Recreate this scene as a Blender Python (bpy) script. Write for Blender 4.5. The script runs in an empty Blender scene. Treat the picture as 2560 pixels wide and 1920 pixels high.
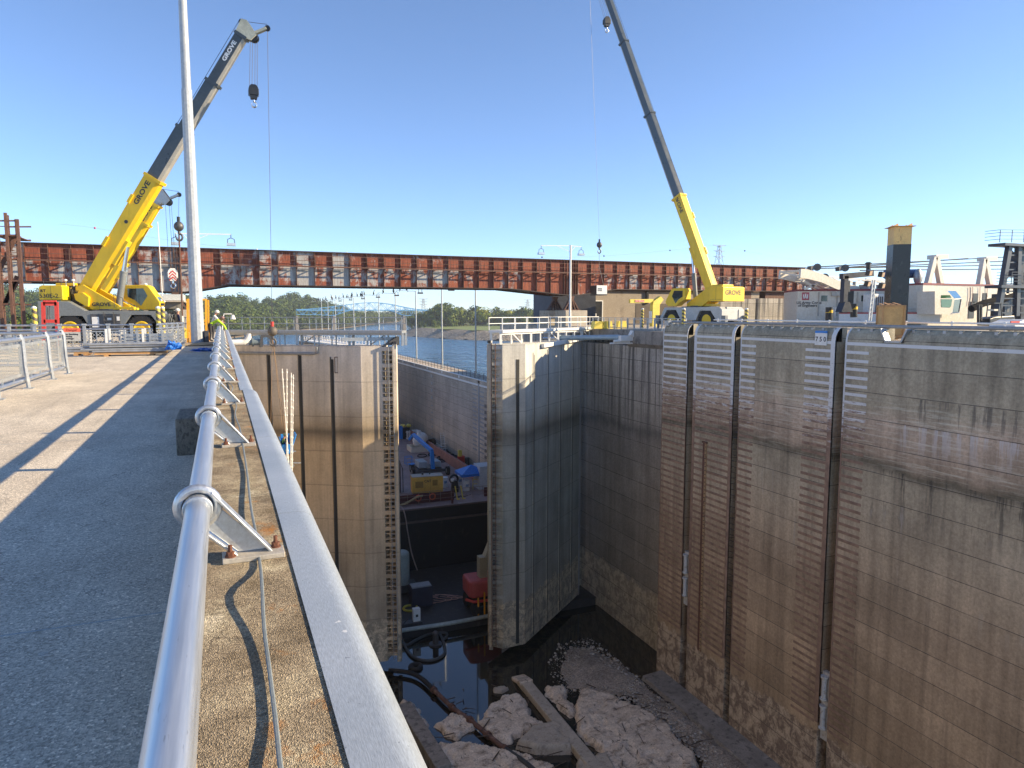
import bpy, bmesh, math, random
import numpy as np
from mathutils import Vector, Matrix
R = math.radians
random.seed(7); rng = np.random.default_rng(7)
scene = bpy.context.scene
COL = scene.collection

# ---------------------------------------------------------------- camera
F, CX, CY, VX, VY, EYE = 1750.0, 1280.0, 960.0, 552.0, 782.0, 1.6
_Y = np.array([VX-CX, -(VY-CY), F]); _Y /= np.linalg.norm(_Y)
_pt = math.atan2(-(VY-CY), F)
_U = np.array([0, math.cos(_pt), -math.sin(_pt)])
_X = np.cross(_Y, _U); _X = _X if _X[0] > 0 else -_X
cam_d = bpy.data.cameras.new('camera'); cam = bpy.data.objects.new('camera', cam_d); COL.objects.link(cam)
rx = Vector((_X[0], _Y[0], _U[0])); ry = Vector((_X[1], _Y[1], _U[1])); rf = Vector((_X[2], _Y[2], _U[2]))
cam.matrix_world = Matrix(((rx.x, ry.x, -rf.x, 0), (rx.y, ry.y, -rf.y, 0), (rx.z, ry.z, -rf.z, EYE), (0, 0, 0, 1)))
cam_d.sensor_fit = 'HORIZONTAL'; cam_d.sensor_width = 36.0; cam_d.lens = 36.0*F/2560.0
cam_d.clip_start = 0.05; cam_d.clip_end = 12000
scene.camera = cam

# ---------------------------------------------------------------- sky, sun, exposure
SUN_EL = R(22.5)
sun_dir = Vector((0.924*math.cos(SUN_EL), -0.383*math.cos(SUN_EL), math.sin(SUN_EL)))
world = bpy.data.worlds.new('World'); scene.world = world; world.use_nodes = True
wn = world.node_tree; bg = wn.nodes['Background']
sky = wn.nodes.new('ShaderNodeTexSky'); sky.sky_type = 'NISHITA'; sky.sun_disc = False
sky.sun_elevation = SUN_EL; sky.sun_rotation = math.atan2(sun_dir.x, sun_dir.y)
sky.altitude = 8000; sky.air_density = 1.6; sky.dust_density = 0.0; sky.ozone_density = 3.0
wn.links.new(sky.outputs[0], bg.inputs[0]); bg.inputs[1].default_value = 0.104
sl = bpy.data.lights.new('sun', 'SUN'); sl.energy = 4.0; sl.angle = R(0.5); sl.color = (1.0, 0.80, 0.52)
so = bpy.data.objects.new('sun', sl); COL.objects.link(so)
so.rotation_euler = sun_dir.to_track_quat('Z', 'Y').to_euler(); so.location = (60, -30, 60)
scene.view_settings.view_transform = 'Standard'; scene.view_settings.look = 'None'
scene.view_settings.gamma = 1; scene.view_settings.use_curve_mapping = False
scene.view_settings.exposure = 1.42
scene.render.engine = 'CYCLES'
scene.cycles.max_bounces = 7; scene.cycles.diffuse_bounces = 6; scene.cycles.glossy_bounces = 3
scene.cycles.transmission_bounces = 3; scene.cycles.use_denoising = True

# ---------------------------------------------------------------- photo pixel (2560x1920) -> world point at a real depth
def _ray(px, py):
    d = np.array([px-CX, -(py-CY), F]); return np.array([d@_X, d@_Y, d@_U])
def _v(p): return Vector((float(p[0]), float(p[1]), float(p[2])))
def atz(px, py, z): d = _ray(px, py); return _v(np.array([0, 0, EYE]) + d*((z-EYE)/d[2]))
def aty(px, py, y): d = _ray(px, py); return _v(np.array([0, 0, EYE]) + d*(y/d[1]))
def atx(px, py, x): d = _ray(px, py); return _v(np.array([0, 0, EYE]) + d*(x/d[0]))
def on_line(px, A, B, row=1100):
    d = _ray(px, row); A = Vector(A[:2]); B = Vector(B[:2]); e = B-A
    den = d[0]*e.y - d[1]*e.x; s = (A.x*d[1]-A.y*d[0])/den
    return A + e*s

# ---------------------------------------------------------------- mesh helpers
W = {}                                   # world matrix of each object that has children
def tag(o, label=None, cat=None, group=None, kind=None):
    if label: o['label'] = label
    if cat: o['category'] = cat
    if group: o['group'] = group
    if kind: o['kind'] = kind
    return o
def thing(name, label, cat, loc=(0, 0, 0), rz=0.0, group=None):
    o = bpy.data.objects.new(name, None); COL.objects.link(o); o.empty_display_size = 0.2
    o.location = loc; o.rotation_euler = (0, 0, rz)
    W[o.name] = Matrix.Translation(Vector(loc)) @ Matrix.Rotation(rz, 4, 'Z')
    return tag(o, label, cat, group)
def orth(d):
    d = d.normalized(); a = Vector((0, 0, 1)) if abs(d.z) < 0.95 else Vector((0, 1, 0))
    s = d.cross(a).normalized(); return s, s.cross(d).normalized()
class MB:
    def __init__(self, T=None): self.v = []; self.f = []; self.m = []; self.T = T; self.mi = 0
    def add(self, vs, fs):
        b = len(self.v); self.v += [Vector(p) for p in vs]
        for f in fs: self.f.append([b+i for i in f]); self.m.append(self.mi)
        return self
    def box(self, c, s, rot=None):
        c = Vector(c); h = Vector(s)/2
        P = [Vector((sx*h.x, sy*h.y, sz*h.z)) for sx in (-1, 1) for sy in (-1, 1) for sz in (-1, 1)]
        if rot is not None: P = [rot @ p for p in P]
        return self.add([c+p for p in P], [(0, 1, 3, 2), (4, 6, 7, 5), (0, 4, 5, 1), (2, 3, 7, 6), (0, 2, 6, 4), (1, 5, 7, 3)])
    def bb(self, x0, x1, y0, y1, z0, z1): return self.box(((x0+x1)/2, (y0+y1)/2, (z0+z1)/2), (x1-x0, y1-y0, z1-z0))
    def bar(self, p, q, w, h, up=(0, 0, 1)):
        p, q = Vector(p), Vector(q); d = (q-p).normalized(); u = Vector(up)
        s = d.cross(u)
        if s.length < 1e-4: s = d.cross(Vector((0, 1, 0)))
        s.normalize(); u = s.cross(d).normalized()
        P = [b + s*(i*w/2) + u*(j*h/2) for b in (p, q) for i, j in ((-1, -1), (1, -1), (1, 1), (-1, 1))]
        return self.add(P, [(0, 1, 2, 3), (7, 6, 5, 4), (0, 4, 5, 1), (1, 5, 6, 2), (2, 6, 7, 3), (3, 7, 4, 0)])
    def cyl(self, p, q, r0, r1=None, n=12, cap=True):
        p, q = Vector(p), Vector(q); r1 = r0 if r1 is None else r1; s, u = orth(q-p)
        P = [b + (s*math.cos(2*math.pi*k/n) + u*math.sin(2*math.pi*k/n))*r for b, r in ((p, r0), (q, r1)) for k in range(n)]
        fs = [(k, (k+1) % n, n+(k+1) % n, n+k) for k in range(n)]
        if cap: fs += [tuple(range(n-1, -1, -1)), tuple(range(n, 2*n))]
        return self.add(P, fs)
    def tube(self, pts, r, n=8):
        pts = [Vector(p) for p in pts]; P = []; fs = []; L = len(pts)
        rs = r if isinstance(r, (list, tuple)) else [r]*L
        for i, p in enumerate(pts):
            d = pts[min(i+1, L-1)] - pts[max(i-1, 0)]
            if i == 0: s, u = orth(d)
            else:
                d = d.normalized(); s = (s - d*s.dot(d)).normalized(); u = s.cross(d)
            P += [p + (s*math.cos(2*math.pi*k/n) + u*math.sin(2*math.pi*k/n))*rs[i] for k in range(n)]
        for i in range(L-1):
            fs += [(i*n+k, i*n+(k+1) % n, (i+1)*n+(k+1) % n, (i+1)*n+k) for k in range(n)]
        fs += [tuple(range(n-1, -1, -1)), tuple(range((L-1)*n, L*n))]
        return self.add(P, fs)
    def prism(self, poly, ax, a, b):
        def pt(p, t): return {'x': (t, p[0], p[1]), 'y': (p[0], t, p[1]), 'z': (p[0], p[1], t)}[ax]
        n = len(poly)
        return self.add([pt(p, t) for t in (a, b) for p in poly],
                        [tuple(range(n)), tuple(range(2*n-1, n-1, -1))] + [(k, n+k, n+(k+1) % n, (k+1) % n) for k in range(n)])
    def sphere(self, c, r, sc=(1, 1, 1), n=12, m=8):
        c = Vector(c); P = [c+Vector((0, 0, -r*sc[2]))]; fs = []
        for i in range(1, m):
            t = math.pi*i/m - math.pi/2
            P += [c+Vector((r*sc[0]*math.cos(t)*math.cos(2*math.pi*k/n), r*sc[1]*math.cos(t)*math.sin(2*math.pi*k/n), r*sc[2]*math.sin(t))) for k in range(n)]
        P.append(c+Vector((0, 0, r*sc[2])))
        for k in range(n):
            fs.append((0, 1+(k+1) % n, 1+k)); fs.append((len(P)-1, 1+(m-2)*n+k, 1+(m-2)*n+(k+1) % n))
            for i in range(m-2): fs.append((1+i*n+k, 1+i*n+(k+1) % n, 1+(i+1)*n+(k+1) % n, 1+(i+1)*n+k))
        return self.add(P, fs)
    def torus(self, c, ax, Rr, r, n=20, m=8):
        s, u = orth(Vector(ax)); a = Vector(ax).normalized(); c = Vector(c); P = []; fs = []
        for i in range(n):
            e = s*math.cos(2*math.pi*i/n)+u*math.sin(2*math.pi*i/n)
            P += [c+e*(Rr+r*math.cos(2*math.pi*k/m))+a*(r*math.sin(2*math.pi*k/m)) for k in range(m)]
        for i in range(n):
            for k in range(m): fs.append((i*m+k, i*m+(k+1) % m, ((i+1) % n)*m+(k+1) % m, ((i+1) % n)*m+k))
        return self.add(P, fs)
    def build_each(self, name, mat, parent, **kw):
        """every connected piece becomes a part of its own"""
        n = len(self.v); up = list(range(n))
        def root(i):
            while up[i] != i: up[i] = up[up[i]]; i = up[i]
            return i
        for f in self.f:
            for i in f[1:]: up[root(i)] = root(f[0])
        gr = {}
        for f in self.f: gr.setdefault(root(f[0]), []).append(f)
        for fs in gr.values():
            ids = sorted({i for f in fs for i in f}); mp = {v: k for k, v in enumerate(ids)}
            b = MB(self.T); b.v = [self.v[i] for i in ids]; b.f = [[mp[i] for i in f] for f in fs]; b.m = [0]*len(fs); b.build(name, mat, parent, **kw)
    def build(self, name, mat, parent=None, smooth=False, bevel=0, origin=None, **tags):
        vs = [self.T @ v for v in self.v] if self.T is not None else self.v
        Mx = W[parent.name] if parent is not None else (Matrix.Translation(Vector(origin)) if origin is not None else Matrix())
        inv = Mx.inverted()
        me = bpy.data.meshes.new(name); me.from_pydata([inv @ v for v in vs], [], self.f)
        mats = mat if isinstance(mat, (list, tuple)) else [mat]
        for m_ in mats: me.materials.append(m_)
        if len(mats) > 1: me.polygons.foreach_set('material_index', self.m)
        bm = bmesh.new(); bm.from_mesh(me); bmesh.ops.recalc_face_normals(bm, faces=bm.faces); bm.to_mesh(me); bm.free()
        if smooth:
            me.polygons.foreach_set('use_smooth', [True]*len(me.polygons))
            try: me.set_sharp_from_angle(angle=R(38))
            except Exception: pass
        o = bpy.data.objects.new(name, me); COL.objects.link(o)
        if parent is not None: o.parent = parent
        elif origin is not None: o.location = origin
        W[o.name] = Mx
        if bevel:
            md = o.modifiers.new('bevel', 'BEVEL'); md.width = bevel; md.segments = 2; md.limit_method = 'ANGLE'
        return tag(o, **{k: v for k, v in tags.items()})
def np_mesh(name, V, Q, mat, parent=None, smooth=False):
    me = bpy.data.meshes.new(name); V = np.asarray(V, np.float32); Q = np.asarray(Q, np.int32); k = Q.shape[1]
    me.vertices.add(len(V)); me.vertices.foreach_set('co', V.ravel())
    me.loops.add(Q.size); me.loops.foreach_set('vertex_index', Q.ravel())
    me.polygons.add(len(Q)); me.polygons.foreach_set('loop_start', np.arange(0, Q.size, k, dtype=np.int32))
    me.polygons.foreach_set('loop_total', np.full(len(Q), k, np.int32))
    if smooth: me.polygons.foreach_set('use_smooth', np.ones(len(Q), bool))
    me.update(); me.validate(); me.materials.append(mat)
    o = bpy.data.objects.new(name, me); COL.objects.link(o)
    if parent is not None: o.parent = parent
    W[o.name] = W[parent.name] if parent is not None else Matrix()
    return o
def text(body, size, M, mat, parent, name='lettering', align='CENTER', bold=0.0, sx=1.0):
    cu = bpy.data.curves.new(name, 'FONT'); cu.body = body; cu.size = size; cu.align_x = align; cu.align_y = 'CENTER'
    cu.extrude = 0.002; cu.offset = bold; cu.materials.append(mat); cu.resolution_u = 3
    o0 = bpy.data.objects.new('tmp', cu); COL.objects.link(o0)
    me = bpy.data.meshes.new_from_object(o0.evaluated_get(bpy.context.evaluated_depsgraph_get())); bpy.data.objects.remove(o0); me.name = name
    o = bpy.data.objects.new(name, me); COL.objects.link(o); o.parent = parent
    o.matrix_local = W[parent.name].inverted() @ M @ Matrix.Diagonal((sx, 1, 1, 1)); return o
def frame_m(c, ex, ey):
    ex = Vector(ex).normalized(); ey = Vector(ey); ey = (ey-ex*ey.dot(ex)).normalized(); ez = ex.cross(ey); c = Vector(c)
    return Matrix(((ex.x, ey.x, ez.x, c.x), (ex.y, ey.y, ez.y, c.y), (ex.z, ey.z, ez.z, c.z), (0, 0, 0, 1)))
def copy_tree(o, parent=None):
    c = o.copy(); COL.objects.link(c); c.parent = parent
    for ch in list(o.children): copy_tree(ch, c)
    return c

# ---------------------------------------------------------------- materials
class ND:
    def __init__(self, name):
        self.mat = bpy.data.materials.new(name); self.mat.use_nodes = True; self.t = self.mat.node_tree
        self.b = self.t.nodes['Principled BSDF']
        self.pos = self.n('ShaderNodeNewGeometry').outputs['Position']
        self.obj = self.n('ShaderNodeTexCoord').outputs['Object']
    def n(self, ty, ins=(), **props):
        nd = self.t.nodes.new(ty)
        for k, v in props.items(): setattr(nd, k, v)
        for k, v in (ins.items() if isinstance(ins, dict) else enumerate(ins)):
            if v is None: continue
            if isinstance(v, bpy.types.NodeSocket): self.t.links.new(v, nd.inputs[k])
            else: nd.inputs[k].default_value = v
        return nd
    def mth(self, op, a, b=None, c=None): return self.n('ShaderNodeMath', (a, b, c), operation=op).outputs[0]
    def mapv(self, vec, sc=(1, 1, 1), loc=(0, 0, 0)): return self.n('ShaderNodeMapping', {'Vector': vec, 'Scale': sc, 'Location': loc}).outputs[0]
    def noise(self, vec, scale=1, detail=4, rough=0.55, dist=0):
        return self.n('ShaderNodeTexNoise', {'Vector': vec, 'Scale': scale, 'Detail': detail, 'Roughness': rough, 'Distortion': dist}).outputs[0]
    def ramp(self, fac, stops, interp='LINEAR'):
        nd = self.n('ShaderNodeValToRGB', (fac,)); cr = nd.color_ramp; cr.interpolation = interp
        g = lambda c: (c, c, c, 1) if isinstance(c, (int, float)) else (*c, 1)
        cr.elements[0].position = stops[0][0]; cr.elements[0].color = g(stops[0][1])
        cr.elements[-1].position = stops[-1][0]; cr.elements[-1].color = g(stops[-1][1])
        for p, c in stops[1:-1]: e = cr.elements.new(p); e.color = g(c)
        return nd.outputs[0]
    def mix(self, fac, a, b, blend='MIX'):
        nd = self.n('ShaderNodeMix', data_type='RGBA', blend_type=blend)
        for i, v in ((0, fac), (6, a), (7, b)):
            if isinstance(v, bpy.types.NodeSocket): self.t.links.new(v, nd.inputs[i])
            elif i == 0: nd.inputs[0].default_value = v
            else: nd.inputs[i].default_value = (v, v, v, 1) if isinstance(v, (int, float)) else (*v, 1)
        return nd.outputs[2]
    def sep(self, vec): return self.n('ShaderNodeSeparateXYZ', (vec,)).outputs
    def fin(self, col, rough=0.7, metal=0.0, bump=None, bs=0.3, bd=0.02, spec=None):
        def st(k, v):
            if isinstance(v, bpy.types.NodeSocket): self.t.links.new(v, self.b.inputs[k])
            elif k == 'Base Color': self.b.inputs[k].default_value = (*v, 1)
            else: self.b.inputs[k].default_value = v
        st('Base Color', col); st('Roughness', rough); st('Metallic', metal)
        if spec is not None: st('Specular IOR Level', spec)
        if bump is not None:
            bn = self.n('ShaderNodeBump', {'Strength': bs, 'Distance': bd, 'Height': bump}); self.t.links.new(bn.outputs[0], self.b.inputs['Normal'])
        return self.mat
_MC = {}
def M(name, col, rough=0.6, metal=0.0, var=0.25, scale=2.0, bump=0.0, col2=None, thr=0.62, soft=0.12, spec=None):
    """painted or plain surface with tone variation; col2 = wear or rust showing in patches"""
    if name in _MC: return _MC[name]
    d = ND(name); n1 = d.noise(d.obj, scale, 5, 0.6); n2 = d.noise(d.obj, scale*9, 3)
    f = d.ramp(n1, [(0.25, 1-var), (0.75, 1+var)])
    c = d.mix(1.0, d.mix(0.35, col, n2, 'OVERLAY'), f, 'MULTIPLY')
    if col2: c = d.mix(d.ramp(d.noise(d.mapv(d.obj, (1, 1, 0.55), (9, 4, 2)), scale*2.2, 7, 0.65), [(thr-soft/2, 0), (thr+soft/2, 1)]), c, col2)
    r = d.ramp(n1, [(0.2, max(0, rough-0.1)), (0.8, min(1, rough+0.1))])
    _MC[name] = d.fin(c, r, metal, n2 if bump else None, bump, 0.02, spec); return _MC[name]
def wall_mat(name, stops, pitch=1.5, z0=0.0, streak=0.35, mott=None, scrape=None, warp=1.2, grain=0.25, jf=0.72, extra=None):
    d = ND(name); s = d.sep(d.pos); z = s[2]
    wz = d.mth('ADD', z, d.mth('MULTIPLY', d.mth('SUBTRACT', d.noise(d.mapv(d.pos, (1, 1, 0.6)), 0.22, 5), 0.5), warp*2))
    fac = d.mth('DIVIDE', d.mth('ADD', wz, 31.0), 34.0)
    c = d.ramp(fac, [((zz+31.0)/34.0, cc) for zz, cc in sorted(stops)])
    st = d.noise(d.mapv(d.pos, (1, 1, 0.05)), 1.3, 5, 0.6)
    c = d.mix(1.0, c, d.ramp(st, [(0.3, 1-streak), (0.62, 1+streak*0.4)]), 'MULTIPLY')
    st2 = d.ramp(d.noise(d.mapv(d.pos, (1, 1, 0.035), (3, 8, 1)), 2.6, 4, 0.6), [(0.55, 0), (0.7, 1)])
    c = d.mix(d.mth('MULTIPLY', st2, streak*0.8), c, (0.035, 0.035, 0.04))
    big = d.noise(d.pos, 0.35, 4); c = d.mix(1.0, c, d.ramp(big, [(0.25, 0.78), (0.75, 1.2)]), 'MULTIPLY')
    lift = d.mth('FLOOR', d.mth('DIVIDE', d.mth('SUBTRACT', z, z0), pitch))
    wn_ = d.n('ShaderNodeTexWhiteNoise', {'W': lift}, noise_dimensions='1D').outputs[0]
    c = d.mix(1.0, c, d.ramp(wn_, [(0, 0.88), (1, 1.1)]), 'MULTIPLY')
    fine = d.noise(d.pos, 7, 6, 0.7); c = d.mix(1.0, c, d.ramp(fine, [(0.3, 1-grain), (0.7, 1+grain)]), 'MULTIPLY')
    if scrape:
        z1, z2, sc = scrape
        sn = d.ramp(d.noise(d.mapv(d.pos, (0.25, 0.25, 5)), 1.6, 6, 0.7), [(0.5, 0), (0.68, 1)])
        zone = d.ramp(fac, [((z1-1.2+31)/34, 0), ((z1+31)/34, 1), ((z2+31)/34, 1), ((z2+1.2+31)/34, 0)])
        c = d.mix(d.mth('MULTIPLY', d.mth('MULTIPLY', sn, zone), 0.55), c, sc)
    if extra: c = extra(d, c, z)
    if mott:
        zb, ca, cb = mott
        mn = d.noise(d.mapv(d.pos, (1, 1, 0.8)), 1.5, 8, 0.72, 0.6)
        mc = d.mix(d.ramp(mn, [(0.44, 0), (0.55, 1)]), ca, cb)
        mc = d.mix(1.0, mc, d.ramp(fine, [(0.3, 0.7), (0.7, 1.25)]), 'MULTIPLY')
        zz2 = d.mth('ADD', z, d.mth('MULTIPLY', d.mth('SUBTRACT', d.noise(d.pos, 0.7, 6, 0.7), 0.5), 2.6))
        c = d.mix(d.ramp(d.mth('SUBTRACT', zz2, zb-0.5), [(0.45, 1), (0.6, 0)]), c, mc)
    if pitch:
        fr = d.mth('FRACT', d.mth('DIVIDE', d.mth('SUBTRACT', z, z0), pitch))
        jl = d.mth('MULTIPLY', d.mth('LESS_THAN', fr, 0.028), d.ramp(d.noise(d.pos, 0.8, 3), [(0.3, 0.5), (0.55, 1)]))
        c = d.mix(d.mth('MULTIPLY', jl, jf), c, (0.015, 0.014, 0.013))
        jl2 = d.mth('MULTIPLY', d.mth('LESS_THAN', d.mth('ABSOLUTE', d.mth('SUBTRACT', fr, 0.038)), 0.009), d.noise(d.pos, 1.5, 3))
        c = d.mix(d.mth('MULTIPLY', jl2, jf*0.7), c, (0.4, 0.38, 0.35))
    return d.fin(c, 0.85, 0, fine, 0.35, 0.03, 0.3)
# ---------------------------------------------------------------- shared materials
ALU = M('worn_aluminium', (0.50, 0.52, 0.55), 0.36, 0.85, 0.10, 6, 0.05)
def rail_mat():
    d = ND('scuffed_pipe_aluminium'); a = d.noise(d.mapv(d.obj, (40, 1.2, 40)), 2.0, 5, 0.7); b = d.noise(d.obj, 1.3, 4); s_ = d.ramp(d.noise(d.mapv(d.obj, (30, 3, 30), (3, 1, 2)), 3, 3, 0.6), [(0.68, 0), (0.72, 1)])
    c = d.mix(1, d.ramp(b, [(0.3, (0.50, 0.52, 0.55)), (0.7, (0.60, 0.62, 0.64))]), d.ramp(a, [(0.3, 0.85), (0.7, 1.1)]), 'MULTIPLY'); c = d.mix(d.mth('MULTIPLY', s_, 0.5), c, (0.25, 0.25, 0.26))
    return d.fin(c, d.ramp(a, [(0.3, 0.30), (0.7, 0.46)]), 0.8, a, 0.05, 0.001)
RAILM = rail_mat()
GALV = M('galvanised_steel', (0.36, 0.385, 0.41), 0.45, 0.5, 0.18, 5)
GALV_D = M('dull_galvanised', (0.30, 0.31, 0.32), 0.6, 0.3, 0.2, 5)
WHITE = M('white_paint', (0.72, 0.72, 0.70), 0.5, 0, 0.08, 2, 0, (0.42, 0.38, 0.33), 0.68)
CREAM = M('cream_paint', (0.66, 0.62, 0.52), 0.5, 0, 0.06, 1.2, 0, (0.45, 0.38, 0.28), 0.72)
def crane_yellow():
    d = ND('crane_yellow_paint'); n = d.noise(d.pos, 0.8, 5); g = d.noise(d.mapv(d.pos, (1, 1, 0.25)), 2.6, 7, 0.7); f = d.noise(d.pos, 14, 4, 0.7)
    c = d.ramp(n, [(0.3, (0.70, 0.45, 0.012)), (0.7, (0.82, 0.54, 0.016))])
    c = d.mix(d.ramp(g, [(0.52, 0), (0.75, 0.45)]), c, (0.36, 0.25, 0.05)); c = d.mix(d.ramp(f, [(0.66, 0), (0.72, 0.55)]), c, (0.10, 0.075, 0.03))
    return d.fin(c, d.ramp(g, [(0.3, 0.32), (0.7, 0.6)]), 0, f, 0.05, 0.01)
YEL = crane_yellow()
YEL2 = M('pale_yellow_paint', (0.72, 0.58, 0.10), 0.45, 0, 0.1, 2, 0, (0.4, 0.3, 0.1), 0.7)
GREY = M('grey_paint', (0.17, 0.185, 0.19), 0.45, 0, 0.12, 1.5, 0, (0.28, 0.27, 0.25), 0.7)
DGREY = M('dark_grey_paint', (0.055, 0.07, 0.085), 0.32, 0, 0.12, 1.2, 0, (0.10, 0.10, 0.10), 0.68)
BLACK = M('black_rubber', (0.018, 0.018, 0.019), 0.75, 0, 0.2, 6, 0.2)
BLACKM = M('black_steel', (0.012, 0.014, 0.018), 0.4, 0, 0.2, 2, 0, (0.04, 0.04, 0.04), 0.66)
NAVY = M('navy_steel', (0.012, 0.02, 0.04), 0.4, 0, 0.2, 2)
STEEL = M('dark_steel', (0.09, 0.09, 0.095), 0.5, 0.4, 0.2, 4)
CHROME = M('hydraulic_rod', (0.6, 0.62, 0.64), 0.2, 0.9, 0.05)
RUSTB = M('rusty_bolt', (0.13, 0.05, 0.028), 0.8, 0.1, 0.35, 30, 0.3)
RUSTC = M('brown_rusty_steel', (0.12, 0.062, 0.045), 0.75, 0.1, 0.3, 3, 0.2, (0.20, 0.10, 0.07), 0.6)
RED = M('red_paint', (0.50, 0.045, 0.035), 0.45, 0, 0.15, 3)
DRED = M('dark_red_oxide', (0.10, 0.028, 0.028), 0.7, 0, 0.3, 1.5, 0, (0.05, 0.03, 0.03), 0.6)
ORANGE = M('orange_yellow_paint', (0.78, 0.36, 0.02), 0.5, 0, 0.1, 3)
BLUE = M('bright_blue_paint', (0.02, 0.21, 0.62), 0.4, 0, 0.12, 2)
BLUET = M('blue_tarpaulin', (0.015, 0.15, 0.55), 0.45, 0, 0.3, 6, 0.4)
SKYBLUE = M('sky_blue_steel', (0.10, 0.32, 0.60), 0.6, 0, 0.1, 0.2)
WOOD = M('pine_wood', (0.42, 0.24, 0.10), 0.7, 0, 0.25, 4, 0.1)
PLY = M('plywood', (0.48, 0.30, 0.12), 0.7, 0, 0.2, 3)
GLASS = M('dark_cab_glass', (0.02, 0.035, 0.04), 0.06, 0, 0.1, 2, 0, spec=0.8)
GLASSB = M('sky_reflecting_glass', (0.10, 0.22, 0.34), 0.05, 0.35, 0.3, 5, spec=0.9)
GLASSG = M('green_tinted_glass', (0.05, 0.13, 0.06), 0.06, 0, 0.2, 3, spec=0.8)
TXT_K = M('black_lettering', (0.03, 0.03, 0.035), 0.5, 0, 0.0)
TXT_W = M('white_lettering', (0.75, 0.76, 0.78), 0.5, 0, 0.0)
CLOTH = {k: M('cloth_'+k, c, 0.85, 0, 0.12, 8) for k, c in dict(lime=(0.42, 0.72, 0.03), white=(0.62, 0.62, 0.62), navy=(0.018, 0.022, 0.06),
         jeans=(0.06, 0.075, 0.11), dark=(0.03, 0.03, 0.035)).items()}
SKIN = M('skin', (0.42, 0.22, 0.15), 0.55, 0, 0.08, 10)
CONC_L = M('pale_concrete', (0.42, 0.375, 0.31), 0.85, 0, 0.2, 1.2, 0.3, (0.26, 0.23, 0.19), 0.6)
CONC_D = M('weathered_concrete', (0.26, 0.24, 0.215), 0.9, 0, 0.3, 1.0, 0.3, (0.13, 0.12, 0.11), 0.58)

def deck_mat():
    d = ND('worn_deck_concrete')
    a = d.noise(d.pos, 90, 4, 0.7); b = d.noise(d.pos, 0.45, 6, 0.62); g = d.noise(d.mapv(d.pos, (1, 0.35, 1)), 2.6, 6, 0.7)
    c = d.ramp(b, [(0.3, (0.50, 0.435, 0.35)), (0.5, (0.60, 0.53, 0.43)), (0.72, (0.68, 0.61, 0.50))])
    c = d.mix(1, c, d.ramp(g, [(0.3, 0.82), (0.7, 1.12)]), 'MULTIPLY')
    vo = d.n('ShaderNodeTexVoronoi', {'Vector': d.pos, 'Scale': 95}).outputs
    peb = d.ramp(d.sep(vo[1])[0], [(0, 0.6), (0.6, 1.02), (0.93, 1.2), (1, 1.7)])
    c = d.mix(1, c, peb, 'MULTIPLY'); c = d.mix(1, c, d.ramp(a, [(0.3, 0.85), (0.7, 1.15)]), 'MULTIPLY')
    sp = d.ramp(d.noise(d.mapv(d.pos, (1, 0.6, 1), (5, 1, 0)), 9, 3), [(0.70, 0), (0.73, 1)]); c = d.mix(d.mth('MULTIPLY', sp, 0.5), c, (0.42, 0.42, 0.40))
    x = d.sep(d.pos)
    # damp dark grit collecting along the foot of the parapet, drain line, sawn joints
    edge = d.ramp(d.mth('ADD', x[0], d.mth('MULTIPLY', b, 0.9)), [(0.0, 1), (0.001, 1)])
    gr = d.ramp(d.mth('ADD', d.mth('MULTIPLY', x[0], 1.0), d.mth('MULTIPLY', d.noise(d.pos, 1.2, 5), 0.8)), [(0.0, 0.0), (0.02, 0.0)])
    fy = d.mth('FRACT', d.mth('DIVIDE', d.mth('ADD', x[1], 2.05), 6.1))
    j = d.mth('MULTIPLY', d.mth('LESS_THAN', fy, 0.0028), d.ramp(a, [(0.3, 0.3), (0.6, 1)])); c = d.mix(j, c, (0.34, 0.38, 0.40))
    hgt = d.mth('ADD', d.mth('MULTIPLY', vo[0], 0.8), a)
    cr = d.noise(d.pos, 0.9, 4, 0.6, 1.5); ck = d.ramp(d.mth('ABSOLUTE', d.mth('SUBTRACT', cr, 0.5)), [(0.0, 1), (0.0035, 0)])
    c = d.mix(d.mth('MULTIPLY', ck, 0.55), c, (0.10, 0.09, 0.08))
    tr = d.ramp(d.noise(d.mapv(d.pos, (2.2, 0.12, 1), (4, 0, 0)), 1.0, 5, 0.65), [(0.56, 0), (0.70, 1)]); c = d.mix(d.mth('MULTIPLY', tr, 0.28), c, (0.16, 0.145, 0.13))
    return d.fin(c, 0.88, 0, hgt, 0.40, 0.008, 0.3)
DECK = deck_mat()
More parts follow.
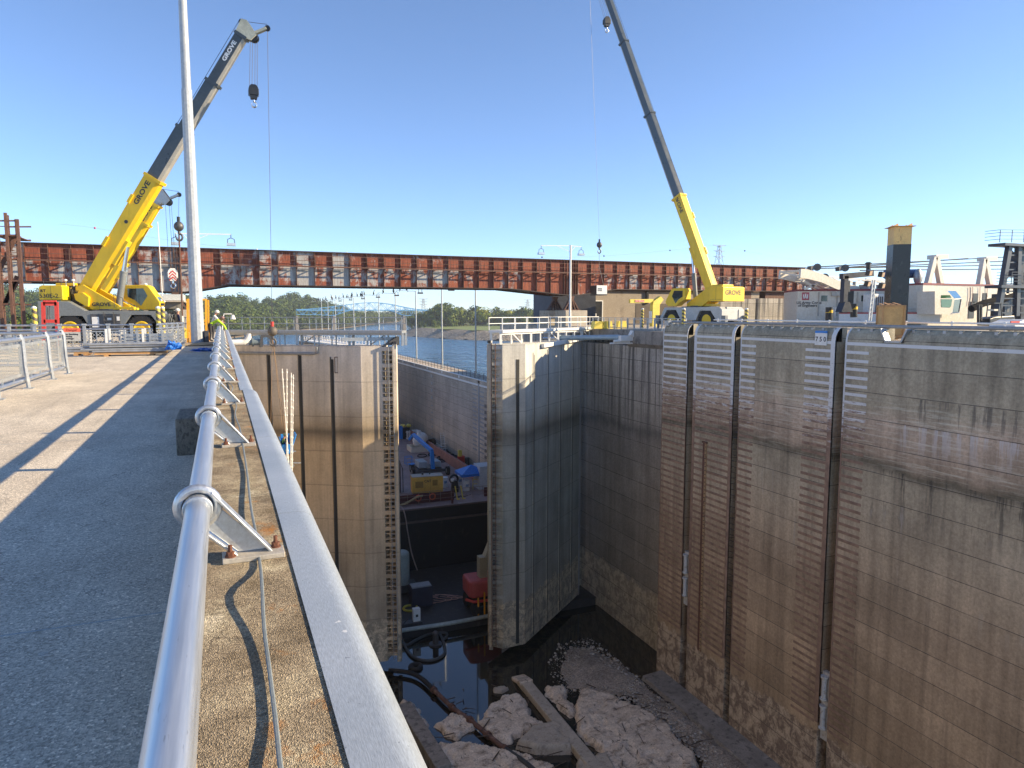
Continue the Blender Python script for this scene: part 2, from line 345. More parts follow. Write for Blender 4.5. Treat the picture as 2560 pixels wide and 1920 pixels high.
def parapet_mat():
    d = ND('lichen_parapet_concrete')
    b = d.noise(d.pos, 3.4, 7, 0.68); f = d.noise(d.pos, 140, 4, 0.75)
    vo = d.n('ShaderNodeTexVoronoi', {'Vector': d.pos, 'Scale': 300}).outputs
    c = d.ramp(b, [(0.34, (0.20, 0.155, 0.10)), (0.50, (0.34, 0.275, 0.19)), (0.60, (0.46, 0.39, 0.27)), (0.70, (0.66, 0.58, 0.43))])
    c = d.mix(1, c, d.ramp(d.sep(vo[1])[0], [(0, 0.5), (0.45, 0.97), (1, 1.4)]), 'MULTIPLY')
    c = d.mix(1, c, d.ramp(f, [(0.32, 0.5), (0.65, 1.25)]), 'MULTIPLY')
    li = d.ramp(d.noise(d.mapv(d.pos, (1, 0.7, 1), (3, 3, 0)), 5.5, 8, 0.72), [(0.58, 0), (0.66, 1)]); li = d.mth('MULTIPLY', li, d.ramp(d.mth('ADD', d.sep(d.pos)[0], d.mth('MULTIPLY', b, 0.25)), [(0.10, 0.12), (0.30, 1)])); c = d.mix(d.mth('MULTIPLY', li, 0.85), c, (0.42, 0.17, 0.03))
    ck = d.ramp(d.mth('ABSOLUTE', d.mth('SUBTRACT', d.noise(d.pos, 2.2, 5, 0.6, 1.2), 0.5)), [(0.0, 1), (0.006, 0)]); c = d.mix(d.mth('MULTIPLY', ck, 0.6), c, (0.05, 0.04, 0.03))
    wh = d.ramp(d.noise(d.mapv(d.pos, (1, 1, 1), (7, 1, 0)), 11, 6, 0.7), [(0.69, 0), (0.72, 1)]); c = d.mix(d.mth('MULTIPLY', wh, 0.6), c, (0.6, 0.58, 0.52))
    dk = d.ramp(d.noise(d.mapv(d.pos, (1, 1, 1), (1, 9, 0)), 1.6, 6, 0.7), [(0.56, 0), (0.66, 1)]); c = d.mix(d.mth('MULTIPLY', dk, 0.6), c, (0.09, 0.07, 0.05))
    return d.fin(c, 0.92, 0, d.mth('ADD', d.mth('MULTIPLY', vo[0], 1.2), f), 0.8, 0.006, 0.2)
PARA = parapet_mat()
def coping_mat():
    d = ND('brushed_coping_steel')
    a = d.noise(d.mapv(d.pos, (150, 14, 150)), 2.5, 4, 0.7); b = d.noise(d.pos, 1.7, 5)
    c = d.ramp(b, [(0.3, (0.34, 0.385, 0.43)), (0.7, (0.45, 0.49, 0.53))]); c = d.mix(1, c, d.ramp(a, [(0.3, 0.70), (0.7, 1.18)]), 'MULTIPLY')
    w = d.ramp(d.noise(d.mapv(d.pos, (1, 0.8, 1), (2, 7, 0)), 8, 4, 0.6), [(0.70, 0), (0.715, 1)]); c = d.mix(w, c, (0.7, 0.7, 0.68))
    k = d.ramp(d.noise(d.pos, 60, 2), [(0.70, 0), (0.73, 1)]); c = d.mix(d.mth('MULTIPLY', k, 0.6), c, (0.12, 0.13, 0.15))
    return d.fin(c, 0.42, 0.35, a, 0.25, 0.002)
COPE = coping_mat()
def lime_runs(d, c, z):
    """white lime and black algae runs hanging under the construction joints of the near panel"""
    s = d.sep(d.pos); run = d.noise(d.mapv(d.pos, (1, 1, 0.07), (2, 5, 0)), 2.4, 6, 0.7); blot = d.noise(d.mapv(d.pos, (1, 0.5, 1), (0, 3, 0)), 0.5, 4)
    for zt, ln, y0, y1, col, th in ((-4.37, 1.7, -20, 26.5, (0.62, 0.60, 0.60), 0.50), (-7.0, 3.6, -20, 28, (0.05, 0.05, 0.045), 0.53), (-2.9, 2.5, -20, 47, (0.09, 0.085, 0.08), 0.60), (-8.8, 6, -20, 47, (0.42, 0.40, 0.37), 0.62)):
        t = d.mth('DIVIDE', d.mth('SUBTRACT', zt, z), ln)                      # 0 at the joint, 1 at the foot of the run
        zone = d.mth('MULTIPLY', d.mth('GREATER_THAN', t, 0), d.mth('SUBTRACT', 1, d.mth('MINIMUM', t, 1)))
        yz = d.mth('MULTIPLY', d.mth('GREATER_THAN', s[1], y0), d.mth('LESS_THAN', s[1], y1))
        m = d.ramp(d.mth('ADD', run, d.mth('MULTIPLY', d.mth('SUBTRACT', blot, 0.5), 0.5)), [(th, 0), (th+0.08, 1)])
        c = d.mix(d.mth('MULTIPLY', d.mth('MULTIPLY', d.mth('MULTIPLY', m, zone), yz), 0.8), c, col)
    return c
def wet_runs(d, c, z):
    """black and white seepage streaks from the top of the recess down to the old pool line"""
    run = d.noise(d.mapv(d.pos, (1, 1, 0.03), (4, 1, 0)), 1.9, 6, 0.65); r2 = d.noise(d.mapv(d.pos, (1, 1, 0.05), (9, 3, 0)), 3.4, 5, 0.65)
    zone = d.ramp(d.mth('DIVIDE', d.mth('ADD', z, 12), 12), [(0.10, 0), (0.30, 0.55), (0.75, 1)])
    c = d.mix(d.mth('MULTIPLY', zone, d.ramp(run, [(0.50, 0), (0.60, 0.85)])), c, (0.055, 0.055, 0.06))
    return d.mix(d.mth('MULTIPLY', zone, d.ramp(r2, [(0.58, 0), (0.68, 0.5)])), c, (0.62, 0.60, 0.55))
LW = wall_mat('lock_wall_concrete', [(-29, (0.384, 0.285, 0.186)), (-22, (0.400, 0.300, 0.204)), (-15, (0.400, 0.313, 0.225)), (-9.5, (0.428, 0.370, 0.278)), (-7.4, (0.355, 0.313, 0.232)),
              (-6.9, (0.147, 0.129, 0.093)), (-6.3, (0.384, 0.300, 0.221)), (-4.3, (0.562, 0.443, 0.337)), (-3.2, (0.459, 0.400, 0.291)), (-0.8, (0.355, 0.313, 0.232)), (2, (0.414, 0.384, 0.301))],
              1.48, -1.41, 0.30, (-24.6, (0.52, 0.42, 0.31), (0.23, 0.175, 0.135)), (-6.2, -3.6, (0.800, 0.800, 0.672)), extra=lime_runs)
RW = wall_mat('recess_wall_concrete', [(-29, (0.30, 0.275, 0.22)), (-20, (0.27, 0.25, 0.215)), (-10.4, (0.27, 0.255, 0.23)), (-9.4, (0.17, 0.165, 0.155)), (-8.5, (0.34, 0.325, 0.29)),
              (-6, (0.42, 0.40, 0.36)), (-3, (0.48, 0.455, 0.41)), (1.5, (0.40, 0.37, 0.32))], 1.9, -0.9, 0.18, (-24.0, (0.52, 0.45, 0.33), (0.31, 0.27, 0.21)), extra=wet_runs)
GW = wall_mat('guide_wall_concrete', [(-29, (0.50, 0.42, 0.32)), (-18, (0.55, 0.46, 0.36)), (-12, (0.50, 0.42, 0.34)), (-9.8, (0.46, 0.39, 0.31)), (-7, (0.42, 0.36, 0.29))],
              1.25, -8.9, 0.14, None, (-16, -9, (0.62, 0.55, 0.47)))
GATE = wall_mat('gate_skin_steel', [(-28, (0.265, 0.243, 0.195)), (-22, (0.24, 0.235, 0.205)), (-17, (0.26, 0.275, 0.25)), (-10.2, (0.30, 0.305, 0.27)), (-8.9, (0.19, 0.175, 0.145)),
              (-8.4, (0.32, 0.30, 0.245)), (-6.8, (0.50, 0.48, 0.42)), (-2, (0.56, 0.55, 0.51)), (1, (0.58, 0.575, 0.54))], 2.9, -1.2, 0.22, (-24.0, (0.48, 0.40, 0.28), (0.25, 0.225, 0.18)), None, 0.5, 0.12, 0.3)
GATEL = wall_mat('gate_skin_tan', [(-28, (0.344, 0.293, 0.218)), (-22, (0.390, 0.325, 0.240)), (-14, (0.573, 0.450, 0.306)), (-9.2, (0.619, 0.473, 0.306)), (-8.2, (0.207, 0.168, 0.120)),
              (-7.7, (0.505, 0.405, 0.284)), (-6.0, (0.666, 0.585, 0.481)), (-1, (0.711, 0.641, 0.557)), (1, (0.688, 0.630, 0.568))], 2.9, -1.2, 0.25, (-24.5, (0.688, 0.562, 0.393), (0.344, 0.293, 0.218)), None, 0.5, 0.12, 0.3)
def armour_mat():
    d = ND('armour_strip_paint'); z = d.sep(d.pos)[2]
    w = d.noise(d.mapv(d.pos, (0.6, 0.6, 3)), 2.5, 6, 0.7)
    k = d.mth('ADD', d.mth('DIVIDE', z, 12), d.mth('MULTIPLY', w, 0.9))     # paint worn off further down the wall
    rust = d.ramp(d.noise(d.pos, 1.7, 5), [(0.35, (0.19, 0.125, 0.095)), (0.65, (0.34, 0.23, 0.17))])
    c = d.mix(d.ramp(k, [(0.0, 0), (0.13, 1)]), rust, (0.66, 0.67, 0.68))
    c = d.mix(d.ramp(d.noise(d.mapv(d.pos, (1, 1, 2)), 6, 6, 0.7), [(0.6, 0), (0.68, 0.8)]), c, (0.13, 0.11, 0.10))
    return d.fin(c, 0.7, 0, w, 0.2, 0.02)
ARM = armour_mat()
def girder_mat():
    d = ND('rusted_girder_paint'); s = d.sep(d.pos)
    n1 = d.noise(d.mapv(d.pos, (1, 1, 0.5)), 1.5, 8, 0.74, 0.4); n2 = d.noise(d.pos, 0.16, 3); n3 = d.noise(d.mapv(d.pos, (3, 1, 0.3)), 2.2, 6, 0.7)
    rust = d.ramp(n3, [(0.3, (0.075, 0.024, 0.016)), (0.52, (0.24, 0.062, 0.032)), (0.72, (0.36, 0.115, 0.055))])
    paint = d.ramp(n3, [(0.3, (0.26, 0.245, 0.235)), (0.7, (0.46, 0.455, 0.45))])
    up = d.ramp(s[2], [(0.0, 0), (1, 0)])
    k = d.mth('ADD', n1, d.mth('MULTIPLY', d.mth('SUBTRACT', n2, 0.5), 1.1))
    bay = d.n('ShaderNodeTexWhiteNoise', {'W': d.mth('FLOOR', d.mth('DIVIDE', d.mth('ADD', s[0], 24.02), 1.857))}, noise_dimensions='1D').outputs[0]
    k = d.mth('ADD', k, d.mth('MULTIPLY', d.mth('SUBTRACT', bay, 0.5), 0.16))
    hi = d.mth('MULTIPLY', d.mth('GREATER_THAN', s[2], 6.45), -0.16)          # upper panels have lost more paint
    lo = d.mth('MULTIPLY', d.mth('LESS_THAN', s[2], 4.95), -0.06)
    c = d.mix(d.ramp(d.mth('ADD', d.mth('ADD', k, hi), lo), [(0.45, 0), (0.57, 1)]), rust, paint)
    return d.fin(c, 0.75, 0, n1, 0.2, 0.05)
GIRD = girder_mat()
def water_mat(name, col, sc, strg, dist, rough=0.06, spec=0.5):
    d = ND(name); n = d.noise(d.mapv(d.pos, sc), 1, 4, 0.6, 0.5); m = d.noise(d.mapv(d.pos, (sc[0]*0.08, sc[1]*0.05, 1)), 1, 3)
    return d.fin(d.ramp(m, [(0.3, col), (0.7, tuple(v*1.7 for v in col))]), d.ramp(m, [(0.35, rough), (0.65, rough*2.4)]), 0, n, strg, dist, spec)
RIVER = water_mat('river_water', (0.012, 0.055, 0.105), (0.16, 0.07, 1), 1.0, 5.0, 0.12)
PUDDLE = water_mat('still_puddle', (0.012, 0.011, 0.009), (0.5, 0.5, 1), 0.04, 0.03, 0.02, 1.0)
def rock_mat(name, a, b, c3, scale, tint=None):
    d = ND(name); n = d.noise(d.mapv(d.pos, (1, 1.6, 1)), scale, 8, 0.7, 0.5); f = d.noise(d.pos, 9, 6, 0.75)
    c = d.ramp(n, [(0.36, a), (0.47, b), (0.62, c3)]); c = d.mix(1, c, d.ramp(f, [(0.3, 0.6), (0.7, 1.3)]), 'MULTIPLY')
    cr = d.ramp(d.noise(d.mapv(d.pos, (1.2, 0.5, 1), (3, 1, 0)), 2.2, 8, 0.75), [(0.57, 0), (0.63, 1)]); c = d.mix(d.mth('MULTIPLY', cr, 0.75), c, (0.045, 0.035, 0.028))
    return d.fin(c, 0.9, 0, d.mth('ADD', n, f), 0.6, 0.06, 0.3)
ROCK = rock_mat('pale_bed_rock', (0.32, 0.26, 0.20), (0.64, 0.54, 0.43), (0.78, 0.68, 0.56), 1.1)
FLOOR = rock_mat('wet_chamber_floor', (0.016, 0.014, 0.011), (0.03, 0.026, 0.02), (0.06, 0.05, 0.04), 0.5)
def gravel_mat():
    d = ND('river_gravel'); vo = d.n('ShaderNodeTexVoronoi', {'Vector': d.pos, 'Scale': 9}).outputs; vs = d.n('ShaderNodeTexVoronoi', {'Vector': d.pos, 'Scale': 26}).outputs
    a = d.ramp(d.sep(vo[1])[0], [(0, 0.7), (1, 1.3)]); b = d.ramp(d.sep(vs[1])[0], [(0, 0.7), (1, 1.3)]); n = d.noise(d.pos, 0.5, 5)
    c = d.ramp(n, [(0.35, (0.32, 0.275, 0.23)), (0.65, (0.52, 0.455, 0.385))]); c = d.mix(1, d.mix(1, c, a, 'MULTIPLY'), b, 'MULTIPLY')
    return d.fin(c, 0.85, 0, d.mth('ADD', vo[0], vs[0]), 0.8, 0.08)
GRAVEL = gravel_mat()
def leaf_mat(name, a, b, c3):
    d = ND(name); n = d.noise(d.pos, 0.11, 4, 0.6); n2 = d.noise(d.pos, 0.6, 3); r = d.n('ShaderNodeObjectInfo').outputs['Random']
    c = d.ramp(n, [(0.34, a), (0.52, b), (0.68, c3)]); c = d.mix(1, c, d.ramp(n2, [(0.3, 0.65), (0.7, 1.35)]), 'MULTIPLY')
    c = d.mix(1, c, d.ramp(r, [(0, (0.75, 0.8, 0.8)), (1, (1.3, 1.2, 1.0))]), 'MULTIPLY')
    return d.fin(c, 0.7, 0, spec=0.2)
LEAF = leaf_mat('forest_leaves', (0.035, 0.060, 0.014), (0.075, 0.115, 0.022), (0.14, 0.17, 0.03))
LEAFY = leaf_mat('yellow_green_leaves', (0.07, 0.11, 0.015), (0.14, 0.18, 0.02), (0.22, 0.22, 0.025))
BARK = M('bark', (0.08, 0.06, 0.045), 0.9, 0, 0.3, 3)
GRASS = M('short_grass', (0.14, 0.20, 0.045), 0.9, 0, 0.3, 0.08, 0, (0.22, 0.22, 0.09), 0.55)
SOIL = M('forest_floor', (0.05, 0.06, 0.025), 0.9, 0, 0.3, 0.03)
def bank_mat():
    d = ND('left_bank_ground'); z = d.sep(d.pos)[2]; n = d.noise(d.pos, 0.06, 5)
    k = d.mth('ADD', z, d.mth('MULTIPLY', n, 4))
    c = d.ramp(d.mth('DIVIDE', d.mth('ADD', k, 22), 20), [(0.0, (0.16, 0.12, 0.08)), (0.20, (0.36, 0.28, 0.18)), (0.32, (0.17, 0.16, 0.07)), (0.55, (0.05, 0.065, 0.02))])
    return d.fin(c, 0.9)
LBANK = bank_mat()
def riprap_mat():
    d = ND('riprap_stone'); vo = d.n('ShaderNodeTexVoronoi', {'Vector': d.pos, 'Scale': 0.75}).outputs
    c = d.mix(1, d.ramp(d.noise(d.pos, 0.05, 4), [(0.3, (0.20, 0.165, 0.12)), (0.7, (0.33, 0.28, 0.21))]), d.ramp(d.sep(vo[1])[0], [(0, 0.45), (1, 1.6)]), 'MULTIPLY')
    return d.fin(c, 0.9, 0, vo[0], 0.8, 0.5)
RIPRAP = riprap_mat()
def mesh_mat(name, col, sx, sz, wire, ax=0, diag=True):
    """woven wire: real wires drawn as an opaque pattern with open holes between them"""
    d = ND(name); s = d.sep(d.obj); u, v = s[ax], s[2]
    if diag:
        p = d.mth('ADD', d.mth('DIVIDE', u, sx), d.mth('DIVIDE', v, sz)); q = d.mth('SUBTRACT', d.mth('DIVIDE', u, sx), d.mth('DIVIDE', v, sz))
    else: p, q = d.mth('DIVIDE', u, sx), d.mth('DIVIDE', v, sz)
    fr = lambda t: d.mth('LESS_THAN', d.mth('ABSOLUTE', d.mth('SUBTRACT', d.mth('FRACT', t), 0.5)), wire/2)
    d.fin(col, 0.5, 0.3); d.t.links.new(d.mth('MAXIMUM', fr(p), fr(q)), d.b.inputs['Alpha']); return d.mat
MESHW = mesh_mat('expanded_metal_mesh', (0.34, 0.35, 0.34), 0.11, 0.075, 0.24, 1)
MESHC = mesh_mat('chain_link_mesh', (0.40, 0.41, 0.41), 0.14, 0.14, 0.2, 0)
# ---------------------------------------------------------------- the setting: deck, floor, water, banks
DZ = 0.0
b = MB(); b.bb(-70, -0.30, -12, 66, -1.2, 0); b.build('lock_deck', DECK, kind='structure')
b = MB(); b.bb(-70, 0.44, -12, 49.6, -29.6, -1.205); b.bb(-70, -3.2, 49.6, 66, -29.6, -1.205); b.bb(-0.30, 0.44, -12, 49.6, -1.205, -0.01)
tag(b.build('lock_wall', LW), 'near concrete lock wall under the handrail and deck', 'wall')
b = MB(); b.bb(-12, -0.6, 66, 420, -30, -7.8); b.build('guide_wall', GW, label='left downstream guide wall seen beyond the left gate', category_='x') if False else None
# chamber floor and puddle
N1, N2 = 110, 150
xs = np.linspace(-2, 38, N1); ys = np.linspace(-6, 72, N2); X_, Y_ = np.meshgrid(xs, ys)
Z_ = -29.25 + 0.06*np.sin(X_*1.3+Y_*0.4)*np.sin(Y_*0.9) - 0.25*((Y_ > 40) & (X_ < 14)) + rng.normal(0, 0.012, X_.shape)
V = np.stack([X_, Y_, Z_], -1).reshape(-1, 3); idx = np.arange(N1*N2).reshape(N2, N1)
Q = np.stack([idx[:-1, :-1], idx[:-1, 1:], idx[1:, 1:], idx[1:, :-1]], -1).reshape(-1, 4)
tag(np_mesh('chamber_floor', V, Q, FLOOR, smooth=True), kind='structure')
b = MB(); b.add([(-2, -6, -29.08), (37, -6, -29.08), (37, 62.4, -29.08), (-2, 62.4, -29.08)], [(0, 1, 2, 3)]); b.build('puddle_water', PUDDLE, kind='structure')
b = MB(); b.bb(-2, 38, 62.6, 79.5, -29.5, -28.3); b.build('gate_sill', M('black_wet_sill', (0.035, 0.033, 0.032), 0.6, 0, 0.4, 0.8, 0.1, (0.07, 0.065, 0.06), 0.6), kind='structure')
# river: one sheet at tailwater level beyond the barge and outside the dry chamber
b = MB(); b.add([(-2600, 79, -22.2), (2600, 79, -22.2), (2600, 5200, -22.2), (-2600, 5200, -22.2)], [(0, 1, 2, 3)]); b.build('river_water', RIVER, kind='structure')

def poly_grid(name, poly, step, hfun, mat, skirt=None):
    """height field over a polygon"""
    P = np.array(poly, float); x0, y0 = P.min(0); x1, y1 = P.max(0)
    xs = np.arange(x0, x1+step, step); ys = np.arange(y0, y1+step, step); X, Y = np.meshgrid(xs, ys)
    D = sdist(P, X, Y); Z = hfun(X, Y, D); keep = D > 0
    return grid_obj(name, X, Y, Z, keep, mat)
def sdist(P, X, Y):
    ins = np.zeros(X.shape, bool); dm = np.full(X.shape, 1e9); n = len(P)
    for i in range(n):
        ax, ay = P[i]; bx, by = P[(i+1) % n]
        c = ((ay > Y) != (by > Y)); t = (bx-ax)*(Y-ay)/((by-ay) if abs(by-ay) > 1e-9 else 1e-9)+ax; ins ^= c & (X < t)
        ex, ey = bx-ax, by-ay; L = ex*ex+ey*ey+1e-12; u = np.clip(((X-ax)*ex+(Y-ay)*ey)/L, 0, 1)
        dm = np.minimum(dm, np.hypot(X-ax-u*ex, Y-ay-u*ey))
    return np.where(ins, dm, -dm)
def grid_obj(name, X, Y, Z, keep, mat, smooth=True):
    ny, nx = X.shape; idx = np.arange(nx*ny).reshape(ny, nx)
    Q = np.stack([idx[:-1, :-1], idx[:-1, 1:], idx[1:, 1:], idx[1:, :-1]], -1).reshape(-1, 4)
    Q = Q[keep.reshape(-1)[Q].all(1)]; used = np.unique(Q); mp = np.full(nx*ny, -1); mp[used] = np.arange(len(used))
    V = np.stack([X, Y, Z], -1).reshape(-1, 3)[used]
    return np_mesh(name, V, mp[Q], mat, smooth=smooth)
_gr = np.random.default_rng(3).random((64, 64))
def vnoise(X, Y, sc, oct=4, seed=0):
    o = np.zeros(X.shape); a = 1; t = 0
    for k in range(oct):
        x = X*sc*2**k+17.3*k+seed*7.7; y = Y*sc*2**k+9.1*k+seed*3.3; xi = np.floor(x).astype(int); yi = np.floor(y).astype(int); fx = x-xi; fy = y-yi
        fx = fx*fx*(3-2*fx); fy = fy*fy*(3-2*fy); g = lambda i, j: _gr[(yi+j) % 64, (xi+i) % 64]
        o += a*((g(0, 0)*(1-fx)+g(1, 0)*fx)*(1-fy)+(g(0, 1)*(1-fx)+g(1, 1)*fx)*fy); t += a; a *= 0.55
    return o/t
# left bank: sandy shore rising to a wooded ridge
SPX, SDP = [-900, 560, 640, 775, 856, 907, 1000], [600, 614, 730, 967, 1046, 1248, 1840]       # distance of the shore line by bearing
def shore_d(px): return np.interp(px, SPX, SDP)
def bear(px): r_ = _ray(px, 782); return r_[0]/F, r_[1]/F
SH = [(-900, 66), (-40, 66), (-34, 300)] + [(bear(px)[0]*shore_d(px), bear(px)[1]*shore_d(px)) for px in (540, 560, 600, 640, 700, 775, 815, 856, 907, 950, 1000)] + [(900, 3600), (-2400, 3600), (-2400, 66)]
LBP = np.array(SH, float)
HPX = [-700, -200, 0, 40, 70, 150, 300, 420, 470, 500, 557, 600, 640, 660, 712, 774, 808, 832, 867, 900, 950, 1010]; HPY = [700, 705, 712, 712, 722, 730, 735, 737, 731, 738, 736, 739, 744, 748, 737, 735, 747, 757, 771, 778, 784, 788]
RDG = 265.0
def ridge_z(px, dep): return EYE+(782-np.interp(px, HPX, HPY))/F*dep
def hill_z(px, dep):                      # slope from the shore flat up to the ridge
    sd = shore_d(px); fr = np.clip((dep-sd-25)/(RDG-25), 0, 1.05); return -19.2+np.maximum(ridge_z(px, sd+RDG)-16.5+19.2, 0)*fr
def lb_h(X, Y, D): return np.minimum(-22.8 + D*0.11, -19.0) + 0.5*vnoise(X, Y, 0.02, 3)
xs = np.arange(-1200, 700, 24.); ys = np.arange(66, 3000, 24.); X, Y = np.meshgrid(xs, ys); D = sdist(LBP, X, Y); Z = lb_h(X, Y, D); Z = np.where(D < 0, -22.8+np.maximum(D*0.1, -4), Z)
tag(grid_obj('left_bank', X, Y, Z, D > -40, LBANK), kind='structure')
PXg, Tg = np.meshgrid(np.arange(-700, 1001, 12.), np.arange(5, 480, 12.)); DPg = shore_d(PXg)+Tg; r0 = np.array([bear(p) for p in PXg[0]]); X = r0[None, :, 0]*DPg; Y = r0[None, :, 1]*DPg
tag(grid_obj('wooded_hill', X, Y, hill_z(PXg, DPg), Tg > 14, SOIL), kind='structure')
def lbz(x, y, dep, px): return float(max(lb_h(np.array([[x]]), np.array([[y]]), sdist(LBP, np.array([[x]]), np.array([[y]])))[0, 0], hill_z(px, dep)))
# right bank: riprap shore with mown grass above
RB = [(173, 735), (176, 690), (190, 600), (214, 556), (262, 528), (420, 500), (2200, 470), (2200, 3000), (700, 2600), (430, 1500), (262, 1010), (204, 850)]
RBP = np.array(RB, float)
xs = np.arange(160, 2200, 10.); ys = np.arange(460, 1500, 10.); X, Y = np.meshgrid(xs, ys); D = sdist(RBP, X, Y)
Zr = np.clip(-22.8 + D*0.40 + (vnoise(X, Y, 0.15, 2)-0.5)*0.6, -24, -14.2)
tag(grid_obj('riprap_shore', X, Y, Zr, (D > -6) & (D < 34), RIPRAP), kind='structure')
tag(grid_obj('grass_bank', X, Y, -14.25+np.clip((D-18)*0.012, -0.3, 3), D > 17, GRASS), kind='structure')
b = MB(); b.add([(-4000, 3500, -21), (4000, 2400, -21), (4000, 9000, -21), (-4000, 9000, -21)], [(0, 1, 2, 3)]); b.build('far_land', SOIL, kind='structure')

# ---------------------------------------------------------------- right lock wall, x = 33.5
WX = 33.5
rw = thing('lock_wall', 'tall brown lock wall with white armour strips, slots and ladder recess', 'wall', (WX, 30, -29.1))
S1a, S1b, LDa, LDb, S3a, S3b = 44.3, 45.15, 39.1, 39.75, 30.2, 30.95
b = MB()
def wall_seg(y0, y1):
    prof = [(WX, -29.6), (WX, -0.12)] + [(WX+0.6*(1-math.cos(t)), -0.12+0.86*math.sin(t)) for t in (0.35, 0.7, 1.05, 1.4)] + [(WX+0.9, 0.73), (WX+0.9, -29.6)]
    b.prism(prof, 'y', y0, y1)
for y0, y1 in ((-14, 26.45), (27.75, S3a), (S3b, LDa), (LDb, S1a), (S1b, 48.4)): wall_seg(y0, y1)
b.prism([(WX, -29.6), (WX, -0.12), (WX+0.08, 0.0), (WX+0.9, 0.02), (WX+0.9, -29.6)], 'y', 26.45, 27.75)   # notch for lines
b.bb(WX+0.9, 90, -14, 48.4, -29.6, -0.02); b.build('wall_body', LW, rw)
b = MB()
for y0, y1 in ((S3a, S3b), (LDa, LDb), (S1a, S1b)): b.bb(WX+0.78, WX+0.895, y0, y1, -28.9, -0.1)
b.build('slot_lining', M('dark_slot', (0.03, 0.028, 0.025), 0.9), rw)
b = MB(); 
for y0, y1 in ((S1a-0.28, S1a), (S1b, S1b+0.06), (S3b, S3b+0.30), (S3a-0.10, S3a), (LDa-0.08, LDa), (LDb, LDb+0.30), (48.34, 48.405)):
    b.bb(WX-0.03, WX+0.10, y0, y1, -23.9, -0.12)
    b.prism([(WX-0.03, -0.12), (WX+0.02, 0.25), (WX+0.16, 0.52), (WX+0.36, 0.72), (WX+0.5, 0.745), (WX+0.5, -0.12)], 'y', y0, y1)
b.cyl((WX+0.06, LDb+0.16, -23.9), (WX+0.06, LDb+0.16, -0.5), 0.15)
b.build('corner_armour', ARM, rw)
b = MB(); k = 0; z = -0.18
while z > -24.2:
    hh = 0.085
    for y0, y1 in ((S1b+0.06, 48.3), (LDb+0.30, S1a-0.28)): b.bb(WX-0.022, WX+0.05, y0, y1, z-hh, z+hh)
    if k > 0:
        for y0, y1 in ((37.6, LDa-0.08), (S3b+0.30, 33.2), (28.6, S3a-0.10)): b.bb(WX-0.02, WX+0.05, y0, y1, z-hh, z+hh)
    k += 1; z -= 0.485
for y0, y1 in ((-14, 26.2), (26.2, 28), (28, S3a-0.1), (S3b+0.30, LDa-0.08)): b.bb(WX-0.016, WX+0.05, y0, y1, -0.26, -0.08)
b.build('wall_armour', ARM, rw)
b = MB()   # bright edge round the line notch
for p, q in (((26.3, 0.72), (26.6, 0.08)), ((26.6, 0.03), (27.6, 0.03)), ((27.6, 0.08), (27.9, 0.72))):
    b.bar((WX+0.16, p[0], p[1]), (WX+0.16, q[0], q[1]), 0.10, 0.42, (1, 0, 0))
b.build('notch_trim', GALV, rw)
b = MB(); z = -1.0
while z > -28.5: b.bar((WX+0.10, LDa, z), (WX+0.10, LDb, z), 0.03, 0.03); z -= 0.42
b.build('ladder_rungs', STEEL, rw)
b = MB()   # floating mooring bitts near the foot of two slots
for y0, y1, zz in ((S3a, S3b, -22.3), (S1a, S1b, -19.2)):
    yc = (y0+y1)/2
    for dz in (0.9, -1.0): b.cyl((WX+0.05, yc+0.05, zz+dz-0.75), (WX+0.05, yc+0.05, zz+dz+0.6), 0.16); b.cyl((WX+0.05, yc+0.05, zz+dz+0.6), (WX+0.05, yc+0.05, zz+dz+0.72), 0.24); b.cyl((WX+0.05, yc+0.05, zz+dz-0.8), (WX+0.05, yc+0.05, zz+dz-0.7), 0.24)
    b.bb(WX+0.2, WX+0.5, y0+0.03, y1-0.03, zz-2.6, zz+1.8)
b.build('mooring_bitt', M('bitt_white', (0.5, 0.52, 0.54), 0.5, 0, 0.1, 3, 0, (0.3, 0.25, 0.2), 0.6), rw)
b = MB(); b.tube([(WX+0.52, y, 0.86+0.02*math.sin(y*0.4)) for y in np.linspace(-12, 48.3, 60)], 0.10, 10); b.build('top_rail', GALV_D, rw, smooth=True)
b = MB()
for i, y in enumerate(np.arange(-10, 48.2, 0.86)):
    if 26.4 < y < 27.8 or S3a < y < S3b or LDa < y < LDb or S1a < y < S1b: continue
    b.box((WX+0.36, y, 0.62), (0.26, 0.16, 0.14))
b.bb(WX+0.1, WX+0.75, 47.9, 48.5, 0.55, 0.95); b.build('rail_block', GALV, rw)
# battered footing along the wall
b = MB(); b.prism([(WX, -29.6), (WX-2.1, -29.6), (WX-1.9, -28.75), (WX, -28.62)], 'y', -10, 47.6); b.build('wall_footing', CONC_D, rw)
# number plate and gauge board
np_ = thing('number_sign', 'white and blue sign reading 750 at the top of the tall brown lock wall', 'sign', (WX-0.05, 31.9, 0.05))
b = MB(); b.bb(WX-0.07, WX-0.03, 31.55, 32.45, -0.35, 0.38); b.build('sign_plate', M('sign_white', (0.72, 0.72, 0.70), 0.5, 0, 0.08, 4, 0, (0.35, 0.33, 0.3), 0.7), np_)
b = MB(); b.bb(WX-0.075, WX-0.028, 31.55, 32.45, 0.381, 0.52); b.build('blue_band', BLUE, np_)
text('7 5 0', 0.40, frame_m((WX-0.072, 32.0, 0.0), (0, -1, 0), (0, 0, 1)), TXT_K, np_, bold=0.008)
gb = thing('gauge_board', 'long yellowed water gauge board between two slots of the tall brown lock wall', 'gauge', (WX, 42.6, -24))
b = MB(); b.bb(WX-0.10, WX, 42.45, 42.62, -24.6, -8.2); b.build('board', M('gauge_yellow', (0.36, 0.24, 0.13), 0.7, 0, 0.25, 2, 0, (0.15, 0.08, 0.06), 0.6), gb)
